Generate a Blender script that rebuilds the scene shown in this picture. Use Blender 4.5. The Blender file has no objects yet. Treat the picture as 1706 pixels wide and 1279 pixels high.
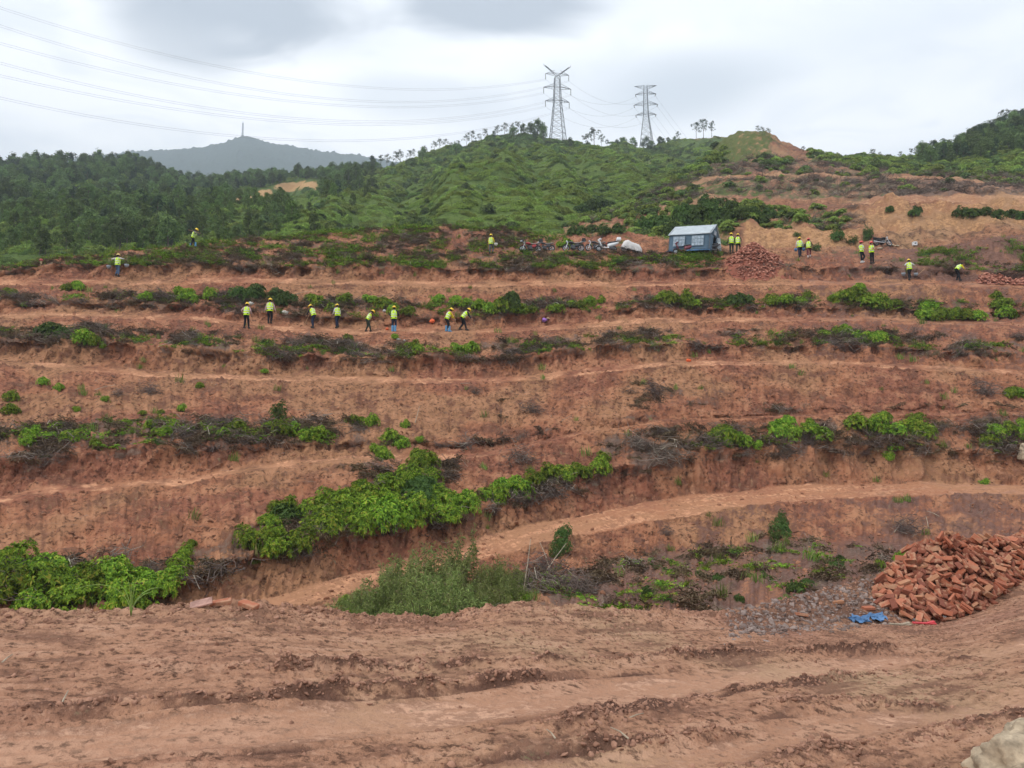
import bpy, bmesh, math, random
import numpy as np
from mathutils import Vector, Matrix, Euler
from mathutils.bvhtree import BVHTree

random.seed(7)
RNG = np.random.default_rng(11)
scene = bpy.context.scene
COL = scene.collection
R = math.radians

# ------------------------------------------------------------------ camera
CAM = np.array([0.0, 0.0, 1.6])
FPX, PW, PH, YHOR = 1280.0, 1706.0, 1279.0, 760.0
PITCH = math.atan((YHOR - PH / 2) / FPX)
cam_data = bpy.data.cameras.new('camera')
cam_data.sensor_width = 36.0
cam_data.lens = 36.0 * FPX / PW
cam_data.clip_start = 0.1
cam_data.clip_end = 9000.0
cam = bpy.data.objects.new('camera', cam_data)
COL.objects.link(cam)
cam.location = CAM
cam.rotation_euler = (math.pi / 2 + PITCH, 0, 0)
scene.camera = cam

# ------------------------------------------------------------------ sky
SUN_EL, SUN_AZ = R(54), R(-118)          # soft overcast light from high behind the camera
world = bpy.data.worlds.new('World')
scene.world = world
world.use_nodes = True
nt = world.node_tree
nt.nodes.clear()


def N(tree, typ, **kw):
    n = tree.nodes.new(typ)
    for k, v in kw.items():
        if k == 'inp':
            for kk, vv in v.items():
                n.inputs[kk].default_value = vv
        else:
            setattr(n, k, v)
    return n


def L(tree, a, b):
    tree.links.new(a, b)


def math_node(tree, op, a, b=None, clamp=False):
    n = tree.nodes.new('ShaderNodeMath')
    n.operation = op
    n.use_clamp = clamp
    for i, v in enumerate((a, b)):
        if v is None:
            continue
        if isinstance(v, (int, float)):
            n.inputs[i].default_value = v
        else:
            tree.links.new(v, n.inputs[i])
    return n.outputs[0]


def mix_node(tree, fac, a, b, blend='MIX'):
    n = tree.nodes.new('ShaderNodeMix')
    n.data_type = 'RGBA'
    n.blend_type = blend
    n.clamp_factor = True
    for sock, v in ((n.inputs[0], fac), (n.inputs[6], a), (n.inputs[7], b)):
        if isinstance(v, (int, float)):
            sock.default_value = v
        elif isinstance(v, (tuple, list)):
            sock.default_value = (*v[:3], 1.0)
        else:
            tree.links.new(v, sock)
    return n.outputs[2]


def map_range(tree, v, a, b, c=0.0, d=1.0, smooth=True):
    n = tree.nodes.new('ShaderNodeMapRange')
    n.interpolation_type = 'SMOOTHSTEP' if smooth else 'LINEAR'
    tree.links.new(v, n.inputs[0])
    for i, x in enumerate((a, b, c, d)):
        n.inputs[i + 1].default_value = x
    return n.outputs[0]


def ray(px, py):
    """World ray through a photo pixel, scaled to one metre of forward distance."""
    px = np.asarray(px, float)
    py = np.asarray(py, float)
    cx = (px - PW / 2) / FPX
    cy = (PH / 2 - py) / FPX
    fy = math.cos(PITCH) - cy * math.sin(PITCH)
    fz = math.sin(PITCH) + cy * math.cos(PITCH)
    return np.stack([cx / fy, np.ones_like(fy + cx), fz / fy + 0 * cx], -1)


sky = N(nt, 'ShaderNodeTexSky', sky_type='NISHITA', sun_disc=False, sun_elevation=SUN_EL, sun_rotation=SUN_AZ,
        air_density=1.0, dust_density=2.0, ozone_density=1.0)
tc = N(nt, 'ShaderNodeTexCoord')
sep = N(nt, 'ShaderNodeSeparateXYZ')
L(nt, tc.outputs['Generated'], sep.inputs[0])
zz = math_node(nt, 'MAXIMUM', math_node(nt, 'ADD', sep.outputs[2], 0.12), 0.06)
comb = N(nt, 'ShaderNodeCombineXYZ')
L(nt, math_node(nt, 'DIVIDE', sep.outputs[0], zz), comb.inputs[0])
L(nt, math_node(nt, 'DIVIDE', sep.outputs[1], zz), comb.inputs[1])
mp = N(nt, 'ShaderNodeMapping')
mp.inputs['Location'].default_value = (3.1, 1.7, 0.4)
mp.inputs['Scale'].default_value = (0.75, 1.0, 1.0)
L(nt, comb.outputs[0], mp.inputs[0])
n1 = N(nt, 'ShaderNodeTexNoise', inp={'Scale': 1.5, 'Detail': 4.0, 'Roughness': 0.52, 'Distortion': 0.5})
L(nt, mp.outputs[0], n1.inputs[0])
n2 = N(nt, 'ShaderNodeTexNoise', inp={'Scale': 4.2, 'Detail': 3.0, 'Roughness': 0.55, 'Distortion': 0.7})
L(nt, mp.outputs[0], n2.inputs[0])
# bright grey-white deck of cloud with softer streaks everywhere in the sky
deck = mix_node(nt, map_range(nt, n1.outputs[0], 0.34, 0.62), (9.2, 9.6, 10.2), (11.4, 11.5, 11.7))
deck = mix_node(nt, map_range(nt, n2.outputs[0], 0.48, 0.70, 0.0, 0.55), deck, (8.2, 8.7, 9.4))


def cloud_bank(px, py, rx, ry, soft, amount, col, deck):
    """A darker cloud hanging in the sky in the direction of a photo pixel, its outline broken by noise."""
    d0 = ray(px, py)
    d0 = d0 / np.linalg.norm(d0)
    right = np.array([d0[1], -d0[0], 0.0])
    right /= np.linalg.norm(right)
    up = np.cross(right, d0)
    acc = None
    for axis, rad in ((right, rx / FPX), (up, ry / FPX)):
        dt = N(nt, 'ShaderNodeVectorMath', operation='DOT_PRODUCT')
        L(nt, tc.outputs['Generated'], dt.inputs[0])
        dt.inputs[1].default_value = tuple(axis)
        q = math_node(nt, 'DIVIDE', dt.outputs['Value'], rad)
        q = math_node(nt, 'MULTIPLY', q, q)
        acc = q if acc is None else math_node(nt, 'ADD', acc, q)
    dt = N(nt, 'ShaderNodeVectorMath', operation='DOT_PRODUCT')
    L(nt, tc.outputs['Generated'], dt.inputs[0])
    dt.inputs[1].default_value = tuple(d0)
    front = map_range(nt, dt.outputs['Value'], 0.0, 0.3)
    dist = math_node(nt, 'SQRT', acc)
    dist = math_node(nt, 'ADD', dist, math_node(nt, 'MULTIPLY', math_node(nt, 'SUBTRACT', n2.outputs[0], 0.5), 1.6))
    m = map_range(nt, dist, 1.0 + soft, 1.0 - soft, 0.0, amount)
    m = math_node(nt, 'MULTIPLY', m, front)
    return mix_node(nt, m, deck, col)


DK = (4.6, 5.1, 5.8)
deck = cloud_bank(400, 5, 165, 58, 0.40, 1.0, DK, deck)
deck = cloud_bank(300, 40, 90, 60, 0.5, 0.75, DK, deck)
deck = cloud_bank(845, -5, 150, 48, 0.4, 1.0, DK, deck)
deck = cloud_bank(1140, 145, 120, 45, 0.6, 0.8, (6.2, 6.8, 7.5), deck)
deck = cloud_bank(700, 160, 110, 30, 0.6, 0.55, (6.6, 7.2, 8.0), deck)
deck = cloud_bank(1560, 60, 200, 60, 0.9, 0.2, (6.2, 6.8, 7.5), deck)
cover = mix_node(nt, 0.965, sky.outputs[0], deck)
bg = N(nt, 'ShaderNodeBackground')
bg.inputs['Strength'].default_value = 0.1
L(nt, cover, bg.inputs['Color'])
wout = N(nt, 'ShaderNodeOutputWorld')
L(nt, bg.outputs[0], wout.inputs[0])

# ------------------------------------------------------------------ sun behind cloud
sd = bpy.data.lights.new('sun', 'SUN')
sd.energy = 1.5
sd.angle = R(14)
sd.color = (1.0, 0.965, 0.91)
sun = bpy.data.objects.new('sun', sd)
COL.objects.link(sun)
sun_dir = Vector((math.sin(SUN_AZ) * math.cos(SUN_EL), math.cos(SUN_AZ) * math.cos(SUN_EL), math.sin(SUN_EL)))
sun.rotation_euler = sun_dir.to_track_quat('Z', 'Y').to_euler()
sun.location = (0, 0, 60)

scene.view_settings.view_transform = 'Standard'
scene.view_settings.look = 'None'
scene.view_settings.exposure = 0.6
scene.view_settings.gamma = 1.0
scene.view_settings.use_curve_mapping = False
scene.cycles.use_denoising = True
scene.cycles.max_bounces = 4
scene.cycles.diffuse_bounces = 2
scene.cycles.glossy_bounces = 2
scene.cycles.transmission_bounces = 3
scene.cycles.transparent_max_bounces = 6
scene.cycles.volume_bounces = 0
scene.cycles.use_adaptive_sampling = False

# ------------------------------------------------------------------ numpy noise
_perm = np.random.default_rng(3).permutation(256)
_perm = np.concatenate([_perm, _perm, _perm]).astype(np.int32)
_g = np.random.default_rng(5).normal(size=(256, 3))
_g /= np.linalg.norm(_g, axis=1)[:, None]
_gx, _gy, _gz = (np.ascontiguousarray(_g[:, k]).astype(np.float32) for k in range(3))


def perlin(p):
    """Gradient noise, about -0.7..0.7; p (...,3)."""
    p = np.asarray(p, np.float32)
    shp = p.shape[:-1]
    p = p.reshape(-1, 3)
    fl = np.floor(p)
    f = p - fl
    i = fl.astype(np.int32) & 255
    u = f * f * f * (f * (f * 6 - 15) + 10)
    fx, fy, fz = (np.ascontiguousarray(f[:, k]) for k in range(3))
    ux, uy, uz = (np.ascontiguousarray(u[:, k]) for k in range(3))
    res = []
    for dx in (0, 1):
        a = _perm[i[:, 0] + dx]
        ry = []
        for dy in (0, 1):
            b = _perm[a + i[:, 1] + dy]
            rz = []
            for dz in (0, 1):
                h = _perm[b + i[:, 2] + dz]
                rz.append(_gx[h] * (fx - dx) + _gy[h] * (fy - dy) + _gz[h] * (fz - dz))
            ry.append(rz[0] + uz * (rz[1] - rz[0]))
        res.append(ry[0] + uy * (ry[1] - ry[0]))
    return (res[0] + ux * (res[1] - res[0])).reshape(shp)


def fbm(p, octaves=4, gain=0.5, lac=2.03):
    p = np.asarray(p, np.float32)
    a, s, out = 1.0, 1.0, 0.0
    for k in range(octaves):
        out = out + a * perlin(p * s + 17.3 * k)
        a *= gain
        s *= lac
    return out


def sstep(a, b, x):
    t = np.clip((np.asarray(x, float) - a) / (b - a), 0, 1)
    return t * t * (3 - 2 * t)


# ------------------------------------------------------------------ object helpers
def link(o, parent=None):
    COL.objects.link(o)
    if parent is not None:
        o.parent = parent
    return o


def tag(o, label=None, cat=None, group=None, kind=None):
    for k, v in (('label', label), ('category', cat), ('group', group), ('kind', kind)):
        if v is not None:
            o[k] = v
    return o


def mesh_np(name, verts, faces, mat=None, attrs=None, smooth=False, tris=None):
    """verts (n,3), faces (m,4) and / or tris (k,3) as numpy arrays -> mesh datablock."""
    me = bpy.data.meshes.new(name)
    verts = np.asarray(verts, np.float32)
    fl = []
    if faces is not None and len(faces):
        fl.append(np.asarray(faces, np.int32))
    if tris is not None and len(tris):
        fl.append(np.asarray(tris, np.int32))
    idx = np.concatenate([f.ravel() for f in fl])
    tot = np.concatenate([np.full(len(f), f.shape[1], np.int32) for f in fl])
    start = np.concatenate([[0], np.cumsum(tot)[:-1]]).astype(np.int32)
    me.vertices.add(len(verts))
    me.vertices.foreach_set('co', verts.ravel())
    me.loops.add(len(idx))
    me.loops.foreach_set('vertex_index', idx)
    me.polygons.add(len(tot))
    me.polygons.foreach_set('loop_start', start)
    me.polygons.foreach_set('loop_total', tot)
    if smooth:
        me.polygons.foreach_set('use_smooth', np.ones(len(tot), bool))
    me.update(calc_edges=True)
    if attrs:
        for k, v in attrs.items():
            a = me.attributes.new(k, 'FLOAT', 'POINT')
            a.data.foreach_set('value', np.asarray(v, np.float32).ravel())
    if mat is not None:
        me.materials.append(mat)
    return me


def new_mat(name, rough=0.9, spec=0.2):
    m = bpy.data.materials.new(name)
    m.use_nodes = True
    b = m.node_tree.nodes['Principled BSDF']
    b.inputs['Roughness'].default_value = rough
    b.inputs['Specular IOR Level'].default_value = spec
    return m, m.node_tree, b


def plain(name, col, rough=0.6, spec=0.3, metal=0.0, vary=0.12, scale=6.0, bump=0.0):
    """A procedural paint / cloth / plastic: colour broken up by noise."""
    m, t, b = new_mat(name, rough, spec)
    b.inputs['Metallic'].default_value = metal
    tcn = N(t, 'ShaderNodeTexCoord')
    nz = N(t, 'ShaderNodeTexNoise', inp={'Scale': scale, 'Detail': 4.0, 'Roughness': 0.6})
    L(t, tcn.outputs['Object'], nz.inputs[0])
    f = map_range(t, nz.outputs[0], 0.3, 0.7)
    c = mix_node(t, f, tuple(x * (1 - vary) for x in col), tuple(min(1, x * (1 + vary)) for x in col))
    L(t, c, b.inputs['Base Color'])
    if bump:
        bp = N(t, 'ShaderNodeBump', inp={'Strength': bump, 'Distance': 0.02})
        L(t, nz.outputs[0], bp.inputs['Height'])
        L(t, bp.outputs[0], b.inputs['Normal'])
    return m


def attr(t, name):
    n = t.nodes.new('ShaderNodeAttribute')
    n.attribute_name = name
    return n.outputs['Fac']
# ================================================================== terrain
def soil_material(name, red, dark, pale, detail=1.0, fscale=4.5, murky=(0.165, 0.088, 0.068)):
    """Bare laterite: clods, stains and compacted patches; attributes pale / litter / ochre / grassy say which ground it is."""
    m, t, b = new_mat(name, 0.95, 0.12)
    tcn = N(t, 'ShaderNodeTexCoord')
    n = N(t, 'ShaderNodeTexNoise', inp={'Scale': fscale * detail, 'Detail': 4.0, 'Roughness': 0.72, 'Distortion': 0.0})
    L(t, tcn.outputs['Object'], n.inputs[0])
    fin = n.outputs[0]
    big, mid = attr(t, 'noise_big'), attr(t, 'noise_mid')
    c = mix_node(t, map_range(t, big, 0.34, 0.52), (red[0] * 1.02, red[1] * 1.22, red[2] * 1.2), red)
    c = mix_node(t, map_range(t, big, 0.52, 0.70), c, (red[0] * 0.80, red[1] * 0.74, red[2] * 0.82))
    c = mix_node(t, map_range(t, mid, 0.46, 0.80, 0, 0.8), c, dark)
    c = mix_node(t, map_range(t, mid, 0.46, 0.20, 0, 0.50), c, pale)
    c = mix_node(t, map_range(t, fin, 0.49, 0.66, 0, 0.88), c, tuple(x * 0.40 for x in dark))
    c = mix_node(t, map_range(t, fin, 0.46, 0.32, 0, 0.45), c, pale)
    hi = tuple(min(1.0, x * 1.15) for x in pale)
    jag = math_node(t, 'ADD', math_node(t, 'MULTIPLY', math_node(t, 'SUBTRACT', mid, 0.5), 0.7),
                    math_node(t, 'MULTIPLY', math_node(t, 'SUBTRACT', fin, 0.5), 1.1))
    for key, col, lo, up in (('pale', hi, 0.30, 0.9), ('ochre', (0.43, 0.238, 0.118), 0.30, 0.9), ('purple', murky, 0.25, 0.8),
                             ('litter', (0.165, 0.108, 0.082), 0.30, 0.75), ('grassy', (0.085, 0.115, 0.03), 0.38, 0.70)):
        a = math_node(t, 'ADD', attr(t, key), jag)
        cc = mix_node(t, map_range(t, fin, 0.38, 0.62), tuple(x * 0.65 for x in col), tuple(x * 1.2 for x in col))
        c = mix_node(t, map_range(t, a, lo, up, 0, 0.9), c, cc)
    L(t, c, b.inputs['Base Color'])
    bp = N(t, 'ShaderNodeBump', inp={'Strength': 1.0, 'Distance': 0.11 / detail})
    L(t, map_range(t, attr(t, 'pale'), 0.25, 0.75, 1.0, 0.25), bp.inputs['Strength'])
    L(t, fin, bp.inputs['Height'])
    L(t, bp.outputs[0], b.inputs['Normal'])
    return m


M_SOIL = soil_material('laterite_soil', (0.303, 0.127, 0.068), (0.148, 0.064, 0.041), (0.425, 0.212, 0.118))
M_ROAD = soil_material('compacted_road_earth', (0.355, 0.186, 0.114), (0.165, 0.080, 0.052), (0.47, 0.275, 0.182), detail=2.6, murky=(0.115, 0.058, 0.040))  # dark tone of ridges and ruts, deepened for contrast missing from the lighting


def gsm(a, sig):
    """Smooth along the last axis."""
    k = int(sig * 3)
    if k < 1:
        return a
    w = np.exp(-0.5 * (np.arange(-k, k + 1) / sig) ** 2)
    w /= w.sum()
    return np.convolve(np.pad(a, k, mode='edge'), w, mode='valid')


class Line:
    """A contour of the hillside: knots (photo x, photo y, forward distance)."""

    def __init__(self, knots, wob=2.0, seed=0.0, sig=14):
        self.k, self.wob, self.seed, self.sig = np.array(knots, float), wob, seed, sig

    def at(self, xs):
        step = xs[1] - xs[0]
        y = gsm(np.interp(xs, self.k[:, 0], self.k[:, 1]), self.sig / step)
        d = gsm(np.interp(xs, self.k[:, 0], self.k[:, 2]), self.sig * 2.5 / step)
        if self.wob:
            q = np.stack([xs / 46.0, np.full_like(xs, self.seed * 9.7), np.zeros_like(xs)], -1)
            y = y + self.wob * fbm(q, 4, 0.6) * 1.6
        return CAM + ray(xs, y) * d[:, None]


def grid_faces(nr, nc):
    i = np.arange((nr - 1) * nc).reshape(nr - 1, nc)[:, :-1].ravel()
    return np.stack([i, i + 1, i + nc + 1, i + nc], -1)


def grid_normals(P):
    du = np.gradient(P, axis=1)
    dv = np.gradient(P, axis=0)
    n = np.cross(du, dv)
    n /= np.maximum(np.linalg.norm(n, axis=-1, keepdims=True), 1e-9)
    return n


def build_sheet(lines, subs, xs):
    """Rows through the contour lines; returns points (rows, cols, 3) and each row's interval number + parameter."""
    W = [ln.at(xs) for ln in lines]
    rows, iv, tt = [], [], []
    for k in range(len(W) - 1):
        n = subs[k]
        for j in range(n):
            t = j / n
            rows.append(W[k] * (1 - t) + W[k + 1] * t)
            iv.append(k)
            tt.append(t)
    rows.append(W[-1])
    iv.append(len(W) - 2)
    tt.append(1.0)
    return np.stack(rows), np.array(iv), np.array(tt)


def add_terrain(name, P, mat, attrs, kind='structure', nscale=1.0, noise_mid=None):
    nr, nc = P.shape[:2]
    base = {k: np.zeros((nr, nc)) for k in ('pale', 'ochre', 'purple', 'litter', 'grassy')}
    base.update(attrs)
    base['noise_big'] = 0.5 + (0.75 if nscale < 1.5 else 0.28) * fbm(P * 0.16 * nscale, 3)
    base['noise_mid'] = noise_mid if noise_mid is not None else 0.5 + 0.75 * fbm(P * 0.9 * nscale + 4.4, 4, 0.62)
    me = mesh_np(name, P.reshape(-1, 3), grid_faces(nr, nc), mat, base, smooth=True)
    o = link(bpy.data.objects.new(name, me))
    tag(o, kind=kind)
    return o, me


# ---- the terraced hillside across the gully: (photo x, photo y, metres forward)
HL = [
    Line([(-260, 1210, 10.5), (0, 1180, 11.0), (600, 1150, 12.5), (1106, 1120, 14.0), (1706, 1090, 15.5), (1960, 1080, 15.5)], 0, 1),   # 0 gully floor, near side
    Line([(-260, 1150, 14.5), (0, 1125, 15.0), (400, 1085, 17.5), (600, 1040, 20.0), (750, 1000, 23.0), (870, 962, 26.0), (1000, 940, 28.0),
          (1106, 915, 30.0), (1325, 900, 31.3), (1500, 897, 31.5), (1706, 892, 31.5), (1960, 890, 31.5)], 3, 2),                          # 1 toe of the track's fill
    Line([(-260, 1118, 16.0), (0, 1092, 16.7), (400, 1040, 19.6), (480, 1016, 20.8), (600, 985, 23.0), (745, 948, 26.2), (900, 905, 29.2), (1106, 866, 32.3),
          (1262, 841, 34.0), (1400, 829, 35.0), (1706, 823, 35.2), (1960, 826, 35.2)], 2, 3),                                             # 2 track, outer edge
    Line([(-260, 1085, 17.8), (0, 1058, 18.8), (250, 1034, 20.0), (400, 1002, 21.6), (480, 984, 22.6), (550, 962, 24.1), (745, 912, 28.6), (902, 868, 31.8),
          (1106, 828, 35.3), (1340, 806, 37.5), (1500, 802, 38.0), (1706, 806, 38.0), (1960, 810, 38.0)], 1.5, 4),                         # 3 track, inner edge
    Line([(-260, 1000, 19.3), (0, 985, 20.2), (250, 985, 21.0), (320, 960, 21.7), (400, 925, 22.6), (560, 890, 25.2), (700, 872, 28.3), (850, 838, 31.8),
          (960, 805, 33.8), (1010, 782, 34.8), (1150, 765, 36.9), (1180, 750, 37.3), (1370, 737, 38.9), (1560, 745, 39.2), (1706, 752, 39.1), (1960, 752, 39.0)], 5, 5, 8),  # 4 bank top
    Line([(-260, 850, 26.2), (0, 836, 26.8), (117, 818, 27.8), (313, 804, 29.0), (434, 784, 30.3), (567, 770, 31.8), (741, 770, 34.0), (850, 752, 35.8),
          (950, 728, 37.2), (1106, 704, 39.2), (1340, 693, 40.7), (1706, 690, 41.2), (1960, 690, 41.2)], 2, 6),                           # 5 bench four, outer
    Line([(-260, 840, 27.2), (0, 825, 27.8), (117, 807, 28.9), (313, 793, 30.1), (434, 773, 31.4), (567, 759, 32.9), (741, 759, 35.0), (850, 744, 36.6),
          (950, 721, 37.8), (1106, 699, 39.6), (1340, 688, 41.1), (1706, 685, 41.6), (1960, 685, 41.6)], 2, 7),                           # 6 bench four, inner
    Line([(-260, 782, 28.2), (0, 771, 28.8), (117, 759, 29.9), (235, 739, 31.0), (350, 745, 31.6), (500, 741, 33.2), (600, 737, 34.2), (741, 741, 35.7),
          (850, 730, 37.2), (950, 710, 38.2), (1106, 690, 40.0), (1340, 679, 41.5), (1706, 676, 42.0), (1960, 676, 42.0)], 5, 8, 8),       # 7 bank top
    Line([(-260, 606, 38.8), (0, 608, 39.3), (100, 613, 39.8), (250, 627, 40.6), (500, 635, 42.0), (700, 640, 42.9), (800, 638, 43.3), (900, 631, 43.8),
          (1000, 620, 44.4), (1120, 609, 45.0), (1300, 608, 45.8), (1500, 614, 45.6), (1706, 626, 45.0), (1960, 632, 44.6)], 1.5, 9),       # 8 bench three, outer
    Line([(-260, 596, 39.9), (0, 598, 40.5), (100, 603, 41.0), (250, 617, 41.8), (500, 625, 43.2), (700, 630, 44.1), (800, 628, 44.5), (900, 621, 45.0),
          (1000, 610, 45.6), (1120, 599, 46.2), (1300, 599, 47.0), (1500, 605, 46.8), (1706, 617, 46.2), (1960, 624, 45.8)], 1.5, 10),     # 9 bench three, inner
    Line([(-260, 566, 40.9), (0, 567, 41.5), (200, 571, 42.6), (350, 583, 43.3), (600, 595, 44.5), (850, 595, 45.6), (1000, 577, 46.5), (1150, 571, 47.2),
          (1300, 577, 47.9), (1500, 579, 47.8), (1706, 590, 47.1), (1960, 596, 46.8)], 5, 11, 8),                                         # 10 bank top
    Line([(-260, 530, 47.2), (0, 529, 47.8), (200, 531, 48.6), (350, 536, 49.4), (450, 549, 49.9), (600, 556, 50.2), (800, 554, 50.5), (900, 549, 51.0),
          (1106, 537, 51.8), (1300, 535, 52.2), (1500, 538, 52.2), (1706, 544, 51.8), (1960, 548, 51.5)], 1.5, 12),                        # 11 bench two, outer
    Line([(-260, 521, 48.4), (0, 520, 49.0), (200, 522, 49.8), (350, 527, 50.6), (450, 540, 51.1), (600, 547, 51.4), (800, 545, 51.7), (900, 540, 52.2),
          (1106, 528, 53.0), (1300, 527, 53.4), (1500, 530, 53.4), (1706, 535, 53.0), (1960, 540, 52.7)], 1.5, 13),                        # 12 bench two, inner
    Line([(-260, 503, 49.2), (0, 503, 49.8), (300, 508, 51.2), (450, 521, 51.9), (600, 530, 52.2), (800, 527, 52.5), (900, 522, 53.0), (1106, 512, 53.8),
          (1300, 511, 54.2), (1500, 514, 54.2), (1706, 520, 53.8), (1960, 524, 53.5)], 4, 14, 8),                                         # 13 bank top
    Line([(-260, 482, 53.0), (0, 474, 53.6), (200, 475, 54.6), (420, 470, 55.6), (700, 476, 56.4), (1000, 477, 57.0), (1200, 475, 57.2), (1500, 475, 57.0),
          (1706, 481, 56.4), (1960, 484, 56.2)], 1.5, 15),                                                                               # 14 bench one, outer
    Line([(-260, 473, 54.0), (0, 464, 54.7), (200, 466, 55.8), (420, 461, 56.8), (700, 467, 57.6), (1000, 468, 58.2), (1200, 466, 58.4), (1500, 466, 58.2),
          (1706, 472, 57.6), (1960, 475, 57.4)], 1.5, 16),                                                                               # 15 bench one, inner
    Line([(-260, 470, 54.6), (0, 455, 55.4), (60, 446, 55.9), (110, 439, 56.3), (200, 440, 56.7), (300, 439, 57.1), (420, 444, 57.6), (600, 446, 58.1), (900, 449, 58.7),
          (1106, 450, 59.0), (1200, 448, 59.2), (1300, 446, 59.2), (1400, 445, 59.1), (1500, 447, 58.9), (1706, 456, 58.3), (1960, 460, 58.0)], 3, 17, 8),   # 16 plateau edge
    Line([(-260, 468, 55.5), (0, 451, 56.5), (65, 437, 58.0), (100, 433, 58.8), (200, 427, 60.0), (320, 411, 63.0), (420, 409, 63.0), (600, 416, 62.0), (700, 420, 61.8),
          (870, 420, 61.8), (1100, 421, 62.2), (1225, 421, 63.0), (1340, 427, 62.0), (1440, 436, 60.2), (1520, 440, 59.8), (1600, 441, 59.8), (1706, 443, 59.6), (1960, 448, 59.4)], 1, 18),  # 17 where the bikes stand
    Line([(-260, 467, 56.5), (0, 449, 57.5), (65, 434, 59.5), (130, 429, 60.5), (200, 420, 62.5), (320, 407, 65.0), (420, 400, 66.0), (500, 391, 67.0), (600, 384, 67.5), (700, 378, 67.5),
          (800, 379, 68.0), (860, 384, 68.5), (890, 396, 69.0), (930, 394, 70.0), (960, 388, 68.5), (1050, 386, 68.0), (1106, 400, 67.5), (1160, 402, 67.5), (1225, 413, 66.5), (1340, 416, 66.0),
          (1440, 418, 65.0), (1520, 424, 63.4), (1560, 414, 62.2), (1620, 404, 62.2), (1706, 392, 62.6), (1960, 390, 62.6)], 2, 19),   # 18 rear edge of the plateau
    Line([(-260, 478, 66.0), (0, 470, 67.0), (200, 446, 72.0), (320, 424, 74.0), (500, 402, 76.0), (700, 388, 77.0), (860, 392, 78.0), (890, 394, 80.0), (930, 392, 82.0), (1050, 392, 76.0),
          (1106, 394, 72.0), (1225, 408, 69.0), (1340, 412, 68.0), (1440, 414, 67.0), (1520, 416, 66.5), (1620, 404, 67.0), (1706, 392, 67.5), (1960, 390, 67.5)], 1, 20),   # 19 falls away behind
]
HSUB = [16, 26, 12, 22, 40, 5, 16, 46, 5, 16, 24, 5, 12, 22, 5, 12, 14, 14, 10]
XS = np.arange(-260.0, 1966.0, 2.0)
HP, HIV, HT = build_sheet(HL, HSUB, XS)
nr, nc = HP.shape[:2]
IV = np.repeat(HIV[:, None], nc, 1)
T = np.repeat(HT[:, None], nc, 1)
PX = np.repeat(XS[None, :], nr, 0)
ZERO_H = np.zeros_like(T)
bank = np.isin(IV, (3, 6, 9, 12, 15))
bench = np.isin(IV, (2, 5, 8, 11, 14))
strength = np.where(IV == 6, sstep(1000, 800, PX), 1.0)
# concave, slightly undercut banks
under = np.where(bank, np.sin(np.pi * np.clip(T, 0, 1) ** 1.6), 0) * 0.38 * strength
flute = fbm(np.stack([HP[..., 0] * 0.9, HP[..., 1] * 0.2, HP[..., 2] * 0.15], -1), 4, 0.6)
HP[..., 1] += under * (0.75 + 1.2 * flute) + np.where(bank, flute * 0.55 * np.sin(np.pi * T), 0)
nrm = grid_normals(HP)
big = fbm(HP * 0.22, 4) * 0.36
med = fbm(HP * 1.25 + 5, 4, 0.55) * 0.17
fine = fbm(HP * 4.6 + 9, 3, 0.65) * 0.085
spikes = np.maximum(fbm(HP * 2.6 + 31, 3, 0.6) - 0.18, 0) * 0.35
amp = np.where(bench, 0.28, np.where(bank, 1.0, 1.0))
# cart ruts on the lower track
rut = np.where(IV == 2, np.cos(T * 6 * np.pi) * 0.06 * (0.6 + fbm(np.stack([PX / 60, T * 2, T * 0], -1), 3)), 0)
rill_g = fbm(np.stack([PX / 11.0, IV * 5.3 + T * 0.9, ZERO_H], -1), 3, 0.6) * np.where(bench, 0, 0.10)
HP += nrm * ((big + med + fine + spikes) * amp + rut + rill_g)[..., None]
trench = np.exp(-((PX - 835) / 2.6) ** 2) * (IV == 7) * sstep(0.02, 0.06, T) * sstep(0.70, 0.62, T) * np.clip(0.5 + 1.6 * fbm(np.stack([PX * 0, T * 14, ZERO_H], -1), 2), 0, 1)
HP -= nrm * (0.22 * trench)[..., None]
# ---- which ground is where
bnoise = fbm(np.stack([PX / 55.0, IV * 3.7 + T, T * 0], -1), 4, 0.6)
pale = np.where(np.isin(IV, (5, 8, 11, 14)), 0.62, 0.0) * np.where(IV == 5, sstep(1000, 700, PX), 1.0)
pale = np.where(IV == 2, 0.58, pale)
pale = np.where(bank & (T < 0.25), 0.25, pale)
pale = np.where((IV == 3) & (PX > 1150) & (bnoise > -0.05), 0.34, pale)
pale = pale * np.where(IV == 2, 1.0, np.clip(0.75 + 1.5 * bnoise, 0.1, 1.25))
litter = np.zeros_like(T)


def strip(k, t0, t1, amount, xa=-400, xb=2100, soft=30):
    """Litter (dead stalks and leaf mould) on part of one interval."""
    m = (IV == k) * sstep(t0 - 0.1, t0 + 0.05, T) * sstep(t1 + 0.1, t1 - 0.05, T) * sstep(xa - soft, xa + soft, PX) * sstep(xb + soft, xb - soft, PX)
    litter[:] = np.maximum(litter, m * amount)


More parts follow.
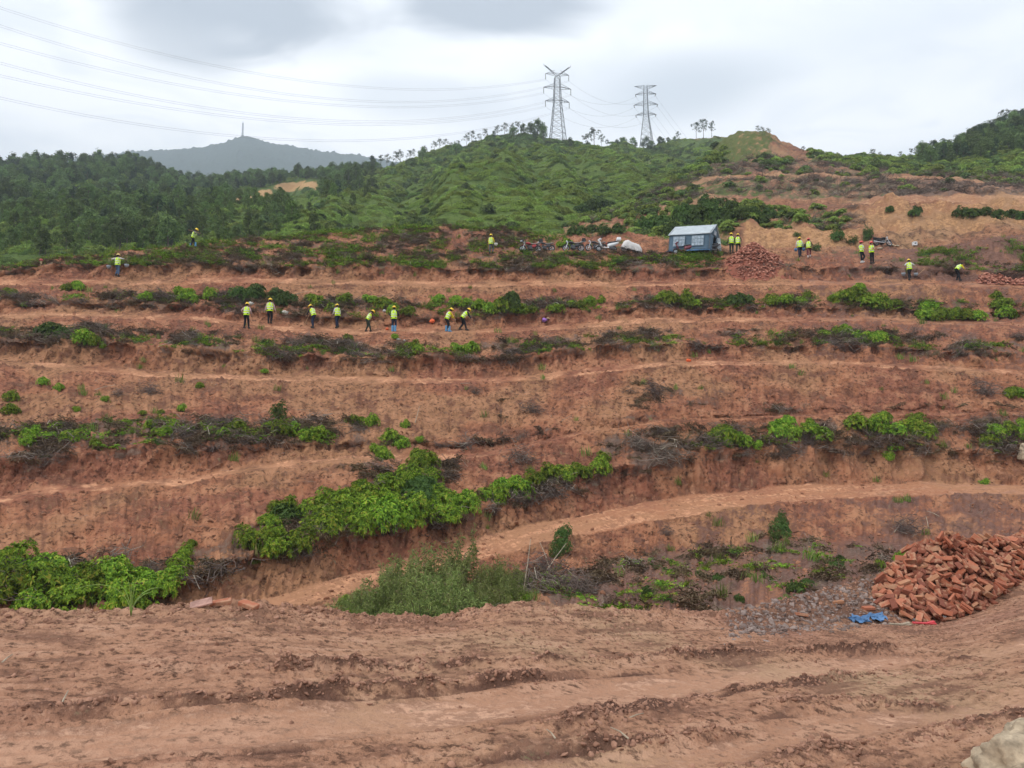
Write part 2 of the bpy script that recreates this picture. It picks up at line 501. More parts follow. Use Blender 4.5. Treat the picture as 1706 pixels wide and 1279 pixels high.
strip(0, 0.1, 0.95, 0.42, 880, 1500)
strip(0, 0.0, 0.5, 0.3)
for k, t0 in ((4, 0.0), (7, 0.0), (10, 0.0), (13, 0.0)):
    pass
strip(4, 0.0, 0.22, 0.42)
strip(4, 0.0, 1.0, 0.55, 560, 760)
strip(4, 0.0, 0.8, 0.55, 1000, 1180)
strip(4, 0.0, 0.85, 0.42, 1180, 1966)
strip(7, 0.0, 0.28, 0.50, -400, 620)
strip(7, 0.1, 0.6, 0.30, 1030, 1200)
strip(10, 0.0, 0.55, 0.36)
strip(13, 0.0, 0.45, 0.38, -400, 700)
strip(13, 0.0, 0.38, 0.36, 700, 1966)
strip(16, 0.0, 1.0, 0.40, -400, 1220)
strip(17, 0.0, 1.0, 0.38, 330, 900)
strip(16, 0.0, 1.0, 0.35, 1540, 1966)
litter = np.clip(litter + litter * bnoise * 1.3, 0, 0.8)
litter = np.where(bank & (T > 0.72), np.maximum(litter, 0.36), litter)
litter = np.maximum(litter, trench * 0.7)  # trench line coloured dark with the same tone
purple = sstep(1180, 1420, PX) * sstep(7.5, 10.5, IV + T) * 0.42 + sstep(1330, 1600, PX) * (IV <= 2) * 0.30 + sstep(860, 960, PX) * (IV == 0) * 0.85 + sstep(980, 1150, PX) * (IV == 1) * 0.30
purple = purple + sstep(1420, 1560, PX) * (IV >= 15) * 0.5
purple = np.clip(purple * (1 + 0.6 * bnoise), 0, 0.85)
ochre = np.where((IV <= 4), 0.16, 0.0) * sstep(1000, 700, PX) + sstep(1230, 1260, PX) * sstep(1450, 1420, PX) * (IV == 18) * 0.6
grassy = np.where((IV == 16) | (IV == 17), 0.26, 0.0) + np.where(np.isin(IV, (10, 13)) & (T < 0.4), 0.14, 0.0) + ((IV == 0) & (PX > 880)) * 0.16
grassy = grassy * (0.8 + 1.2 * bnoise) + (IV == 18) * sstep(1230, 1100, PX) * 0.5
nm_ = 0.5 + 0.75 * fbm(HP * 0.9 + 4.4, 4, 0.62)
streak = 0.5 + 0.9 * fbm(np.stack([HP[..., 0] * 0.5, T * 7.0 + IV, ZERO_H], -1), 4, 0.65)
rill = fbm(np.stack([PX / 8.0, IV * 5.3 + T * 1.1, ZERO_H], -1), 4, 0.6)
nm_ = nm_ + np.where(bench, 0, 0.30 * rill)
nm_ = np.where(bench, streak, nm_)
hill, hill_me = add_terrain('terraced_hillside', HP, M_SOIL, noise_mid=nm_, attrs={'pale': pale, 'litter': litter, 'purple': purple, 'ochre': ochre, 'grassy': grassy})

# ---- the foreground road: a tilted dirt plane that breaks off towards the gully
FA, FB, FC = -1.454 + CAM[2], -0.0897, -0.0415
EDGE = np.array([(-260, 1014), (0, 1022), (200, 1022), (290, 1012), (340, 1004), (430, 1008), (520, 1020), (620, 1030), (730, 1031), (800, 1017), (860, 1006), (920, 1011),
                 (1050, 1019), (1150, 1021), (1215, 1021), (1290, 1005), (1340, 992), (1400, 977), (1480, 958), (1560, 940), (1640, 920), (1706, 903), (1960, 880)], float)


EDGE_D = np.array([(-260, 6.4), (0, 6.75), (200, 7.3), (430, 7.9), (620, 8.6), (860, 9.3), (1150, 10.6), (1290, 11.7), (1400, 12.9), (1560, 14.2), (1706, 15.5), (1960, 16.0)])
MID = np.array([(-260, 1060, 5.5), (700, 1060, 8.0), (1000, 1056, 9.3), (1215, 1046, 10.3), (1290, 1042, 11.0), (1400, 1042, 11.6), (1500, 1040, 11.8), (1570, 1036, 12.0), (1640, 1016, 12.8), (1706, 985, 13.8), (1960, 960, 14.4)], float)


def plane_depth(px, py):
    d = ray(px, py)
    return (FA - CAM[2]) / (d[..., 2] - FB * d[..., 0] - FC)


FX = np.arange(-260.0, 1966.0, 1.8)
edge_y = gsm(np.interp(FX, EDGE[:, 0], EDGE[:, 1]), 6) + 2.2 * fbm(np.stack([FX / 34, FX * 0, FX * 0], -1), 5, 0.6)
we = 1.0 / gsm(np.interp(FX, EDGE_D[:, 0], EDGE_D[:, 1]), 25)
wn = 1.0 / plane_depth(FX, np.full_like(FX, 1620.0))
mid_y = gsm(np.interp(FX, MID[:, 0], MID[:, 1]), 12)
wm_lin = we + (wn - we) * (mid_y - edge_y) / (1620 - edge_y)
wm_kn = 1.0 / np.maximum(np.interp(FX, MID[:, 0], MID[:, 2]), 5)
bl = sstep(620, 1420, FX)
wm = gsm(wm_lin * (1 - bl) + wm_kn * bl, 45)
NF, NSK = 250, 26
vv = np.linspace(0, 1, NF)
rowsF = []
for v in vv:
    py = edge_y + (1620 - edge_y) * (1 - v) ** 1.35
    w = np.where(py > mid_y, wm + (wn - wm) * (py - mid_y) / (1620 - mid_y), we + (wm - we) * (py - edge_y) / np.maximum(mid_y - edge_y, 1))
    rowsF.append(CAM + ray(FX, py) / w[:, None])
FP = np.stack(rowsF)
edgeP = FP[-1]
out = edgeP - CAM
out[:, 2] = 0
out /= np.linalg.norm(out, axis=1)[:, None]
for j in range(1, NSK + 1):
    s = j / NSK
    drop = np.stack([out[:, 0] * 3.4 * s, out[:, 1] * 3.4 * s, np.full(len(FX), -4.2 * s ** 1.15)], -1)
    FP = np.concatenate([FP, (edgeP + drop)[None]], 0)
FPX_ = np.repeat(FX[None], FP.shape[0], 0)
rowi = np.arange(FP.shape[0])[:, None] + 0 * FPX_
onroad = rowi < NF
# wheel tracks: traced on the road surface, then handled as distances on the ground
X, Y = FP[..., 0], FP[..., 1]
EX, EY = edgeP[:, 0], edgeP[:, 1]
ZERO = np.zeros_like(X)


def ground_xy(px, py):
    """Road point at a photo pixel, by nearest grid column and inverse depth."""
    c = int(np.clip(round((px - FX[0]) / 1.8), 0, len(FX) - 1))
    w = wm[c] + (wn[c] - wm[c]) * (py - mid_y[c]) / (1620 - mid_y[c]) if py > mid_y[c] else we[c] + (wm[c] - we[c]) * (py - edge_y[c]) / max(mid_y[c] - edge_y[c], 1)
    q_ = CAM + ray(px, py) / w
    return q_[:2]


WX = X + 0.10 * fbm(np.stack([X * 0.9, Y * 0.9, ZERO], -1), 3)
WY = Y + 0.10 * fbm(np.stack([X * 0.9, Y * 0.9, ZERO + 5], -1), 3)


def track(pts):
    """Distance of every road vertex to a traced line, and the run along it."""
    P2 = np.array([ground_xy(*p_) for p_ in pts])
    best = np.full_like(X, 1e9)
    run = np.zeros_like(X)
    acc = 0.0
    for a, c in zip(P2[:-1], P2[1:]):
        d = c - a
        ln = math.hypot(*d)
        t = np.clip(((WX - a[0]) * d[0] + (WY - a[1]) * d[1]) / (ln * ln), 0, 1)
        ds = np.hypot(WX - a[0] - t * d[0], WY - a[1] - t * d[1])
        m_ = ds < best
        best = np.where(m_, ds, best)
        run = np.where(m_, acc + t * ln, run)
        acc += ln
    return best, run


def ridge(pts, w, h, seed, gap=0.75):
    ds, run = track(pts)
    m_ = np.clip(fbm(np.stack([run * 0.9, ZERO + seed * 7.7, ZERO], -1), 4, 0.6) * 1.9 + gap, 0, 1.35)
    return h * m_ * np.exp(-(ds / w) ** 2)


clod = fbm(np.stack([X * 5.5, Y * 5.5, ZERO], -1), 4, 0.62)
gr = fbm(np.stack([X * 17, Y * 17, ZERO], -1), 3, 0.65)
LANE1 = [(-260, 1275), (0, 1236), (430, 1204), (846, 1164), (1200, 1128), (1500, 1097), (1706, 1072), (1960, 1050)]
LANE2 = [(700, 1330), (1050, 1272), (1250, 1226), (1500, 1190), (1706, 1168), (1960, 1140)]
d1, run1 = track(LANE1)
d2, _ = track(LANE2)
smooth_lane = np.exp(-(d1 / 0.34) ** 4) + 0.85 * np.exp(-(d2 / 0.26) ** 4)
tread = fbm(np.stack([run1 * 7.0 + d1 * 5.0, d1 * 2.0, ZERO + 3], -1), 3, 0.6)
zz_ = 0.016 * fbm(np.stack([X * 0.5, Y * 0.5, ZERO], -1), 3)
groove = fbm(np.stack([run1 * 0.45, d1 * 9.0, ZERO + 11], -1), 4, 0.6)
rough_zone = np.clip(0.5 + 1.2 * fbm(np.stack([run1 * 0.5, d1 * 1.2, ZERO + 7], -1), 3), 0.1, 1.2)
rough_zone = rough_zone * (1 - 0.85 * np.clip(smooth_lane, 0, 1))
zz_ = zz_ + clod * 0.014 * rough_zone + gr * 0.013 * (0.4 + rough_zone) + np.maximum(tread, 0) * 0.022 * rough_zone + groove * 0.022 * (1 - 0.6 * np.clip(smooth_lane, 0, 1))
R1 = ridge([(-260, 1205), (0, 1182), (200, 1172), (433, 1166), (580, 1152), (750, 1140), (900, 1126)], 0.060, 0.070, 1, 1.1)
R2 = ridge([(470, 1117), (640, 1112), (846, 1106), (1100, 1096), (1300, 1088), (1480, 1080)], 0.060, 0.070, 2, 1.05)
R3 = ridge([(900, 1215), (1060, 1180), (1200, 1152), (1330, 1135), (1480, 1110), (1620, 1092)], 0.09, 0.065, 3, 0.6)
R4 = ridge([(1250, 1279), (1380, 1248), (1500, 1225), (1620, 1205), (1720, 1190)], 0.11, 0.05, 4, 0.5)
R5 = ridge([(800, 1262), (1000, 1235), (1150, 1222), (1280, 1212)], 0.07, 0.045, 5, 0.35)
R6 = ridge([(100, 1110), (240, 1104), (340, 1106)], 0.045, 0.03, 6, 0.2)
R7 = ridge([(1260, 1180), (1400, 1165), (1560, 1178)], 0.08, 0.06, 7, 0.35)
RIDGES = R1 + R2 + R3 + R4 + R5 + R6 + R7
zz_ = zz_ + RIDGES * (1.0 + 0.8 * clod) - 0.03 * np.exp(-((d1 - 0.40) / 0.035) ** 2) - 0.025 * np.exp(-((d2 - 0.30) / 0.03) ** 2) - 0.045 * np.clip(smooth_lane, 0, 1)
# low berm of pushed soil along the edge
dist_e = np.sqrt((X - EX[None]) ** 2 + (Y - EY[None]) ** 2)
berm = np.exp(-(dist_e / 0.55) ** 2)
zz_ = zz_ + berm * (0.03 + 0.06 * clod) + np.where(~onroad, 0.16 * fbm(FP * 1.3, 4) + 0.05 * clod, 0)
zz_[rowi >= NF] *= np.clip((rowi[rowi >= NF] - NF) / 5 + 0.35, 0, 1)
# the rubble bank that carries the near brick pile
FP[..., 2] += zz_
rub = sstep(1190, 1250, FPX_) * sstep(2.6, 1.0, dist_e) * sstep(1600, 1500, FPX_ - 0)
paleF = np.clip(smooth_lane, 0, 1) * 0.40 + 0.10
rutF = (np.exp(-((d1 - 0.40) / 0.035) ** 2) + np.exp(-((d2 - 0.30) / 0.03) ** 2) + 0.7 * np.exp(-((d1 - 0.12) / 0.025) ** 2)) * np.clip(0.55 + 1.4 * fbm(np.stack([run1 * 0.7, ZERO + 3.3, ZERO], -1), 3), 0, 1) * onroad  # ruts cut in relief and also darkened, shade put into the colour
murky = np.clip(RIDGES * 20, 0, 1) * 0.9  # dark crumbly ridge soil, its tone deepened beyond what the light gives
grF = np.where(~onroad, 0.2, 0)
purF = np.clip(rutF * 0.75 + murky * 0.85 + rub * 0.55 + 0.10 * sstep(0, 8, X) + 0.35 * np.clip(tread * rough_zone, 0, 0.6) + 0.55 * np.clip(-groove - 0.12, 0, 0.6) - 0.35 * np.clip(smooth_lane, 0, 1), 0, 0.85)
fore, fore_me = add_terrain('dirt_road', FP, M_ROAD, {'pale': np.clip(paleF - murky - rub * 0.4, 0, 1), 'purple': purF, 'litter': np.where(~onroad, 0.35, rub * 0.22), 'grassy': grF * 0}, nscale=2.0,
                            noise_mid=0.5 + 0.45 * fbm(FP * 1.8 + 4.4, 4, 0.62) + 0.55 * fbm(np.stack([run1 * 0.8, d1 * 6.0, ZERO + 2], -1), 4, 0.6))
# ================================================================== hills behind
def veg_ground(name, c1, c2, c3):
    m, t, b = new_mat(name, 1.0, 0.05)
    tcn = N(t, 'ShaderNodeTexCoord')
    o = tcn.outputs['Object']

    def nz(scale, det=5.0, rough=0.65):
        n = N(t, 'ShaderNodeTexNoise', inp={'Scale': scale, 'Detail': det, 'Roughness': rough})
        L(t, o, n.inputs[0])
        return n.outputs[0]
    a, bb, cc_ = nz(0.035, 1.0), nz(0.3, 2.0), nz(1.6, 3.0)
    c = mix_node(t, map_range(t, a, 0.38, 0.62), c1, c2)
    c = mix_node(t, map_range(t, bb, 0.42, 0.68, 0, 0.8), c, c3)
    c = mix_node(t, map_range(t, cc_, 0.45, 0.72, 0, 0.8), c, tuple(x * 0.5 for x in c1))
    jag = math_node(t, 'MULTIPLY', math_node(t, 'SUBTRACT', bb, 0.5), 0.8)
    for key, col, lo, up in (('ochre', (0.44, 0.27, 0.13), 0.30, 0.7), ('dry', (0.24, 0.19, 0.075), 0.3, 0.75)):
        f = map_range(t, math_node(t, 'ADD', attr(t, key), jag), lo, up)
        c = mix_node(t, f, c, col)
    L(t, c, b.inputs['Base Color'])
    bp = N(t, 'ShaderNodeBump', inp={'Strength': 0.9, 'Distance': 0.6})
    L(t, cc_, bp.inputs['Height'])
    L(t, bp.outputs[0], b.inputs['Normal'])
    return m


M_GREEN = veg_ground('hill_grass', (0.085, 0.125, 0.030), (0.110, 0.155, 0.038), (0.065, 0.100, 0.026))
M_FARGREEN = veg_ground('far_woodland', (0.038, 0.056, 0.034), (0.045, 0.066, 0.036), (0.03, 0.045, 0.028))
M_SLOPE = soil_material('cleared_slope_earth', (0.29, 0.140, 0.078), (0.15, 0.080, 0.052), (0.42, 0.235, 0.13), detail=0.6)

# ---- the cleared brown hill on the right
RL = [
    Line([(940, 404, 78), (1050, 400, 73), (1106, 404, 69.5), (1225, 417, 67), (1340, 421, 66.2), (1440, 423, 65.4), (1520, 428, 64.2), (1620, 416, 63.4), (1706, 404, 63.6), (1966, 400, 63.6)], 0, 31),
    Line([(940, 398, 81), (1050, 392, 76), (1106, 396, 72), (1225, 410, 68.6), (1340, 412, 67.6), (1440, 414, 67), (1520, 416, 66.5), (1620, 406, 67), (1706, 396, 67.5), (1966, 392, 67.5)], 1, 32),
    Line([(940, 394, 84), (1050, 386, 80), (1106, 388, 76), (1180, 386, 74), (1236, 371, 71.5), (1330, 371, 70.0), (1420, 379, 69.6), (1500, 388, 69.6), (1600, 385, 70), (1706, 376, 70), (1966, 374, 70)], 3, 33, 8),
    Line([(940, 388, 90), (1050, 366, 88), (1106, 352, 86), (1200, 345, 84), (1300, 350, 82), (1390, 358, 78), (1430, 348, 77), (1470, 337, 76), (1600, 337, 76.5), (1706, 333, 77), (1966, 332, 77)], 3, 34),
    Line([(940, 384, 94), (1050, 358, 92), (1106, 338, 92), (1200, 326, 92), (1300, 330, 89), (1430, 332, 83), (1480, 326, 82), (1600, 324, 82), (1706, 321, 82), (1966, 320, 82)], 2, 35),
    Line([(940, 382, 100), (1050, 352, 99), (1106, 322, 100), (1200, 298, 103), (1280, 295, 104), (1400, 297, 104), (1500, 300, 103), (1600, 306, 101), (1706, 311, 99), (1966, 314, 99)], 2, 36),
    Line([(940, 381, 103), (1050, 350, 102), (1106, 319, 104), (1200, 291, 107), (1280, 290, 108), (1400, 292, 108), (1500, 295, 107), (1600, 301, 105), (1706, 307, 103), (1966, 310, 103)], 2, 37),
    Line([(940, 380, 112), (1050, 346, 113), (1106, 312, 118), (1180, 276, 124), (1260, 258, 126), (1350, 270, 126), (1450, 281, 124), (1550, 290, 120), (1706, 296, 116), (1966, 300, 116)], 3, 38),
    Line([(940, 378, 125), (1050, 342, 128), (1100, 316, 134), (1150, 282, 142), (1185, 252, 148), (1205, 230, 150), (1235, 219, 150), (1262, 216, 150), (1285, 222, 150), (1312, 240, 152), (1350, 257, 158),
          (1400, 264, 165), (1480, 266, 172), (1530, 266, 178), (1580, 258, 184), (1630, 232, 190), (1670, 214, 192), (1706, 202, 194), (1966, 150, 200)], 2.5, 39, 8),
    Line([(940, 392, 150), (1050, 366, 155), (1150, 312, 175), (1260, 258, 185), (1350, 285, 190), (1530, 300, 215), (1706, 240, 230), (1966, 190, 240)], 0, 40),
]
RSUB = [3, 12, 22, 8, 18, 4, 18, 20, 8]
RX = np.arange(940.0, 1967.0, 2.2)
RP, RIV, RT = build_sheet(RL, RSUB, RX)
rr, rc = RP.shape[:2]
RIV = np.repeat(RIV[:, None], rc, 1)
RT = np.repeat(RT[:, None], rc, 1)
RPX = np.repeat(RX[None], rr, 0)
rn = grid_normals(RP)
gul = fbm(np.stack([RP[..., 0] * 0.35, RP[..., 1] * 0.08, RP[..., 2] * 0.08], -1), 4, 0.6)
fade = np.clip(RIV, 0, 1)
RP += rn * ((fbm(RP * 0.12, 4) * 0.9 + fbm(RP * 0.8, 4, 0.6) * 0.30 + gul * np.where(RIV == 2, 1.2, 0.5)) * fade)[..., None]
q = fbm(np.stack([RPX / 60, RP[..., 2] / 3.0, RT * 0], -1), 4, 0.6)
r_och = np.where(RIV == 1, 0.85, 0.0) * sstep(1232, 1245, RPX) * sstep(1445, 1425, RPX)
r_och = np.maximum(r_och, np.where(RIV == 2, 0.62 + 0.2 * q, 0) * sstep(1420, 1450, RPX))
r_och = np.maximum(r_och, 0.75 * np.exp(-((RPX - 1215) / 40) ** 2) * (RIV == 5) * (0.8 + q))
r_och = np.maximum(r_och, 0.50 * (RIV == 7) * sstep(1280, 1292, RPX) * sstep(1325, 1305, RPX) * sstep(0.15, 0.3, RT) * sstep(0.75, 0.55, RT))
r_och = np.maximum(r_och, (RIV == 4) * sstep(1240, 1160, RPX) * (0.15 + 0.45 * q))
r_pale = np.where((RIV == 3) & (RPX > 1420), 0.55, 0) + np.where((RIV == 5) & (RPX > 1270), 0.50, 0)
r_lit = np.where((RIV == 4) | (RIV == 6), 0.60 + 0.3 * q, 0) + np.where(RIV == 7, 0.25, 0) + np.where((RIV == 2) & (RPX < 1430), 0.4, 0)
r_gr = np.where(RIV >= 7, 0.85 * sstep(1330, 1270, RPX) + 0.78 * sstep(1330, 1360, RPX), 0) + np.where(RIV == 2, 0.5 * sstep(1430, 1380, RPX), 0)
r_gr = r_gr + np.where(RIV == 4, 0.46 + 0.35 * q, 0) * sstep(1620, 1400, RPX) + (RIV <= 1) * sstep(1240, 1200, RPX) * 0.6 + np.where(RIV == 6, 0.42 + 0.4 * q, 0)
r_gr = r_gr + 0.28 * sstep(1270, 1150, RPX) * (RIV >= 3)
r_gr = r_gr - 0.17 * (RIV >= 7) * sstep(1195, 1225, RPX) * sstep(1310, 1285, RPX)
r_lit = r_lit + 0.10 * (RIV >= 7) * sstep(1195, 1225, RPX) * sstep(1320, 1295, RPX)
r_pur = np.where((RIV == 4) | (RIV == 6), 0.40, 0) * sstep(1380, 1500, RPX)
rhill, rhill_me = add_terrain('cleared_hill', RP, M_SLOPE, {'pale': r_pale, 'ochre': np.clip(r_och, 0, 1), 'litter': np.clip(r_lit, 0, 0.7), 'grassy': np.clip(r_gr - r_och, 0, 1), 'purple': r_pur})

# ---- green hills left and centre
GL = [
    Line([(-400, 500, 80), (0, 480, 80), (200, 456, 82), (320, 436, 84), (500, 412, 84), (700, 398, 84), (860, 402, 84), (1050, 404, 84), (1300, 400, 100)], 0, 51),
    Line([(-400, 452, 96), (0, 440, 96), (200, 428, 100), (320, 412, 100), (500, 398, 98), (700, 380, 96), (860, 376, 96), (1050, 376, 104), (1300, 360, 130)], 2, 52),
    Line([(-400, 400, 120), (0, 395, 120), (200, 395, 122), (400, 388, 118), (560, 378, 112), (700, 362, 108), (860, 345, 112), (1000, 340, 125), (1100, 330, 150), (1300, 320, 170)], 4, 53),
    Line([(-400, 350, 170), (0, 345, 170), (200, 352, 170), (400, 358, 160), (560, 350, 142), (640, 340, 140), (700, 322, 144), (780, 290, 160), (850, 264, 185), (930, 250, 215), (1000, 262, 225), (1100, 275, 235), (1200, 270, 240), (1300, 262, 240)], 4, 54, 10),
    Line([(-400, 346, 205), (0, 341, 205), (200, 348, 205), (400, 354, 200), (560, 346, 190), (640, 337, 185), (700, 320, 190), (780, 288, 205), (850, 262, 225), (930, 249, 245), (1000, 258, 250), (1100, 268, 260), (1200, 262, 265), (1300, 258, 265)], 3, 55, 10),
    Line([(-400, 310, 250), (0, 305, 250), (150, 300, 250), (330, 325, 265), (400, 325, 270), (560, 312, 260), (640, 295, 250), (750, 268, 260), (850, 243, 280), (930, 245, 300), (1060, 251, 340), (1200, 246, 330), (1300, 246, 330)], 3, 56),
    Line([(-400, 292, 300), (0, 284, 300), (100, 274, 300), (210, 276, 300), (280, 294, 305), (340, 308, 315), (372, 310, 330), (430, 301, 340), (520, 300, 340), (600, 289, 325), (650, 276, 320), (700, 264, 315), (750, 251, 312),
          (800, 237, 312), (860, 225, 318), (900, 222, 325), (925, 240, 330), (960, 246, 335), (1000, 246, 350), (1060, 246, 375), (1100, 244, 385), (1150, 234, 380), (1200, 230, 375), (1230, 240, 370), (1262, 285, 370), (1300, 330, 370)], 2, 57, 8),
    Line([(-400, 300, 380), (0, 292, 380), (210, 285, 380), (340, 320, 420), (520, 310, 430), (750, 272, 400), (900, 240, 400), (960, 254, 430), (1060, 250, 470), (1200, 240, 450), (1262, 300, 450), (1300, 345, 450)], 0, 58),
]
GSUB = [12, 16, 26, 8, 20, 20, 12]
GX = np.arange(-400.0, 1302.0, 3.0)
GP, GIV, GT = build_sheet(GL, GSUB, GX)
gr_, gc_ = GP.shape[:2]
GIVm = np.repeat(GIV[:, None], gc_, 1)
GTm = np.repeat(GT[:, None], gc_, 1)
GPX = np.repeat(GX[None], gr_, 0)
gn = grid_normals(GP)
fold = fbm(np.stack([GP[..., 0] * 0.045, GP[..., 1] * 0.012, GP[..., 2] * 0.006], -1), 3, 0.5)
GP += gn * (fbm(GP * 0.03, 3) * 2.5 - np.abs(fold) * 10.0 + 2.2 + fbm(GP * 0.16, 4, 0.6) * 0.22)[..., None] * sstep(0.6, 2.0, GIVm + GTm)[..., None] * np.where(GIVm >= 6, 0.25, 1.0)[..., None] * np.where((GIVm == 5) & (GTm > 0.8), 0.5, 1.0)[..., None]
def project(P):
    """Photo pixel of world points."""
    d = P - CAM
    fwd = d[..., 1] * math.cos(PITCH) + d[..., 2] * math.sin(PITCH)
    up_ = -d[..., 1] * math.sin(PITCH) + d[..., 2] * math.cos(PITCH)
    return PW / 2 + FPX * d[..., 0] / fwd, PH / 2 - FPX * up_ / fwd


# an old road cut on the low ridge
gx_, gy_ = project(GP)
cut_y = np.interp(gx_, (385, 430, 470, 500, 530), (336, 324, 313, 310, 308))
cut_x = sstep(384, 396, gx_) * sstep(536, 524, gx_) * ((GIVm == 4) | (GIVm == 5))
g_och = (1.0 + 1.6 * fbm(GP * 0.06 + 2.2, 3, 0.6)) * cut_x * np.exp(-((gy_ - cut_y) / (5.0 + 3.0 * sstep(400, 480, gx_))) ** 4)
g_clear = sstep(378, 388, gx_) * sstep(545, 535, gx_) * (GIVm >= 3) * (gy_ > cut_y - 5) * (gy_ < cut_y + 42)
g_dry = 0.75 * sstep(1030, 1090, GPX) * (GIVm == 5) * sstep(0.55, 0.95, GTm) + 0.35 * (GIVm == 3) * sstep(860, 940, GPX)
gn2 = grid_normals(GP)
ghill_me = mesh_np('green_hills', GP.reshape(-1, 3), grid_faces(gr_, gc_), M_GREEN, {'ochre': g_och, 'dry': g_dry}, smooth=True)
ghill = tag(link(bpy.data.objects.new('green_hills', ghill_me)), kind='structure')

# ---- far mountain
FL = [
    Line([(-500, 420, 900), (700, 420, 900), (1400, 420, 900)], 0, 60),
    Line([(-500, 330, 1500), (200, 320, 1500), (400, 300, 1500), (700, 330, 1500), (1400, 340, 1500)], 0, 61),
    Line([(-500, 296, 1900), (150, 264, 1900), (230, 252, 1900), (290, 248, 1900), (340, 244, 1900), (378, 237, 1900), (398, 228, 1900), (418, 229, 1900), (440, 236, 1900), (480, 242, 1900), (520, 250, 1900), (570, 256, 1900),
          (620, 262, 1900), (700, 276, 1900), (1400, 330, 1900)], 0.0, 62, 5),
    Line([(-500, 330, 2200), (400, 290, 2200), (1400, 360, 2200)], 0, 63),
]
MX = np.arange(-500.0, 1400.0, 2.5)
MP, MIV, MT = build_sheet(FL, [14, 40, 8], MX)
mr_, mc_ = MP.shape[:2]
mn = grid_normals(MP)
MP[..., 2] += fbm(MP * 0.006, 3) * 30 * np.sin(np.pi * np.linspace(0, 1, mr_))[:, None] * 0.6
MP[..., 2] += np.abs(fbm(MP * 0.05, 3, 0.7)) * 13
zero = np.zeros(MP.shape[:2])
mt_me = mesh_np('mountain', MP.reshape(-1, 3), grid_faces(mr_, mc_), M_FARGREEN, {'ochre': zero, 'dry': zero}, smooth=True)
mountain = tag(link(bpy.data.objects.new('mountain', mt_me)), kind='structure')

# ---- valley floor under everything, out to the horizon
gv = np.array([(-4000, -400, -4.5), (4000, -400, -4.5), (4000, 5000, -4.5), (-4000, 5000, -4.5)], float)
vg = tag(link(bpy.data.objects.new('ground', mesh_np('ground', gv, np.array([[0, 1, 2, 3]]), M_FARGREEN, {'ochre': np.zeros(4), 'dry': np.zeros(4)}))), kind='structure')
bx_, tv_ = np.meshgrid(np.linspace(-26, 26, 160), np.linspace(0, 1, 110))
ymax_ = np.where(bx_ > 0, np.clip(bx_ / 0.87 + 0.9, 3.2, 13.5), np.clip(-bx_ / 0.87 + 0.7, 3.2, 6.0))
by_ = -16 + (ymax_ + 16) * tv_
bz = FA + FB * bx_ + FC * by_ + 0.04 * fbm(np.stack([bx_ * 0.7, by_ * 0.7, bx_ * 0], -1), 3) - 0.15 + 0.40 * sstep(3.5, 8.0, by_) * sstep(1.5, 3.0, bx_)
near_o, near_me = add_terrain('road_shoulder', np.stack([bx_, by_, bz], -1), M_ROAD, {})

BVHS = {}


def bvh_of(key, *objs):
    if key not in BVHS:
        vs, ps, off = [], [], 0
        for o in objs:
            n = len(o.data.vertices)
            a = np.empty(n * 3, np.float32)
            o.data.vertices.foreach_get('co', a)
            vs.append(a.reshape(-1, 3))
            m = len(o.data.polygons)
            f = np.empty(m * 4, np.int32)
            o.data.loops.foreach_get('vertex_index', f)
            ps.append(f.reshape(-1, 4) + off)
            off += n
        BVHS[key] = BVHTree.FromPolygons(np.concatenate(vs).tolist(), np.concatenate(ps).tolist())
    return BVHS[key]


B_HILL = [bvh_of('hill', hill)]
B_FORE = [bvh_of('fore', fore)]
B_RIGHT = [bvh_of('right', rhill)]
B_GREEN = [bvh_of('green', ghill)]
B_NEAR = B_HILL + B_RIGHT
B_ALL = B_NEAR + B_GREEN
VC = Vector(CAM)


def cast(org, d, trees):
    best = (None, None, 1e18)
    for tr in trees:
        p, n, _, dist = tr.ray_cast(org, d)
        if p is not None and dist < best[2]:
            best = (p, n if n.z > 0 else -n, dist)
    return best[0], best[1]


def hit(px, py, trees):
    """Ground point (and normal) seen at a photo pixel."""
    return cast(VC, Vector(ray(px, py)).normalized(), trees)


def drop(x, y, trees, top=400.0):
    return cast(Vector((x, y, top)), Vector((0, 0, -1)), trees)
# ================================================================== vegetation
def foliage_mat(name, lo, hi, dead=None, trans=0.25, vary=0.5):
    m, t, b = new_mat(name, 0.7, 0.15)
    r = attr(t, 'rnd')
    oi = N(t, 'ShaderNodeObjectInfo')
    c = mix_node(t, r, lo, hi)
    if dead:
        c = mix_node(t, map_range(t, r, 0.93, 0.97), c, dead)
    hs = N(t, 'ShaderNodeHueSaturation')
    L(t, math_node(t, 'ADD', math_node(t, 'MULTIPLY', oi.outputs['Random'], 0.035), 0.4825), hs.inputs['Hue'])
    L(t, math_node(t, 'ADD', math_node(t, 'MULTIPLY', oi.outputs['Random'], vary), 1.0 - vary * 0.52), hs.inputs['Value'])
    L(t, c, hs.inputs['Color'])
    L(t, hs.outputs[0], b.inputs['Base Color'])
    if trans:
        tr = N(t, 'ShaderNodeBsdfTranslucent')
        L(t, hs.outputs[0], tr.inputs['Color'])
        mx = N(t, 'ShaderNodeMixShader')
        mx.inputs[0].default_value = trans
        L(t, b.outputs[0], mx.inputs[1])
        L(t, tr.outputs[0], mx.inputs[2])
        L(t, mx.outputs[0], t.nodes['Material Output'].inputs['Surface'])
    return m


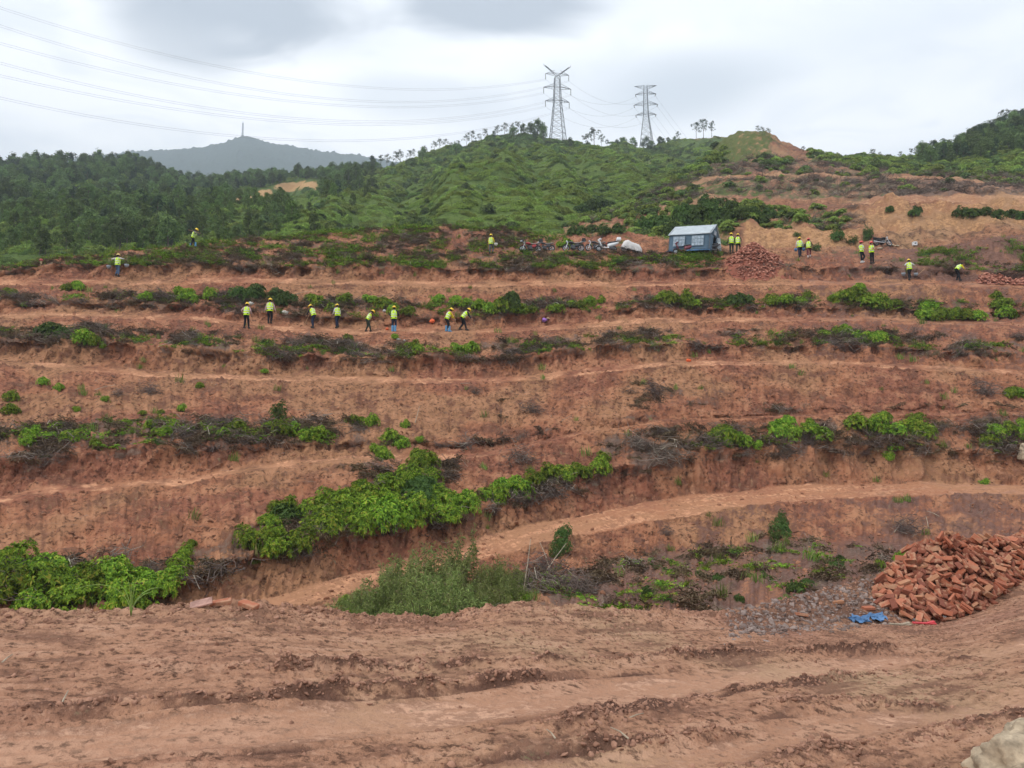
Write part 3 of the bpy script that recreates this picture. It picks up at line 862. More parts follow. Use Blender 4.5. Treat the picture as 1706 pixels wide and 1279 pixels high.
M_LEAF = foliage_mat('fresh_shrub_leaf', (0.060, 0.125, 0.014), (0.300, 0.450, 0.036), (0.36, 0.36, 0.05), vary=0.75)
M_LEAF2 = foliage_mat('dull_shrub_leaf', (0.050, 0.092, 0.024), (0.105, 0.165, 0.034))
M_TREE = foliage_mat('woodland_leaf', (0.065, 0.102, 0.036), (0.185, 0.255, 0.078), trans=0.3, vary=0.95)
M_PINE = foliage_mat('pine_needle', (0.034, 0.056, 0.030), (0.075, 0.108, 0.044), trans=0.1)
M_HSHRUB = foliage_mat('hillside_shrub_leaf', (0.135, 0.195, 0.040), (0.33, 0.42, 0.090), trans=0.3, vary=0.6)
M_DSHRUB = foliage_mat('dark_scrub_leaf', (0.075, 0.118, 0.030), (0.170, 0.235, 0.058), trans=0.25, vary=0.7)
M_GRASS = foliage_mat('grass_blade', (0.095, 0.155, 0.026), (0.205, 0.27, 0.058), (0.32, 0.26, 0.12))
M_FEATHER = foliage_mat('feathery_blade', (0.15, 0.20, 0.055), (0.34, 0.39, 0.13), (0.26, 0.24, 0.12))
M_TWIG = foliage_mat('dead_twig', (0.090, 0.068, 0.057), (0.235, 0.180, 0.150), (0.40, 0.34, 0.27), trans=0)
M_FROND = foliage_mat('dry_fern', (0.11, 0.075, 0.045), (0.22, 0.155, 0.095), trans=0.1)
M_STEM = plain('shrub_stem', (0.085, 0.068, 0.055), 0.9, 0.1, vary=0.4, scale=9)
M_BARK = plain('tree_bark', (0.13, 0.105, 0.085), 0.9, 0.1, vary=0.35, scale=5)


class Geo:
    """Collects triangles with a per-piece random value."""

    def __init__(self):
        self.v, self.f, self.r, self.n = [], [], [], 0

    def add(self, v, f, r):
        self.v.append(np.asarray(v, float))
        self.f.append(np.asarray(f, int) + self.n)
        self.r.append(np.broadcast_to(np.asarray(r, float), (len(v),)))
        self.n += len(v)

    def mesh(self, name, mat):
        return mesh_np(name, np.concatenate(self.v), None, mat, {'rnd': np.concatenate(self.r)}, tris=np.concatenate(self.f))


def unit(a):
    return a / np.maximum(np.linalg.norm(a, axis=-1, keepdims=True), 1e-9)


def add_leaves(g, cen, axis, nleaf, length, width, lift, droop, rng, mean=0.5, spread=0.5):
    """Rosettes of folded leaves round shoot tips: cen (n,3), axis (n,3)."""
    n = len(cen)
    axis = unit(axis)
    ref = np.where(np.abs(axis[:, 2:3]) > 0.9, np.array([[1.0, 0, 0]]), np.array([[0, 0, 1.0]]))
    u = unit(np.cross(axis, ref))
    w = np.cross(axis, u)
    a = (np.arange(nleaf)[None] / nleaf + rng.random((n, 1))) * 2 * np.pi + rng.normal(0, 0.25, (n, nleaf))
    lf = lift + rng.normal(0, 0.25, (n, nleaf))
    ring = np.cos(a)[..., None] * u[:, None] + np.sin(a)[..., None] * w[:, None]
    d = unit(ring * np.cos(lf)[..., None] + axis[:, None] * np.sin(lf)[..., None])
    ln = length * (0.65 + 0.6 * rng.random((n, nleaf, 1)))
    tip = cen[:, None] + d * ln
    tip[..., 2] -= droop * ln[..., 0] * (0.5 + rng.random((n, nleaf)))
    side = unit(np.cross(d, axis[:, None] + 0.3 * rng.normal(size=(n, nleaf, 3))))
    mid = cen[:, None] + d * ln * 0.5
    mid[..., 2] += 0.06 * ln[..., 0]
    wd = width * (0.7 + 0.6 * rng.random((n, nleaf, 1)))
    base = np.broadcast_to(cen[:, None], tip.shape)
    V = np.stack([base, mid - side * wd * 0.5, tip, mid + side * wd * 0.5], 2).reshape(-1, 3)
    k = np.arange(n * nleaf)[:, None] * 4
    F = np.concatenate([k + np.array([[0, 1, 2]]), k + np.array([[0, 2, 3]])])
    rn = np.clip(mean + spread * (rng.random((n, nleaf)) - 0.5) * 2 + 0.18 * rng.normal(size=(n, 1)), 0, 1)
    g.add(V, F, np.repeat(rn.ravel(), 4))


def add_tube(g, pts, r0, r1, rnd=0.5, sides=3):
    """A tapering stem through pts."""
    pts = np.asarray(pts, float)
    n = len(pts)
    d = unit(np.gradient(pts, axis=0))
    ref = np.array([0.31, 0.77, 0.55])
    u = unit(np.cross(d, ref))
    w = np.cross(d, u)
    rad = np.linspace(r0, r1, n)[:, None, None]
    a = np.arange(sides) / sides * 2 * np.pi
    V = pts[:, None] + rad * (np.cos(a)[None, :, None] * u[:, None] + np.sin(a)[None, :, None] * w[:, None])
    F = []
    for i in range(n - 1):
        for j in range(sides):
            p, q = i * sides + j, i * sides + (j + 1) % sides
            F += [(p, q, q + sides), (p, q + sides, p + sides)]
    F += [(n * sides - sides, n * sides - sides + j, n * sides - sides + j + 1) for j in range(1, sides - 1)]
    g.add(V.reshape(-1, 3), F, rnd)


def lobes_on_dome(rng, n, flat=0.8):
    """Shoot tips over a lumpy dome of unit radius: positions and outward axes."""
    nl = rng.integers(7, 11)
    c = rng.normal(size=(nl, 3))
    c[:, 2] = np.abs(c[:, 2]) * 0.9 + 0.25
    c = unit(c) * (0.42 + 0.22 * rng.random((nl, 1)))
    c[:, 2] *= flat
    rad = 0.30 + 0.22 * rng.random(nl)
    k = rng.integers(0, nl, n)
    d = rng.normal(size=(n, 3))
    d[:, 2] = np.where(d[:, 2] < -0.5, -d[:, 2], d[:, 2])
    d = unit(d)
    p = c[k] + d * rad[k][:, None] * (0.72 + 0.33 * rng.random((n, 1)))
    p[:, 2] = np.maximum(p[:, 2], 0.03)
    ax = unit(d + unit(p) * 0.6 + np.array([0, 0, 0.35]))
    return p, ax, c


def make_shrub(seed, nros, length, width, mat, nleaf=7, lift=0.25, droop=0.3, flat=0.8, name='shrub'):
    rng = np.random.default_rng(seed)
    p, ax, c = lobes_on_dome(rng, nros, flat)
    g = Geo()
    add_leaves(g, p, ax, nleaf, length, width, lift, droop, rng)
    fol = g.mesh(name + '_foliage', mat)
    s = Geo()
    for q in list(c) + [c[rng.integers(0, len(c))] + rng.normal(0, 0.16, 3) for _ in range(10)]:
        b = np.array([rng.normal(0, 0.14), rng.normal(0, 0.14), -0.12])
        m1 = b * 0.6 + q * 0.4 + rng.normal(0, 0.06, 3)
        add_tube(s, [b, m1, q], 0.022, 0.008)
    stm = s.mesh(name + '_stems', M_STEM)
    return fol, stm


SHRUBS = [make_shrub(100 + i, 460, 0.135, 0.046, M_LEAF, nleaf=8, droop=0.15) for i in range(5)]
DULL = [make_shrub(200 + i, 230, 0.17, 0.06, M_LEAF2, nleaf=7) for i in range(3)]
ROUND = [make_shrub(300 + i, 420, 0.10, 0.04, M_LEAF2, nleaf=6, flat=1.1) for i in range(2)]


def place_pair(meshes, name, loc, scale, rot, label, cat, group, parts=('foliage', 'stem')):
    root = link(bpy.data.objects.new(name, None))
    root.empty_display_size = 0.2
    root.location = loc
    root.rotation_euler = rot
    root.scale = scale if isinstance(scale, tuple) else (scale,) * 3
    tag(root, label, cat, group)
    for me, nm in zip(meshes, parts):
        link(bpy.data.objects.new(nm, me), root)
    return root


ORD = ['leftmost', 'second from left', 'third from left', 'fourth from left', 'fifth from left', 'sixth from left', 'seventh from left', 'eighth from left']


def nth(label, k, n):
    """Tells the members of a small group apart by their order."""
    if n < 2 or n > 8:
        return label
    o = ('left one', 'right one')[k] if n == 2 else ('rightmost' if k == n - 1 else ORD[k])
    return '%s, %s' % (label, o) if len(label.split()) <= 13 else label


def shrubs(spots, kind, label, group, trees=None, hs=1.0, cat='shrub', sink=0.12, name='shrub'):
    """spots: (photo x, photo y of the root, photo width)."""
    trees = trees or B_NEAR
    spots = sorted(spots)
    for q_, (x, y, w) in enumerate(spots):
        p, n = hit(x, y, trees)
        if p is None:
            continue
        r = 0.60 * w * p.y / FPX * random.uniform(0.92, 1.1)
        k = random.randrange(len(kind))
        place_pair(kind[k], name, p - Vector((0, 0, sink * r)), (r * random.uniform(0.85, 1.15), r * random.uniform(0.8, 1.0), r * hs * random.uniform(1.0, 1.4)),
                   (random.uniform(-0.15, 0.1), random.uniform(-0.12, 0.12), random.uniform(0, 6.28)), nth(label, q_, len(spots)), cat, group)


def jitter(rows, dx=6, dy=3):
    return [(x + random.uniform(-dx, dx), y + random.uniform(-dy, dy), w * random.uniform(0.85, 1.2)) for x, y, w in rows]


big_front = [(425, 912, 60), (470, 920, 76), (515, 912, 78), (555, 890, 66), (600, 882, 72), (640, 876, 66), (690, 866, 66), (735, 862, 66), (780, 852, 64), (820, 834, 56), (860, 826, 54), (895, 812, 46),
             (935, 798, 50), (965, 792, 40), (450, 905, 60), (540, 880, 70), (660, 868, 70), (760, 850, 62), (840, 822, 50), (915, 800, 44)]
big_mid = [(455, 876, 60), (490, 868, 66), (530, 862, 66), (570, 852, 62), (612, 850, 66), (650, 842, 66), (690, 840, 62), (730, 838, 58), (470, 858, 50), (585, 838, 58), (700, 825, 60)]
big_top = [(540, 838, 46), (600, 826, 48), (640, 818, 54), (680, 806, 58), (718, 802, 54), (690, 780, 48), (720, 780, 44)]
lobe = [(628, 752, 32), (650, 744, 40), (672, 748, 36), (642, 762, 36), (700, 768, 40)]
shrubs(jitter(big_front), SHRUBS, 'bright leafy shrub in the big thicket hanging over the lower dirt track', 'front of the big thicket')
shrubs(jitter(big_mid), SHRUBS + SHRUBS + DULL, 'bright leafy shrub deep inside the big thicket above the lower track', 'middle of the big thicket')
shrubs(jitter(big_top), SHRUBS, 'leafy shrub on the upper side of the big thicket', 'upper side of the big thicket')
shrubs(jitter(lobe), SHRUBS, 'yellow green shrub in the lobe rising uphill from the big thicket', 'uphill lobe of the big thicket')
shrubs([(998, 786, 40), (1004, 768, 34)], SHRUBS, 'small bright shrub hanging beside the bare gap right of the big thicket', 'shrubs beside the bare gap')
shrubs(jitter([(-60, 980, 100), (5, 985, 86), (50, 990, 86), (100, 990, 86), (150, 998, 90), (200, 998, 88), (245, 992, 80), (288, 980, 66), (-20, 955, 90), (25, 950, 76), (70, 960, 76), (120, 972, 76), (180, 974, 76), (225, 975, 60), (270, 968, 50), (130, 1010, 80), (60, 1012, 70), (215, 1012, 70)]),
       SHRUBS, 'bright leafy shrub in the row just beyond the road edge at lower left', 'shrub row beyond the road edge')
shrubs([(300, 948, 44), (310, 928, 34), (316, 908, 26)], SHRUBS, 'narrow bright shrub climbing the bank at the end of the near shrub row', 'shrubs climbing the bank')
shrubs(jitter([(270, 722, 30), (310, 722, 30), (330, 716, 26), (370, 728, 30), (430, 728, 34), (505, 732, 30),
               (250, 712, 30), (285, 716, 28), (345, 726, 32), (395, 720, 34), (412, 726, 30), (455, 718, 40), (475, 726, 44), (490, 720, 36), (525, 730, 40), (548, 728, 24)]),
       SHRUBS, 'bright shrub in the row along the bank over the left bench track', 'shrub row over the left bench')
shrubs([(462, 700, 34)], ROUND, 'dark upright shrub behind the bright row over the left bench', None, hs=1.6)
shrubs([(590, 706, 26), (604, 706, 34), (622, 708, 30)], SHRUBS, 'small shrub in the trio standing alone on bare soil above the thicket', 'trio above the thicket')
shrubs([(675, 712, 22), (700, 735, 20)], SHRUBS, 'little green shrub on bare soil right of the lone trio', 'little shrubs right of the trio')
shrubs(jitter([(15, 690, 36), (60, 722, 34), (95, 715, 36), (120, 735, 34), (50, 742, 30), (155, 746, 26), (20, 664, 30), (135, 725, 28), (80, 735, 30)]),
       SHRUBS, 'green shrub in the patch of dead stalks at the left end of the slope', 'left end patch')
shrubs(jitter([(65, 642, 20), (95, 652, 18), (130, 682, 18), (175, 666, 20), (240, 690, 20), (275, 692, 18), (300, 682, 20), (443, 618, 18), (333, 645, 16)]),
       SHRUBS, 'small green tussock shrub dotted on the bare left slope', 'small shrubs on the bare left slope')
shrubs(jitter([(134, 480, 36), (112, 482, 28), (20, 490, 26), (40, 508, 18), (245, 500, 26), (300, 492, 30), (320, 500, 34), (350, 496, 34)]),
       SHRUBS, 'shrub on the vegetated strip below the top bench at far left', 'upper left strip')
shrubs(jitter([(392, 500, 40), (410, 496, 40), (432, 495, 44), (455, 500, 40), (470, 506, 36), (488, 508, 30)]),
       DULL, 'dark green shrub just behind the two leftmost workers of the digging row', 'shrubs behind the digging row')
shrubs(jitter([(520, 503, 30), (540, 506, 32), (572, 504, 34), (555, 520, 24), (640, 515, 34), (655, 520, 32), (680, 522, 24), (620, 502, 30)]),
       SHRUBS, 'green shrub behind the middle workers of the digging row', 'shrubs behind the middle workers')
shrubs(jitter([(738, 506, 30), (758, 505, 34), (780, 510, 30), (800, 517, 30), (818, 520, 28), (835, 520, 34), (868, 520, 34), (885, 517, 22)]),
       SHRUBS, 'green shrub on the arching strip right of the digging row', 'arching strip shrubs')
shrubs([(848, 516, 40), (856, 505, 30)], DULL, 'dark upright shrub rising from the arching strip', 'dark shrubs on the arching strip', hs=1.5)
shrubs(jitter([(930, 516, 28), (955, 514, 26), (985, 504, 28), (1006, 502, 20), (970, 510, 22)]), SHRUBS, 'low shrub on the second strip below the parked motorcycles', 'strip below the motorcycles')
shrubs(jitter([(1098, 500, 28), (1112, 506, 36), (1140, 508, 34), (1160, 510, 26)]), SHRUBS, 'bright shrub on the second strip below the tent', 'strip below the tent')
shrubs([(1214, 506, 34), (1228, 505, 36), (1244, 504, 24)], DULL, 'round dark shrub on the second strip under the far brick heap', 'round shrubs under the brick heap')
shrubs(jitter([(1285, 509, 32), (1310, 506, 34), (1332, 504, 32), (1345, 500, 24), (1385, 500, 22)]), SHRUBS, 'shrub on the second strip below the two walkers on the path', 'strip below the walkers')
shrubs(jitter([(1412, 500, 38), (1430, 504, 42), (1450, 507, 42), (1470, 512, 36), (1492, 508, 26), (1428, 490, 26)]), SHRUBS, 'bright shrub in the large clump below the two red helmeted people', 'clump below the red helmets')
shrubs(jitter([(1545, 530, 36), (1565, 530, 40), (1590, 532, 34), (1610, 528, 32), (1632, 530, 30), (1550, 518, 30)]), SHRUBS, 'bright shrub in the low clump below the bending person at right', 'clump below the bending person')
shrubs(jitter([(1662, 508, 34), (1672, 522, 34), (1690, 530, 26), (1666, 496, 24)]), SHRUBS, 'shrub in the clump on the second strip at the right edge', 'right edge clump')
shrubs(jitter([(70, 556, 34), (88, 556, 44), (106, 558, 34)]), DULL, 'dark round shrub on the third strip near the left edge', 'dark shrubs on the third strip')
shrubs(jitter([(142, 572, 30), (158, 574, 30), (172, 576, 22)]), SHRUBS, 'bright low shrub next to the dark shrub on the third strip', 'bright shrubs on the third strip')
shrubs(jitter([(575, 566, 30), (698, 590, 28), (690, 584, 24), (762, 586, 26), (782, 582, 28), (655, 562, 18)]), SHRUBS, 'bright low shrub on the dead brush strip below the digging row', 'shrubs below the digging row')
shrubs(jitter([(1376, 562, 30), (1398, 560, 36), (1420, 565, 34), (1442, 567, 34), (1462, 570, 32), (1486, 573, 28), (1408, 552, 26)]), SHRUBS, 'bright shrub in the long low clump on the third strip at right', 'long clump on the third strip')
shrubs(jitter([(1195, 732, 36), (1212, 738, 44), (1232, 742, 40), (1200, 722, 34)]), SHRUBS, 'bright shrub in the first clump over the right cut bank, by the gap', 'first clump over the right bank')
shrubs(jitter([(1266, 746, 28), (1272, 738, 24)]), SHRUBS, 'small shrub between the first two clumps over the right cut bank', 'small shrubs over the right bank')
shrubs(jitter([(1300, 728, 44), (1325, 730, 46), (1350, 726, 40), (1315, 715, 38), (1345, 712, 34)]), SHRUBS, 'bright shrub in the second clump over the right cut bank', 'second clump over the right bank')
shrubs(jitter([(1432, 712, 40), (1458, 716, 46), (1485, 722, 40), (1515, 718, 46), (1540, 728, 40), (1470, 704, 34), (1528, 704, 34)]), SHRUBS, 'bright shrub in the wide third clump over the right cut bank', 'third clump over the right bank')
shrubs([(1488, 748, 30), (1480, 764, 24)], SHRUBS, 'shrub trailing down the face of the right cut bank', 'shrubs on the face of the right bank')
shrubs(jitter([(1645, 738, 34), (1662, 728, 38), (1684, 722, 40), (1704, 732, 38), (1650, 716, 26), (1700, 712, 34), (1725, 730, 40)]), SHRUBS, 'bright shrub in the clump over the cut bank at the right edge', 'fourth clump over the right bank')
shrubs([(1684, 660, 32), (1702, 658, 36), (1722, 662, 36)], SHRUBS, 'bright shrub high on bare soil at the right edge', 'shrubs high at the right edge')
shrubs([(1640, 806, 20)], SHRUBS, 'tiny bright plant at the foot of the right cut bank', None)
shrubs([(936, 918, 34), (942, 900, 36), (928, 928, 28)], ROUND, 'dark dense shrub below the track beside the grey brushwood heap', 'dense shrubs beside the brushwood')
shrubs([(1300, 896, 34), (1304, 878, 28), (1290, 905, 26)], ROUND, 'slender bluish sapling on the gully slope below the track', 'saplings on the gully slope', hs=1.5)
shrubs(jitter([(1330, 985, 30), (1345, 972, 26), (1395, 932, 22), (1200, 966, 18), (1160, 958, 16), (1080, 990, 22), (1230, 1000, 16), (1120, 1000, 18), (1392, 945, 20)]), DULL, 'low weedy plant on the dark gully floor', 'weeds on the gully floor')
shrubs(jitter([(1462, 944, 26), (1500, 938, 30), (1520, 934, 34)]), SHRUBS, 'green weed on the orange bank behind the near brick pile', 'weeds behind the near brick pile', trees=B_FORE + B_NEAR)

# the feathery bush by the road edge: a dense mass of fine blades and tiny leaves
def feather_mesh(seed, n, mat):
    rng = np.random.default_rng(seed)
    g, s = Geo(), Geo()
    for k in range(n):
        a = rng.random() * 6.283
        lean = rng.random() ** 0.7
        d = np.array([math.cos(a) * lean, math.sin(a) * lean, 0.9 - 0.45 * lean])
        b = np.array([rng.normal(0, 0.22), rng.normal(0, 0.22), 0])
        h = 0.75 + 0.45 * rng.random()
        pts = np.array([b + d * h * t + np.array([0, 0, -0.30 * lean * t * t * h]) for t in (0, 0.33, 0.66, 1.0)])
        add_tube(s, pts, 0.007, 0.002)
        tt = rng.random(46) ** 0.6
        cen = np.stack([np.interp(tt, (0, 0.33, 0.66, 1), pts[:, i]) for i in range(3)], -1) + rng.normal(0, 0.035, (46, 3))
        ax = unit(d[None] + rng.normal(0, 0.6, (46, 3)))
        add_leaves(g, cen, ax, 3, 0.085, 0.012, 0.5, 0.15, rng)
    return g.mesh('feathery_foliage', mat), s.mesh('feathery_stems', M_STEM)


FEATH = [feather_mesh(400 + i, 75, M_FEATHER) for i in range(2)]
for i, (x, y, w, hh) in enumerate([(600, 1030, 90, 0.8), (850, 985, 80, 0.8), (640, 1040, 120, 1.0), (700, 1030, 150, 1.05), (770, 1020, 150, 1.1), (820, 1010, 110, 0.95), (610, 1050, 90, 0.7), (735, 1045, 150, 0.9), (670, 1015, 110, 1.0), (800, 1035, 110, 0.8)]):
    p, n = hit(x, y, B_HILL)
    r = 0.60 * w * p.y / FPX
    place_pair(FEATH[i % 2], 'feathery_bush', p - Vector((0, 0, 0.1)), (r, r, r * hh * 1.45), (0, 0, random.uniform(0, 6.28)), 'soft olive feathery bush just beyond the road edge at centre', 'bush', 'feathery bushes beyond the road')
shrubs([(585, 1030, 46), (610, 1040, 50), (840, 1010, 40), (862, 1006, 30), (880, 1000, 26), (640, 1045, 44), (575, 1010, 30)], SHRUBS, 'fresh green weed at the foot of the feathery bush', 'weeds round the feathery bush', trees=B_HILL)

# ------------------------------------------------------------------ scattered masses (one object each)
def scatter(name, pts, rots, scls, idx, sources, label, cat):
    me = bpy.data.meshes.new(name)
    pts = np.asarray(pts, np.float32)
    me.vertices.add(len(pts))
    me.vertices.foreach_set('co', pts.ravel())
    for nm, typ, key, arr in (('rot', 'FLOAT_VECTOR', 'vector', rots), ('scl', 'FLOAT_VECTOR', 'vector', scls), ('pick', 'INT', 'value', idx)):
        a = me.attributes.new(nm, typ, 'POINT')
        a.data.foreach_set(key, np.asarray(arr, np.int32 if typ == 'INT' else np.float32).ravel())
    o = link(bpy.data.objects.new(name, me))
    ng = bpy.data.node_groups.new(name, 'GeometryNodeTree')
    ng.interface.new_socket('Geometry', in_out='INPUT', socket_type='NodeSocketGeometry')
    ng.interface.new_socket('Geometry', in_out='OUTPUT', socket_type='NodeSocketGeometry')
    gi, go = ng.nodes.new('NodeGroupInput'), ng.nodes.new('NodeGroupOutput')
    jn = ng.nodes.new('GeometryNodeJoinGeometry')
    m2p = ng.nodes.new('GeometryNodeMeshToPoints')
    L(ng, gi.outputs[0], m2p.inputs['Mesh'])

    def named(nm, typ):
        a = ng.nodes.new('GeometryNodeInputNamedAttribute')
        a.data_type = typ
        a.inputs['Name'].default_value = nm
        return a.outputs['Attribute']
    rot, scl, pick = named('rot', 'FLOAT_VECTOR'), named('scl', 'FLOAT_VECTOR'), named('pick', 'INT')
    for k, me_src in enumerate(sources):
        src = bpy.data.objects.new('%s_source' % name, me_src)
        oi = ng.nodes.new('GeometryNodeObjectInfo')
        oi.inputs['Object'].default_value = src
        oi.inputs['As Instance'].default_value = True
        cmp_ = ng.nodes.new('FunctionNodeCompare')
        cmp_.data_type = 'INT'
        cmp_.operation = 'EQUAL'
        ii = [s for s in cmp_.inputs if s.type == 'INT']
        L(ng, pick, ii[0])
        ii[1].default_value = k
        ip = ng.nodes.new('GeometryNodeInstanceOnPoints')
        L(ng, m2p.outputs[0], ip.inputs['Points'])
        L(ng, cmp_.outputs[0], ip.inputs['Selection'])
        L(ng, oi.outputs['Geometry'], ip.inputs['Instance'])
        L(ng, rot, ip.inputs['Rotation'])
        L(ng, scl, ip.inputs['Scale'])
        L(ng, ip.outputs[0], jn.inputs[0])
    L(ng, jn.outputs[0], go.inputs[0])
    md = o.modifiers.new('scatter', 'NODES')
    md.node_group = ng
    tag(o, label, cat, kind='stuff')
    return o


def sample_grid(P, weight, n, rng):
    """n random points on a grid surface, weight per vertex times face area."""
    du = np.linalg.norm(np.cross(P[1:, :-1] - P[:-1, :-1], P[:-1, 1:] - P[:-1, :-1]), axis=-1)
    w = (weight[:-1, :-1] * du).ravel()
    c = np.cumsum(w)
    k = np.searchsorted(c, rng.random(n) * c[-1])
    i, j = np.unravel_index(np.minimum(k, len(w) - 1), du.shape)
    a, b = rng.random((n, 1)), rng.random((n, 1))
    p = P[i, j] * (1 - a) * (1 - b) + P[i + 1, j] * a * (1 - b) + P[i, j + 1] * (1 - a) * b + P[i + 1, j + 1] * a * b
    return p, i, j


def twig_clump(seed, n, span, thick, height=0.35):
    rng = np.random.default_rng(seed)
    g = Geo()
    for k in range(n):
        a = rng.random() * 6.283
        c = np.array([rng.normal(0, 0.30), rng.normal(0, 0.30), abs(rng.normal(0, 0.13)) * height / 0.35])
        d = np.array([math.cos(a), math.sin(a), rng.normal(0, 0.35) + 0.1])
        ln = span * (0.4 + 0.8 * rng.random())
        bend = rng.normal(0, 0.16, 3)
        pts = [c - d * ln / 2, c + bend * ln, c + d * ln / 2 + np.array([0, 0, -0.05])]
        add_tube(g, pts, thick * (0.5 + rng.random()), thick * 0.35, rng.random())
    return g.mesh('twig_clump', M_TWIG)


def fern_clump(seed, n):
    rng = np.random.default_rng(seed)
    g = Geo()
    p = np.stack([rng.normal(0, 0.3, n), rng.normal(0, 0.3, n), np.abs(rng.normal(0, 0.10, n))], -1)
    ax = unit(np.stack([rng.normal(0, 0.5, n), rng.normal(0, 0.5, n), np.ones(n)], -1))
    add_leaves(g, p, ax, 4, 0.20, 0.03, 0.3, 0.35, rng)
    return g.mesh('fern_clump', M_FROND)


def tuft(seed, n, h, w, mat):
    rng = np.random.default_rng(seed)
    g = Geo()
    for k in range(n):
        a, lean = rng.random() * 6.283, rng.random() * 0.7
        b = np.array([rng.normal(0, 0.10), rng.normal(0, 0.10), -0.02])
        hh = h * (0.5 + 0.7 * rng.random())
        d = np.array([math.cos(a), math.sin(a), 0])
        s = np.array([-d[1], d[0], 0]) * w
        m1 = b + d * lean * hh * 0.35 + np.array([0, 0, hh * 0.6])
        tp = b + d * lean * hh * 1.0 + np.array([0, 0, hh * (1.0 - 0.35 * lean)])
        g.add([b - s, b + s, m1 - s * 0.8, m1 + s * 0.8, tp], [(0, 1, 3), (0, 3, 2), (2, 3, 4)], rng.random())
    return g.mesh('tuft', mat)


def creeper(seed, n, mat):
    rng = np.random.default_rng(seed)
    g = Geo()
    p = np.stack([rng.normal(0, 0.34, n), rng.normal(0, 0.34, n), np.abs(rng.normal(0.05, 0.09, n))], -1)
    ax = unit(np.stack([rng.normal(0, 0.4, n), rng.normal(0, 0.4, n), np.ones(n)], -1))
    add_leaves(g, p, ax, 6, 0.15, 0.05, 0.25, 0.2, rng)
    return g.mesh('creeper', mat)


def lump(seed, mat, rough=0.35):
    bm = bmesh.new()
    bmesh.ops.create_icosphere(bm, subdivisions=2, radius=0.5)
    v = np.array([q.co[:] for q in bm.verts])
    f = np.array([[l.index for l in q.verts] for q in bm.faces])
    bm.free()
    v = v * (1 + rough * fbm(v * 2.6 + seed * 3.1, 3)[:, None] * 1.8)
    v[:, 2] *= 0.7
    return mesh_np('clod', v, None, mat, {'rnd': np.full(len(v), 0.5)}, tris=f)


def clod_mat(name, lo, hi):
    m, t, b = new_mat(name, 0.95, 0.1)
    oi = N(t, 'ShaderNodeObjectInfo')
    tcn = N(t, 'ShaderNodeTexCoord')
    nz = N(t, 'ShaderNodeTexNoise', inp={'Scale': 5.0, 'Detail': 2.0})
    L(t, tcn.outputs['Object'], nz.inputs[0])
    f = math_node(t, 'ADD', math_node(t, 'MULTIPLY', oi.outputs['Random'], 0.7), math_node(t, 'MULTIPLY', nz.outputs[0], 0.4))
    L(t, mix_node(t, f, lo, hi), b.inputs['Base Color'])
    return m


M_CLOD = clod_mat('soil_clod', (0.13, 0.060, 0.037), (0.36, 0.17, 0.10))
M_CLODR = clod_mat('road_clod', (0.15, 0.073, 0.048), (0.40, 0.22, 0.15))
M_STONE = clod_mat('rubble_stone', (0.10, 0.064, 0.053), (0.31, 0.24, 0.21))
rng = np.random.default_rng(77)


def rots_for(n, tilt=0.25):
    return np.stack([rng.normal(0, tilt, n), rng.normal(0, tilt, n), rng.random(n) * 6.283], -1)


def sc3(s, zlo=1.0, zhi=1.0):
    return np.stack([s, s, s * rng.uniform(zlo, zhi, len(s))], -1)


ondraw = sstep(-150, -60, PX) * sstep(1860, 1780, PX)
TW = [twig_clump(500 + i, 46, 0.75, 0.013) for i in range(4)]
patchy = np.clip(fbm(HP * 0.35 + 3, 3) * 4.0 + 0.25, 0, 1)
n = 1150
brw = np.where(IV == 0, 0.04, np.where(np.isin(IV, (16, 17)), 0.22, np.where(IV == 7, 0.5, 0.8)))
p, i, j = sample_grid(HP, np.where(litter > 0.28, litter, 0.0) * ondraw * patchy * brw, n, rng)
s = rng.uniform(0.45, 1.15, n)
scatter('dead_brush', p, rots_for(n, 0.3), sc3(s, 0.5, 1.0), rng.integers(0, 4, n), TW, 'tangled grey brown dead stalks covering the strips between benches', 'dead brush')
FR = [fern_clump(520 + i, 40) for i in range(3)]
n = 2600
p, i, j = sample_grid(HP, np.clip(litter - 0.18, 0, 1) * np.where(IV == 0, 0.25, 1.0) * ondraw * np.clip(patchy + 0.2, 0, 1), n, rng)
s = rng.uniform(0.4, 1.0, n)
scatter('dry_ferns', p, rots_for(n, 0.3), sc3(s, 0.6, 1.2), rng.integers(0, 3, n), FR, 'withered brown ferns lying on the strips between benches', 'dry ferns')
CR = [creeper(540 + i, 42, M_LEAF) for i in range(2)] + [creeper(550 + i, 42, M_LEAF2) for i in range(2)]
n = 5600
wt = (np.where(IV == 16, 1.0, 0) * sstep(1220, 1160, PX) + np.where(IV == 17, 0.45, 0) * sstep(1000, 860, PX) + np.where(np.isin(IV, (10, 13)) & (T < 0.40), 0.40, 0) + np.where((IV == 0) & (PX > 880) & (PX < 1450), 0.09, 0)
      + np.where((IV == 4) & (T < 0.3) & (PX > 1150), 0.2, 0) + np.where((IV == 16) & (PX > 1530), 0.9, 0) + np.where((IV == 17) & (PX > 1530), 0.6, 0) + np.where((IV == 7) & (T < 0.25) & (PX < 560), 0.3, 0)
      + np.where((IV == 18) & (PX < 900), 1.2, 0))
gp = np.clip(fbm(HP * 0.45 + 13, 3) * 3.2 + 0.25, 0, 1)
p, i, j = sample_grid(HP, wt * gp * ondraw, n, rng)
s = rng.uniform(0.28, 0.8, n)
scatter('ground_cover', p, rots_for(n, 0.2), sc3(s, 0.6, 1.3), rng.choice(4, n, p=[0.4, 0.4, 0.1, 0.1]), CR, 'low yellow green creepers along the strips and the plateau edge', 'ground cover')
TF = [tuft(560 + i, 34, 0.42, 0.011, M_GRASS) for i in range(3)]
n = 1500
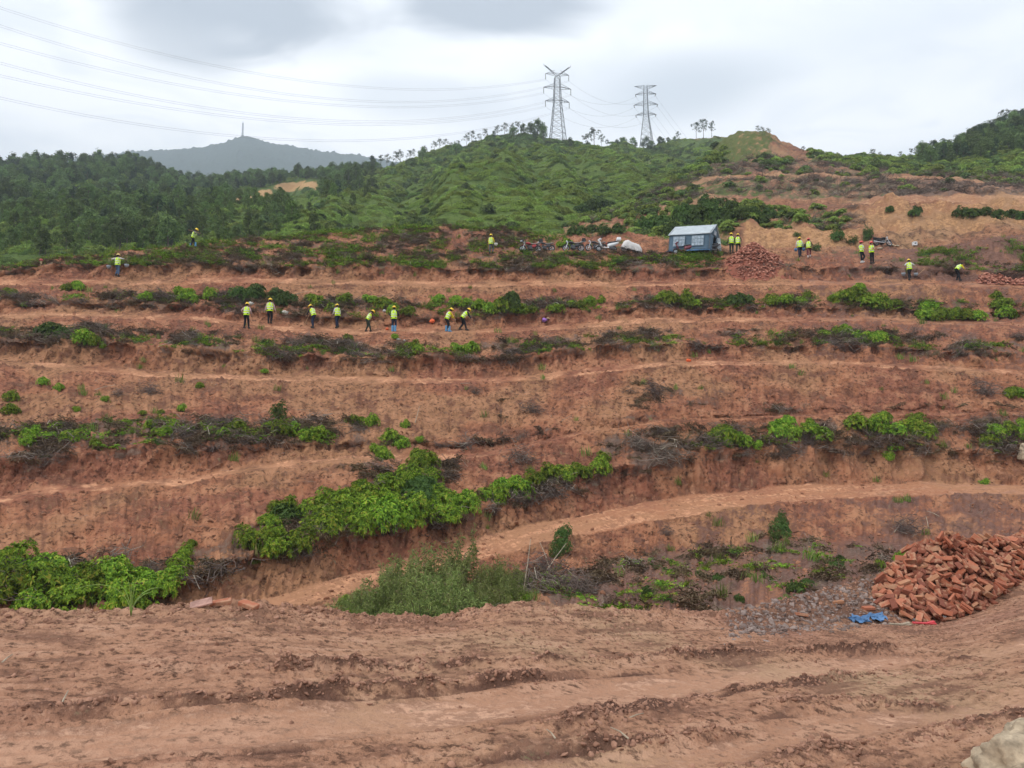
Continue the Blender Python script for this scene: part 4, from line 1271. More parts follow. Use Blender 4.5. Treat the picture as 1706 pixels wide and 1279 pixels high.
p, i, j = sample_grid(HP, (wt * gp + 0.02 * (~bench)) * ondraw, n, rng)
s = rng.uniform(0.5, 1.3, n)
scatter('grass', p, rots_for(n, 0.15), sc3(s), rng.integers(0, 3, n), TF, 'short grass tufts dotted over the terraces', 'grass')
FT = [twig_clump(580 + i, 5, 0.42, 0.009, 0.05) for i in range(4)]
n = 4200
p, i, j = sample_grid(HP, (0.3 + np.clip(fbm(HP * 0.6 + 71, 3) * 3, 0, 1)) * ondraw * (~bench), n, rng)
s = rng.uniform(0.4, 1.3, n)
scatter('fallen_twigs', p, rots_for(n, 0.25), sc3(s, 0.3, 0.7), rng.integers(0, 4, n), FT, 'scattered twigs and roots lying on the bare terraces', 'twigs')
CL = [lump(k, M_CLOD) for k in range(4)]
n = 15000
p, i, j = sample_grid(HP, (0.35 + 1.6 * np.clip(fbm(HP * 0.5 + 41, 3) * 2, 0, 1) - 0.25 * bench) * ondraw, n, rng)
s = 0.05 + 0.16 * rng.random(n) ** 4
scatter('soil_clods', p, rots_for(n, 0.6), sc3(s, 0.5, 1.0), rng.integers(0, 4, n), CL, 'loose red clods strewn over the terraced slope', 'soil clods')
CLR = [lump(k + 9, M_CLODR, 0.5) for k in range(4)]
n = 16000
near = FP[:NF]
d0 = np.maximum(near[..., 1], 2)
wroad = np.clip(RIDGES[:NF] * 14, 0, 1) * 3 + np.clip(clod[:NF] * rough_zone[:NF] - 0.05, 0, 1) * 1.2 + 0.05 + berm[:NF] * 0.6
wroad = wroad * (1 - 0.9 * np.clip(smooth_lane[:NF], 0, 1)) * (d0 > 3.2)
p, i, j = sample_grid(near, wroad, n, rng)
s = 0.010 + 0.042 * rng.random(n) ** 3.5
scatter('road_clods', p, rots_for(n, 0.6), sc3(s, 0.5, 1.0), rng.integers(0, 4, n), CLR, 'crumbly clods of mud churned up along the dirt road', 'soil clods')
ST = [lump(k + 20, M_STONE, 0.55) for k in range(4)]
n = 6500
p, i, j = sample_grid(FP, rub * (0.4 + np.clip(clod, 0, 1)), n, rng)
s = 0.018 + 0.075 * rng.random(n) ** 3.2
scatter('rubble', p, rots_for(n, 0.8), sc3(s, 0.45, 0.9), rng.integers(0, 4, n), ST, 'grey purple broken rubble spread left of the near brick pile', 'rubble')

# ------------------------------------------------------------------ woods
def make_tree(seed, ncard, size, mat, h=1.0, crown0=0.3, wid=0.42, nl=9, trunk=0.03, sparse=False, name='tree'):
    """Unit-height tree: trunk with limbs, crown of leaf clumps."""
    rng = np.random.default_rng(seed)
    s, g = Geo(), Geo()
    lean = rng.normal(0, 0.03, 2)
    top = np.array([lean[0], lean[1], 0.94])
    tr = [np.array([0, 0, -0.06]), np.array([lean[0] * 0.3, lean[1] * 0.3, 0.35]), np.array([lean[0] * 0.7, lean[1] * 0.7, 0.68]), top]
    add_tube(s, tr, trunk, trunk * 0.3, 0.5, 5)
    cs, rs = [], []
    for k in range(nl):
        t = crown0 + (1 - crown0) * (k + rng.random() * 0.8) / nl
        t = min(t, 0.97)
        if sparse:
            rad = wid * (0.45 + 0.65 * rng.random()) * (1.25 - 0.7 * (t - crown0) / (1 - crown0))
        else:
            rad = wid * (0.35 + 0.6 * rng.random()) * math.sin(math.pi * min(1, 0.22 + 0.75 * (t - crown0) / (1 - crown0)))
        a = k * 2.4 + rng.random()
        b = np.array([lean[0] * t, lean[1] * t, t * 0.92])
        c = b + np.array([math.cos(a) * rad, math.sin(a) * rad, 0.07 + 0.05 * rng.random()])
        add_tube(s, [b, (b + c) / 2 + np.array([0, 0, -0.015]), c], trunk * 0.4, trunk * 0.12, 0.5)
        cs.append(c)
        rs.append((0.075 + 0.05 * rng.random()) if sparse else (0.13 + 0.08 * rng.random()) * wid / 0.42)
    cs.append(top)
    rs.append(0.07 if sparse else 0.13)
    cs, rs = np.array(cs), np.array(rs)
    k = rng.integers(0, len(cs), ncard)
    d = unit(rng.normal(size=(ncard, 3)))
    flat = np.array([1.25, 1.25, 0.6]) if sparse else np.array([1.1, 1.1, 0.85])
    p = cs[k] + d * rs[k][:, None] * (0.35 + 0.75 * rng.random((ncard, 1))) * flat
    add_leaves(g, p, unit(d + np.array([0, 0, 0.6])), 4, size, size * 0.42, 0.3, 0.2, rng)
    return s.mesh(name + '_trunk', M_BARK), g.mesh(name + '_crown', mat)


def joined(tm, cm, name):
    """Trunk and crown in one mesh, for woods that read as one mass."""
    bm = bmesh.new()
    bm.from_mesh(tm)
    nt_ = len(bm.faces)
    bm.from_mesh(cm)
    me = bpy.data.meshes.new(name)
    bm.faces.ensure_lookup_table()
    for k, f in enumerate(bm.faces):
        f.material_index = 0 if k < nt_ else 1
    bm.to_mesh(me)
    bm.free()
    me.materials.append(M_BARK)
    me.materials.append(cm.materials[0])
    return me


BROAD = [make_tree(600 + k, 330, 0.085, M_TREE, crown0=0.25, wid=0.42, nl=11, name='broadleaf') for k in range(4)]
PINES = [make_tree(620 + k, 105, 0.060, M_PINE, crown0=0.45, wid=0.22, nl=9, trunk=0.016, sparse=True, name='pine') for k in range(5)]
CONES = [make_tree(640 + k, 320, 0.075, M_PINE, crown0=0.12, wid=0.24, nl=14, name='conifer') for k in range(2)]
HSH = [make_shrub(660 + k, 150, 0.24, 0.10, M_HSHRUB, nleaf=5)[0] for k in range(4)]
DSH = [make_shrub(670 + k, 150, 0.24, 0.10, M_TREE, nleaf=5)[0] for k in range(2)]
WOOD = [joined(a, b, 'wood_tree') for a, b in BROAD + CONES]
bare = np.clip(1 - g_och * 2.5, 0, 1)
clearing = 1.0 - g_clear
zn = fbm(GP * 0.02 + 8, 3)
left_wood = np.where((GIVm >= 4) & (GIVm <= 5), 1.0, 0) * sstep(640, 520, GPX) + np.where(GIVm == 3, 0.6, 0) * sstep(560, 420, GPX)
left_wood = left_wood + np.where(GIVm == 5, 0.07, 0) * sstep(520, 640, GPX) * sstep(940, 880, GPX) * sstep(0.6, 0.4, GTm) + np.where(GIVm == 2, 0.30, 0) * sstep(480, 380, GPX) * (zn > -0.02)
left_wood = left_wood + np.where((GIVm >= 1) & (GIVm <= 2), 0.9, 0) * sstep(110, 170, GPX) * sstep(340, 290, GPX)
n = 1900
p, i, j = sample_grid(GP, left_wood * bare * clearing * (GPX > -330), n, rng)
hgt = rng.uniform(2.4, 5.2, n) * np.where(GIVm[i, j] <= 2, 0.85, 1.0)
pk = rng.choice(6, n, p=[0.21, 0.21, 0.2, 0.2, 0.09, 0.09])
scatter('woodland', p, rots_for(n, 0.05), sc3(hgt, 0.85, 1.15), pk, WOOD, 'mixed dark green wood covering the far left hills', 'woodland')
def scrub_patch(seed, nros, mat, leaf):
    """A ragged mat of low growth about three metres across with uneven lumps."""
    r_ = np.random.default_rng(seed)
    a = r_.random(nros) * 6.283
    rim = 1.0 + 0.45 * np.sin(a * 2 + seed) * 0.5 + 0.3 * np.sin(a * 5 + seed * 2) * 0.5
    rr_ = np.sqrt(r_.random(nros)) * rim * 1.5
    x, y = rr_ * np.cos(a), rr_ * np.sin(a)
    lumps = np.maximum(fbm(np.stack([x * 0.9 + seed, y * 0.9, x * 0], -1), 4, 0.6), -0.15)
    z = (0.10 + 0.85 * np.clip(lumps + 0.12, 0, 1)) * np.clip(1.35 - rr_ / 1.6, 0.1, 1) * (0.55 + 0.6 * r_.random(nros))
    g = Geo()
    ax = unit(np.stack([r_.normal(0, 0.5, nros), r_.normal(0, 0.5, nros), np.ones(nros)], -1))
    add_leaves(g, np.stack([x, y, z], -1), ax, 5, leaf, leaf * 0.32, 0.35, 0.15, r_)
    return g.mesh('scrub_patch', mat)


PATCH = [scrub_patch(720 + k, 330, M_HSHRUB, 0.30) for k in range(5)] + [scrub_patch(740 + k, 330, M_DSHRUB, 0.30) for k in range(3)]
n = 10500
wsh = np.where((GIVm == 5) & (GPX > 1040), 0.2, 1.0) * np.where(GIVm >= 6, 0.0, 1.0) * (GPX > -250)
wsh = wsh / np.maximum(GP[..., 1] / 100, 0.8) ** 0.6
p, i, j = sample_grid(GP, wsh * bare * (1 - 0.6 * g_clear), n, rng)
nv = gn2[i, j]
nv = nv * np.sign(nv[:, 2:3])
rt = np.stack([-nv[:, 1] * 0.8, nv[:, 0] * 0.8, rng.random(n) * 6.283], -1)
back = (GIVm[i, j] >= 4) * (GPX[i, j] > 560) * 0.22
gully = np.abs(fold[i, j]) * 0.7 - 0.10  # darker growth in the folds, partly their shading put into the colour
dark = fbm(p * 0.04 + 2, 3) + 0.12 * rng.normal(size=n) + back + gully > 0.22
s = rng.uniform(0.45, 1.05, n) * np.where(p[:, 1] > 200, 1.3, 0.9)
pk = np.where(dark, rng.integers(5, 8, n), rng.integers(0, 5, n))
tilt_ = np.arctan2(np.hypot(nv[:, 0], nv[:, 1]), nv[:, 2])
rt = np.stack([0 * tilt_, 0 * tilt_, rng.random(n) * 6.283], -1)
eul = []
for k in range(n):
    qn = Vector((0, 0, 1)).rotation_difference(Vector(nv[k]))
    eul.append((qn.to_matrix() @ Matrix.Rotation(rt[k, 2], 3, 'Z')).to_euler())
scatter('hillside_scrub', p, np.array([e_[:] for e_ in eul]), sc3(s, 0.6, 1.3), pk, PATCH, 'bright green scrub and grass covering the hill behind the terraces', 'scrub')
n = 4600
wdk = np.clip(np.abs(fold) * 2.2 - 0.15, 0, 1) * wsh + 0.30 * wsh
p, i, j = sample_grid(GP, wdk * bare * clearing, n, rng)
s = (0.4 + 1.5 * rng.random(n) ** 3) * np.where(p[:, 1] > 200, 1.15, 0.8)
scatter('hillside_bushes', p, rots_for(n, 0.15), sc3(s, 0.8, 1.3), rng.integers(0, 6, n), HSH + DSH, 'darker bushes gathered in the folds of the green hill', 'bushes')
YOUNG = [joined(*make_tree(650 + k, 260, 0.085, M_DSHRUB, crown0=0.15, wid=0.30, nl=12, trunk=0.018, name='young_tree'), 'young_tree') for k in range(3)]
n = 900
wy = (np.where(GIVm == 2, 1.0, 0) + np.where(GIVm == 3, 1.0, 0) + np.where(GIVm == 1, 0.7, 0)) * sstep(620, 420, GPX) * (GPX > -200)
p, i, j = sample_grid(GP, wy * clearing, n, rng)
scatter('young_wood', p, rots_for(n, 0.06), sc3(rng.uniform(1.4, 3.4, n), 0.9, 1.2), rng.integers(0, 3, n), YOUNG, 'light feathery young trees on the far left slope above the terrace', 'young trees')
# scrub on the cleared hill
n = 4200
wr = np.where(RIV == 2, 1.6, 0) * sstep(1040, 1070, RPX) * sstep(1310, 1270, RPX) + np.where(RIV == 2, 0.55, 0) * sstep(1290, 1320, RPX) * sstep(1440, 1400, RPX) + np.where(RIV == 7, 0.8, 0) * (sstep(1340, 1380, RPX) + 0.7 * sstep(1215, 1185, RPX))
wr = wr + np.where(RIV == 4, 0.25, 0) * np.clip(q * 3, 0, 1) * sstep(1640, 1500, RPX) + np.where(RIV <= 1, 1.5, 0) * sstep(1240, 1215, RPX) * sstep(1030, 1050, RPX) + np.where(RIV == 6, 0.6, 0) * np.clip(q * 3 + 0.2, 0, 1) + np.where((RIV == 4) | (RIV == 3), 1.0, 0) * sstep(1180, 1080, RPX)
p, i, j = sample_grid(RP, wr * (r_och < 0.4), n, rng)
s = rng.uniform(0.35, 1.05, n) * np.where(p[:, 1] > 110, 1.4, 1.0)
pk = np.where(rng.random(n) < 0.35, rng.integers(4, 6, n), rng.integers(0, 4, n))
scatter('slope_scrub', p, rots_for(n, 0.15), sc3(s, 0.7, 1.1), pk, HSH + DSH, 'patchy green scrub on the cleared brown hill', 'scrub')
n = 900
wl = np.where((RIV == 4) | (RIV == 6), 1.0, 0) * np.clip(r_lit, 0, 1) + np.where(RIV == 2, 0.5, 0) * sstep(1290, 1330, RPX) * sstep(1440, 1400, RPX)
p, i, j = sample_grid(RP, wl, n, rng)
s = rng.uniform(0.9, 2.2, n)
scatter('slope_brush', p, rots_for(n, 0.3), sc3(s, 0.4, 0.8), rng.integers(0, 4, n), TW, 'grey dead brush lying on the cleared brown hill', 'dead brush')
n = 420
wrt = np.where(RIV == 7, 1.0, 0) * sstep(1500, 1600, RPX) * sstep(0.15, 0.4, RT)
p, i, j = sample_grid(RP, wrt, n, rng)
scatter('far_right_wood', p, rots_for(n, 0.05), sc3(rng.uniform(2.2, 4.2, n), 0.85, 1.15), rng.integers(0, 6, n), WOOD, 'dark wood on the slope at the right edge', 'woodland')


def skyline(spots, kinds, label, group, cat='tree', name='pine_tree', trees=None):
    """Trees on a ridge: (photo x, photo y of the foot, height in photo pixels)."""
    spots = sorted(spots)
    for q_, (x, y, h) in enumerate(spots):
        pp = None
        for dy in range(0, 40, 2):
            pp, nn = hit(x, y + dy, trees or B_ALL)
            if pp is not None and pp.y > 100:
                break
        if pp is None:
            continue
        hm = (h + dy) * pp.y / FPX
        k = random.randrange(len(kinds))
        w = random.uniform(0.85, 1.2)
        place_pair(kinds[k], name, pp - Vector((0, 0, 0.1)), (hm * w, hm * w, hm), (0, 0, random.uniform(0, 6.28)), nth(label, q_, len(spots)), cat, group, parts=('trunk', 'crown'))


def ridge_row(x0, x1, yfun, n, h0, h1):
    return [(x0 + (x1 - x0) * (k + random.random()) / n, 0, random.uniform(h0, h1)) for k in range(n)], yfun


def row(x0, x1, n, knots, h0, h1):
    kx, ky = zip(*knots)
    res = []
    for k in range(n):
        x = x0 + (x1 - x0) * (k + 0.15 + 0.7 * random.random()) / n
        res.append((x, float(np.interp(x, kx, ky)) - 4, random.uniform(h0, h1)))
    return res


SKY = [(-260, 284), (0, 284), (100, 274), (210, 276), (280, 294), (340, 308), (372, 310), (430, 301), (520, 300), (600, 289), (650, 276), (700, 264), (750, 251), (800, 237), (860, 225), (900, 222), (925, 240), (960, 246), (1060, 246), (1100, 244), (1150, 234), (1200, 228)]
skyline(row(-40, 215, 26, SKY, 10, 22), PINES + BROAD[:2], 'slender tree on the crest of the wooded hill at far left', 'crest of the far left hill')
skyline(row(215, 350, 10, SKY, 8, 16), BROAD, 'round tree on the falling crest of the far left hill', 'falling crest of the far left hill', name='broadleaf_tree')
skyline(row(360, 600, 18, SKY, 6, 18), BROAD + PINES[:1], 'round tree on the low ridge in front of the distant mountain', 'low ridge below the mountain', name='broadleaf_tree')
skyline([(621, 280, 22)], CONES, 'dark pointed conifer standing where the long ridge begins to climb', None, name='conifer_tree')
skyline(row(630, 870, 22, SKY, 10, 22), PINES, 'sparse pine on the long ridge climbing towards the larger lattice tower', 'long ridge pines')
skyline([(884, 226, 22), (896, 228, 30), (906, 234, 26), (872, 224, 18)], BROAD, 'dense dark tree just left of the larger lattice tower', 'trees left of the larger tower', name='broadleaf_tree')
skyline([(950, 247, 18), (962, 248, 14)], BROAD, 'low dark tree at the right foot of the larger lattice tower', 'trees at the tower foot', name='broadleaf_tree')
skyline([(978, 246, 26), (990, 246, 34), (1002, 246, 24), (1012, 247, 16)], PINES + BROAD[:1], 'open tree in the group halfway between the two lattice towers', 'trees between the towers')
skyline(row(1020, 1130, 12, SKY, 6, 14), BROAD, 'low bushy tree round the foot of the smaller lattice tower', 'bushes at the smaller tower', name='broadleaf_tree')
skyline([(1130, 238, 20), (1160, 233, 32), (1172, 232, 36), (1186, 231, 30)], PINES, 'tall thin tree left of the bare hilltop', 'trees left of the bare hilltop')
skyline([(1262, 222, 14), (1270, 226, 16), (1280, 230, 18)], PINES, 'small open tree on the right shoulder of the bare hilltop', 'trees on the hilltop shoulder', trees=B_RIGHT)
skyline([(1338, 256, 14), (1380, 264, 8), (1455, 266, 20), (1466, 266, 14), (1500, 267, 16), (1520, 267, 22)], PINES, 'thin lone tree on the saddle right of the bare hilltop', 'trees on the saddle', trees=B_RIGHT)
skyline(row(1525, 1700, 26, [(1525, 266), (1580, 258), (1630, 232), (1670, 214), (1706, 202)], 14, 30), PINES + BROAD[:1], 'dark tree on the climbing crest at the right edge', 'crest at the right edge', trees=B_RIGHT)
# shrubs that stand out on the cleared hill
shrubs(jitter([(1075, 388, 34), (1092, 386, 40), (1110, 384, 44), (1130, 378, 44), (1150, 375, 46), (1172, 372, 46), (1195, 370, 50), (1218, 366, 46), (1240, 364, 40), (1262, 366, 34), (1282, 362, 30), (1140, 360, 36), (1185, 352, 40), (1215, 350, 40), (1160, 388, 40), (1120, 392, 36)], 4, 2),
       [(a, b) for (a, b) in DULL + ROUND], 'dense green shrub on the slope directly behind the tent', 'shrubs behind the tent', hs=1.2)
shrubs(jitter([(985, 352, 30), (1000, 350, 34), (972, 356, 26)], 2, 2), DULL, 'rounded light green bush in the hollow behind the motorcycles', 'bushes in the hollow', trees=B_ALL)
shrubs([(1396, 398, 26), (1394, 402, 20)], ROUND, 'round clipped looking bush beside the track in front of the orange slope', 'round bushes by the track', hs=1.25)
shrubs([(1446, 396, 18), (1448, 400, 15)], ROUND, 'upright oval bush left of the dark scrap heap', 'oval bushes by the scrap', hs=1.6)
shrubs([(1328, 394, 14), (1346, 416, 22), (1360, 418, 20), (1420, 408, 24)], ROUND, 'small dark bush at the foot of the ochre bank', 'bushes under the ochre bank')
shrubs(jitter([(1602, 358, 24), (1622, 360, 24), (1642, 358, 24), (1662, 362, 24), (1684, 362, 26), (1702, 364, 26), (1720, 364, 26)], 3, 1), DULL, 'dark shrub in the level hedge across the orange slope', 'hedge on the orange slope')
shrubs([(1524, 358, 22), (1530, 352, 18), (1480, 352, 16)], DULL, 'dark shrub hanging on the orange cut slope', 'shrubs on the orange slope')
shrubs([(945, 412, 30), (932, 412, 22)], SHRUBS, 'green grassy shrub between the parked motorcycles', 'shrubs between the motorcycles')
shrubs(jitter([(960, 390, 30), (985, 388, 34), (1010, 390, 30), (1032, 388, 30)], 3, 1), DULL, 'dull shrub on the bank behind the white scooter', 'shrubs behind the white scooter')
# ================================================================== made things
class MB:
    """Polygons of one mesh part."""

    def __init__(self):
        self.v, self.f = [], []

    def add(self, v, f):
        o = len(self.v)
        self.v += [tuple(map(float, q)) for q in v]
        self.f += [tuple(i + o for i in q) for q in f]
        return self

    def box(self, c, s, rot=None, taper=1.0):
        c = Vector(c)
        m = Euler(rot).to_matrix() if rot else Matrix.Identity(3)
        q = []
        for z in (-1, 1):
            k = taper if z > 0 else 1.0
            for x, y in ((-1, -1), (1, -1), (1, 1), (-1, 1)):
                q.append(c + m @ Vector((x * s[0] / 2 * k, y * s[1] / 2 * k, z * s[2] / 2)))
        return self.add(q, [(3, 2, 1, 0), (4, 5, 6, 7), (0, 1, 5, 4), (1, 2, 6, 5), (2, 3, 7, 6), (3, 0, 4, 7)])

    def tube(self, pts, r, sides=6, r1=None, cap=True):
        pts = [Vector(p) for p in pts]
        n = len(pts)
        rings = []
        for k, p in enumerate(pts):
            d = (pts[min(k + 1, n - 1)] - pts[max(k - 1, 0)]).normalized()
            ref = Vector((0, 0, 1)) if abs(d.z) < 0.9 else Vector((1, 0, 0))
            u = d.cross(ref).normalized()
            w = d.cross(u)
            rr = r if r1 is None else r + (r1 - r) * k / max(1, n - 1)
            rings.append([p + (u * math.cos(a) + w * math.sin(a)) * rr for a in (2 * math.pi * j / sides for j in range(sides))])
        f = []
        for k in range(n - 1):
            for j in range(sides):
                j2 = (j + 1) % sides
                f.append((k * sides + j, k * sides + j2, (k + 1) * sides + j2, (k + 1) * sides + j))
        if cap:
            f.append(tuple(range(sides))[::-1])
            f.append(tuple((n - 1) * sides + j for j in range(sides)))
        return self.add([q for rg in rings for q in rg], f)

    def torus(self, c, R_, r, axis='Y', n=20, m=8):
        v, f = [], []
        for i in range(n):
            a = 2 * math.pi * i / n
            for j in range(m):
                b = 2 * math.pi * j / m
                d = R_ + r * math.cos(b)
                p = (d * math.cos(a), r * math.sin(b), d * math.sin(a)) if axis == 'Y' else (d * math.cos(a), d * math.sin(a), r * math.sin(b))
                v.append(Vector(c) + Vector(p))
        for i in range(n):
            for j in range(m):
                f.append((i * m + j, ((i + 1) % n) * m + j, ((i + 1) % n) * m + (j + 1) % m, i * m + (j + 1) % m))
        return self.add(v, f)

    def ell(self, c, s, rot=None, nu=12, nv=8, vmin=-90, vmax=90, noise=0.0, seed=0):
        m = Euler(rot).to_matrix() if rot else Matrix.Identity(3)
        v, f = [], []
        for i in range(nv + 1):
            la = R(vmin + (vmax - vmin) * i / nv)
            for j in range(nu):
                lo = 2 * math.pi * j / nu
                d = Vector((math.cos(la) * math.cos(lo), math.cos(la) * math.sin(lo), math.sin(la)))
                k = 1.0 + (noise * float(fbm(np.array([[d.x * 1.7 + seed, d.y * 1.7, d.z * 1.7]]), 3)[0]) if noise else 0)
                v.append(Vector(c) + m @ Vector((d.x * s[0] * k, d.y * s[1] * k, d.z * s[2] * k)))
        for i in range(nv):
            for j in range(nu):
                f.append((i * nu + j, i * nu + (j + 1) % nu, (i + 1) * nu + (j + 1) % nu, (i + 1) * nu + j))
        return self.add(v, f)

    def loft(self, sections, close=True, caps=True):
        """sections: lists of equally many points."""
        m = len(sections[0])
        f = []
        for k in range(len(sections) - 1):
            for j in range(m if close else m - 1):
                j2 = (j + 1) % m
                f.append((k * m + j, k * m + j2, (k + 1) * m + j2, (k + 1) * m + j))
        if caps and close:
            f.append(tuple(range(m))[::-1])
            f.append(tuple((len(sections) - 1) * m + j for j in range(m)))
        return self.add([q for s in sections for q in s], f)

    def obj(self, name, mat, parent=None, smooth=False, bevel=0.0):
        me = bpy.data.meshes.new(name)
        me.from_pydata(self.v, [], self.f)
        me.materials.append(mat)
        if smooth:
            me.polygons.foreach_set('use_smooth', np.ones(len(me.polygons), bool))
        me.update()
        o = link(bpy.data.objects.new(name, me), parent)
        if bevel:
            b = o.modifiers.new('bevel', 'BEVEL')
            b.width = bevel
            b.segments = 2
            b.limit_method = 'ANGLE'
        return o


def empty(name, loc, rz=0.0, label=None, cat=None, group=None, scale=1.0):
    o = link(bpy.data.objects.new(name, None))
    o.empty_display_size = 0.3
    o.location = loc
    o.rotation_euler = (0, 0, rz)
    o.scale = (scale,) * 3
    return tag(o, label, cat, group)


M_STEEL = plain('galvanised_steel', (0.12, 0.13, 0.145), 0.55, 0.4, 0.4, 0.15, 0.6)
M_WIRE = plain('aluminium_wire', (0.24, 0.25, 0.26), 0.6, 0.3, 0.2)
M_INSUL = plain('insulator', (0.12, 0.10, 0.09), 0.4, 0.4)
M_BLACK = plain('black_rubber', (0.022, 0.022, 0.024), 0.75, 0.3)
M_DARK = plain('dark_metal', (0.055, 0.055, 0.06), 0.5, 0.5, 0.4)
M_CHROME = plain('chrome', (0.55, 0.56, 0.58), 0.3, 0.5, 0.85)
M_RED = plain('red_paint', (0.36, 0.028, 0.03), 0.35, 0.5)
M_MAROON = plain('maroon_paint', (0.17, 0.03, 0.045), 0.35, 0.5)
M_WHITE = plain('white_plastic', (0.68, 0.69, 0.70), 0.4, 0.4, vary=0.06)
M_SEAT = plain('vinyl_seat', (0.05, 0.045, 0.045), 0.6, 0.3)
M_SEATB = plain('dusty_seat', (0.23, 0.19, 0.17), 0.7, 0.2)
M_GLASSY = plain('lamp_glass', (0.55, 0.57, 0.6), 0.15, 0.6)


# ------------------------------------------------------------------ lattice towers
def lattice(mb, z0, z1, w0, w1, n, rl, rb):
    """Four legs with crossed bracing between two heights."""
    def cor(z, k):
        t = (z - z0) / (z1 - z0)
        w = w0 + (w1 - w0) * t
        sx, sy = ((-1, -1), (1, -1), (1, 1), (-1, 1))[k % 4]
        return Vector((sx * w, sy * w, z))
    for k in range(4):
        mb.tube([cor(z0, k), cor(z1, k)], rl, 4)
    zs = [z0 + (z1 - z0) * i / n for i in range(n + 1)]
    for i in range(n):
        for k in range(4):
            mb.tube([cor(zs[i], k), cor(zs[i + 1], k + 1)], rb, 3, cap=False)
            mb.tube([cor(zs[i], k + 1), cor(zs[i + 1], k)], rb, 3, cap=False)
            mb.tube([cor(zs[i + 1], k), cor(zs[i + 1], k + 1)], rb, 3, cap=False)


def cross_arm(mb, z, half, w, rise, rb):
    for s in (-1, 1):
        tip = Vector((s * half, 0, z))
        for y in (-w, w):
            mb.tube([(s * w, y, z), tip], rb, 3)
            mb.tube([(s * w, y, z + rise), tip], rb, 3)
        for t in (0.25, 0.5, 0.75):
            x = s * (w + (half - w) * t)
            yy = w * (1 - t)
            mb.tube([(x, -yy, z), (x, yy, z)], rb * 0.7, 3)
            mb.tube([(x, -yy, z), (x, 0, z + rise * (1 - t))], rb * 0.7, 3)
    mb.tube([(-w, -w, z), (w, -w, z)], rb, 3)


def tower_place(px, py, dist):
    d = ray(px, py)
    return Vector(CAM + d * dist)


T1, T2 = tower_place(929, 247, 333), tower_place(1077, 244, 386)
u1 = 333 / FPX
t1 = empty('lattice_tower', T1, R(8), 'larger lattice power tower with raised horns on the central ridge', 'power tower')
mb = MB()
lattice(mb, 0, 80 * u1, 14 * u1, 6.2 * u1, 7, 0.15, 0.06)
lattice(mb, 80 * u1, 128 * u1, 6.2 * u1, 4.4 * u1, 6, 0.14, 0.055)
mb.obj('tower_body', M_STEEL, t1)
ARM1 = []
for z, hl, ri in ((84, 21, 6), (108, 24, 6.5), (133, 20.5, 5)):
    mb = MB()
    cross_arm(mb, z * u1, hl * u1, 4.8 * u1, ri * u1, 0.11)
    mb.obj('cross_arm', M_STEEL, t1)
    for s in (-1, 1):
        b = MB()
        b.tube([(s * hl * u1, 0, z * u1), (s * hl * u1, 0, (z - 10.5) * u1)], 0.14, 6)
        b.obj('insulator', M_INSUL, t1)
        ARM1.append((s, Vector((s * hl * u1, 0, (z - 10.5) * u1))))
for s in (-1, 1):
    mb = MB()
    tip = Vector((s * 23.5 * u1, 0, 148 * u1))
    for y in (-3, 3):
        mb.tube([(-s * 3.5 * u1, y * u1, 128 * u1), tip], 0.12, 3)
        mb.tube([(s * 4 * u1, y * u1, 133 * u1), tip + Vector((-s * 2 * u1, 0, 0.4 * u1))], 0.12, 3)
    for t in (0.3, 0.5, 0.7, 0.85):
        a = Vector((-s * 3.5 * u1, -3 * u1, 128 * u1)).lerp(tip, t)
        bq = Vector((s * 4 * u1, 3 * u1, 133 * u1)).lerp(tip, t)
        mb.tube([a, bq], 0.08, 3)
    mb.tube([tip, tip + Vector((0, 0, 3 * u1))], 0.09, 3)
    mb.obj('earth_wire_horn', M_STEEL, t1)

u2 = 386 / FPX
t2 = empty('lattice_tower', T2, R(-6), 'smaller flat topped lattice power tower right of the larger one', 'power tower')
mb = MB()
lattice(mb, 0, 56 * u2, 11.2 * u2, 4.2 * u2, 6, 0.15, 0.06)
lattice(mb, 56 * u2, 109 * u2, 4.2 * u2, 2.7 * u2, 7, 0.14, 0.055)
mb.obj('tower_body', M_STEEL, t2)
ARM2 = []
for z, hl, ri in ((57, 17.5, 4.5), (75, 20.5, 6), (94, 17.6, 5)):
    mb = MB()
    cross_arm(mb, z * u2, hl * u2, 3.4 * u2, ri * u2, 0.11)
    mb.obj('cross_arm', M_STEEL, t2)
    for s in (-1, 1):
        b = MB()
        b.tube([(s * hl * u2, 0, z * u2), (s * (hl - 1.5) * u2, 0.6, (z - 3.6) * u2)], 0.2, 6)
        b.obj('insulator', M_INSUL, t2)
        ARM2.append((s, Vector((s * (hl - 1.0) * u2, 0, (z - 3.6) * u2))))
mb = MB()
for s in (-1, 1):
    for y in (-2.6, 2.6):
        mb.tube([(s * 2.5 * u2, y * u2, 109 * u2), (s * 19 * u2, 0, 109 * u2)], 0.11, 3)
        mb.tube([(s * 2.7 * u2, y * u2, 103.5 * u2), (s * 19 * u2, 0, 109 * u2)], 0.11, 3)
    for t in (0.3, 0.6):
        mb.tube([(s * (2.6 + 16.4 * t) * u2, 0, 109 * u2), (s * (2.6 + 16.4 * t) * u2, 0, (103.5 + 5.5 * t) * u2)], 0.08, 3)
mb.obj('top_beam', M_STEEL, t2)


def wire(a, b, sag, r, label, group, n=40):
    pts = []
    for k in range(n + 1):
        t = k / n
        p = a.lerp(b, t)
        p.z -= 4 * sag * t * (1 - t)
        pts.append(p)
    m = MB()
    m.tube(pts, r, 4)
    return tag(m.obj('power_line', M_WIRE), label, 'power line', group)


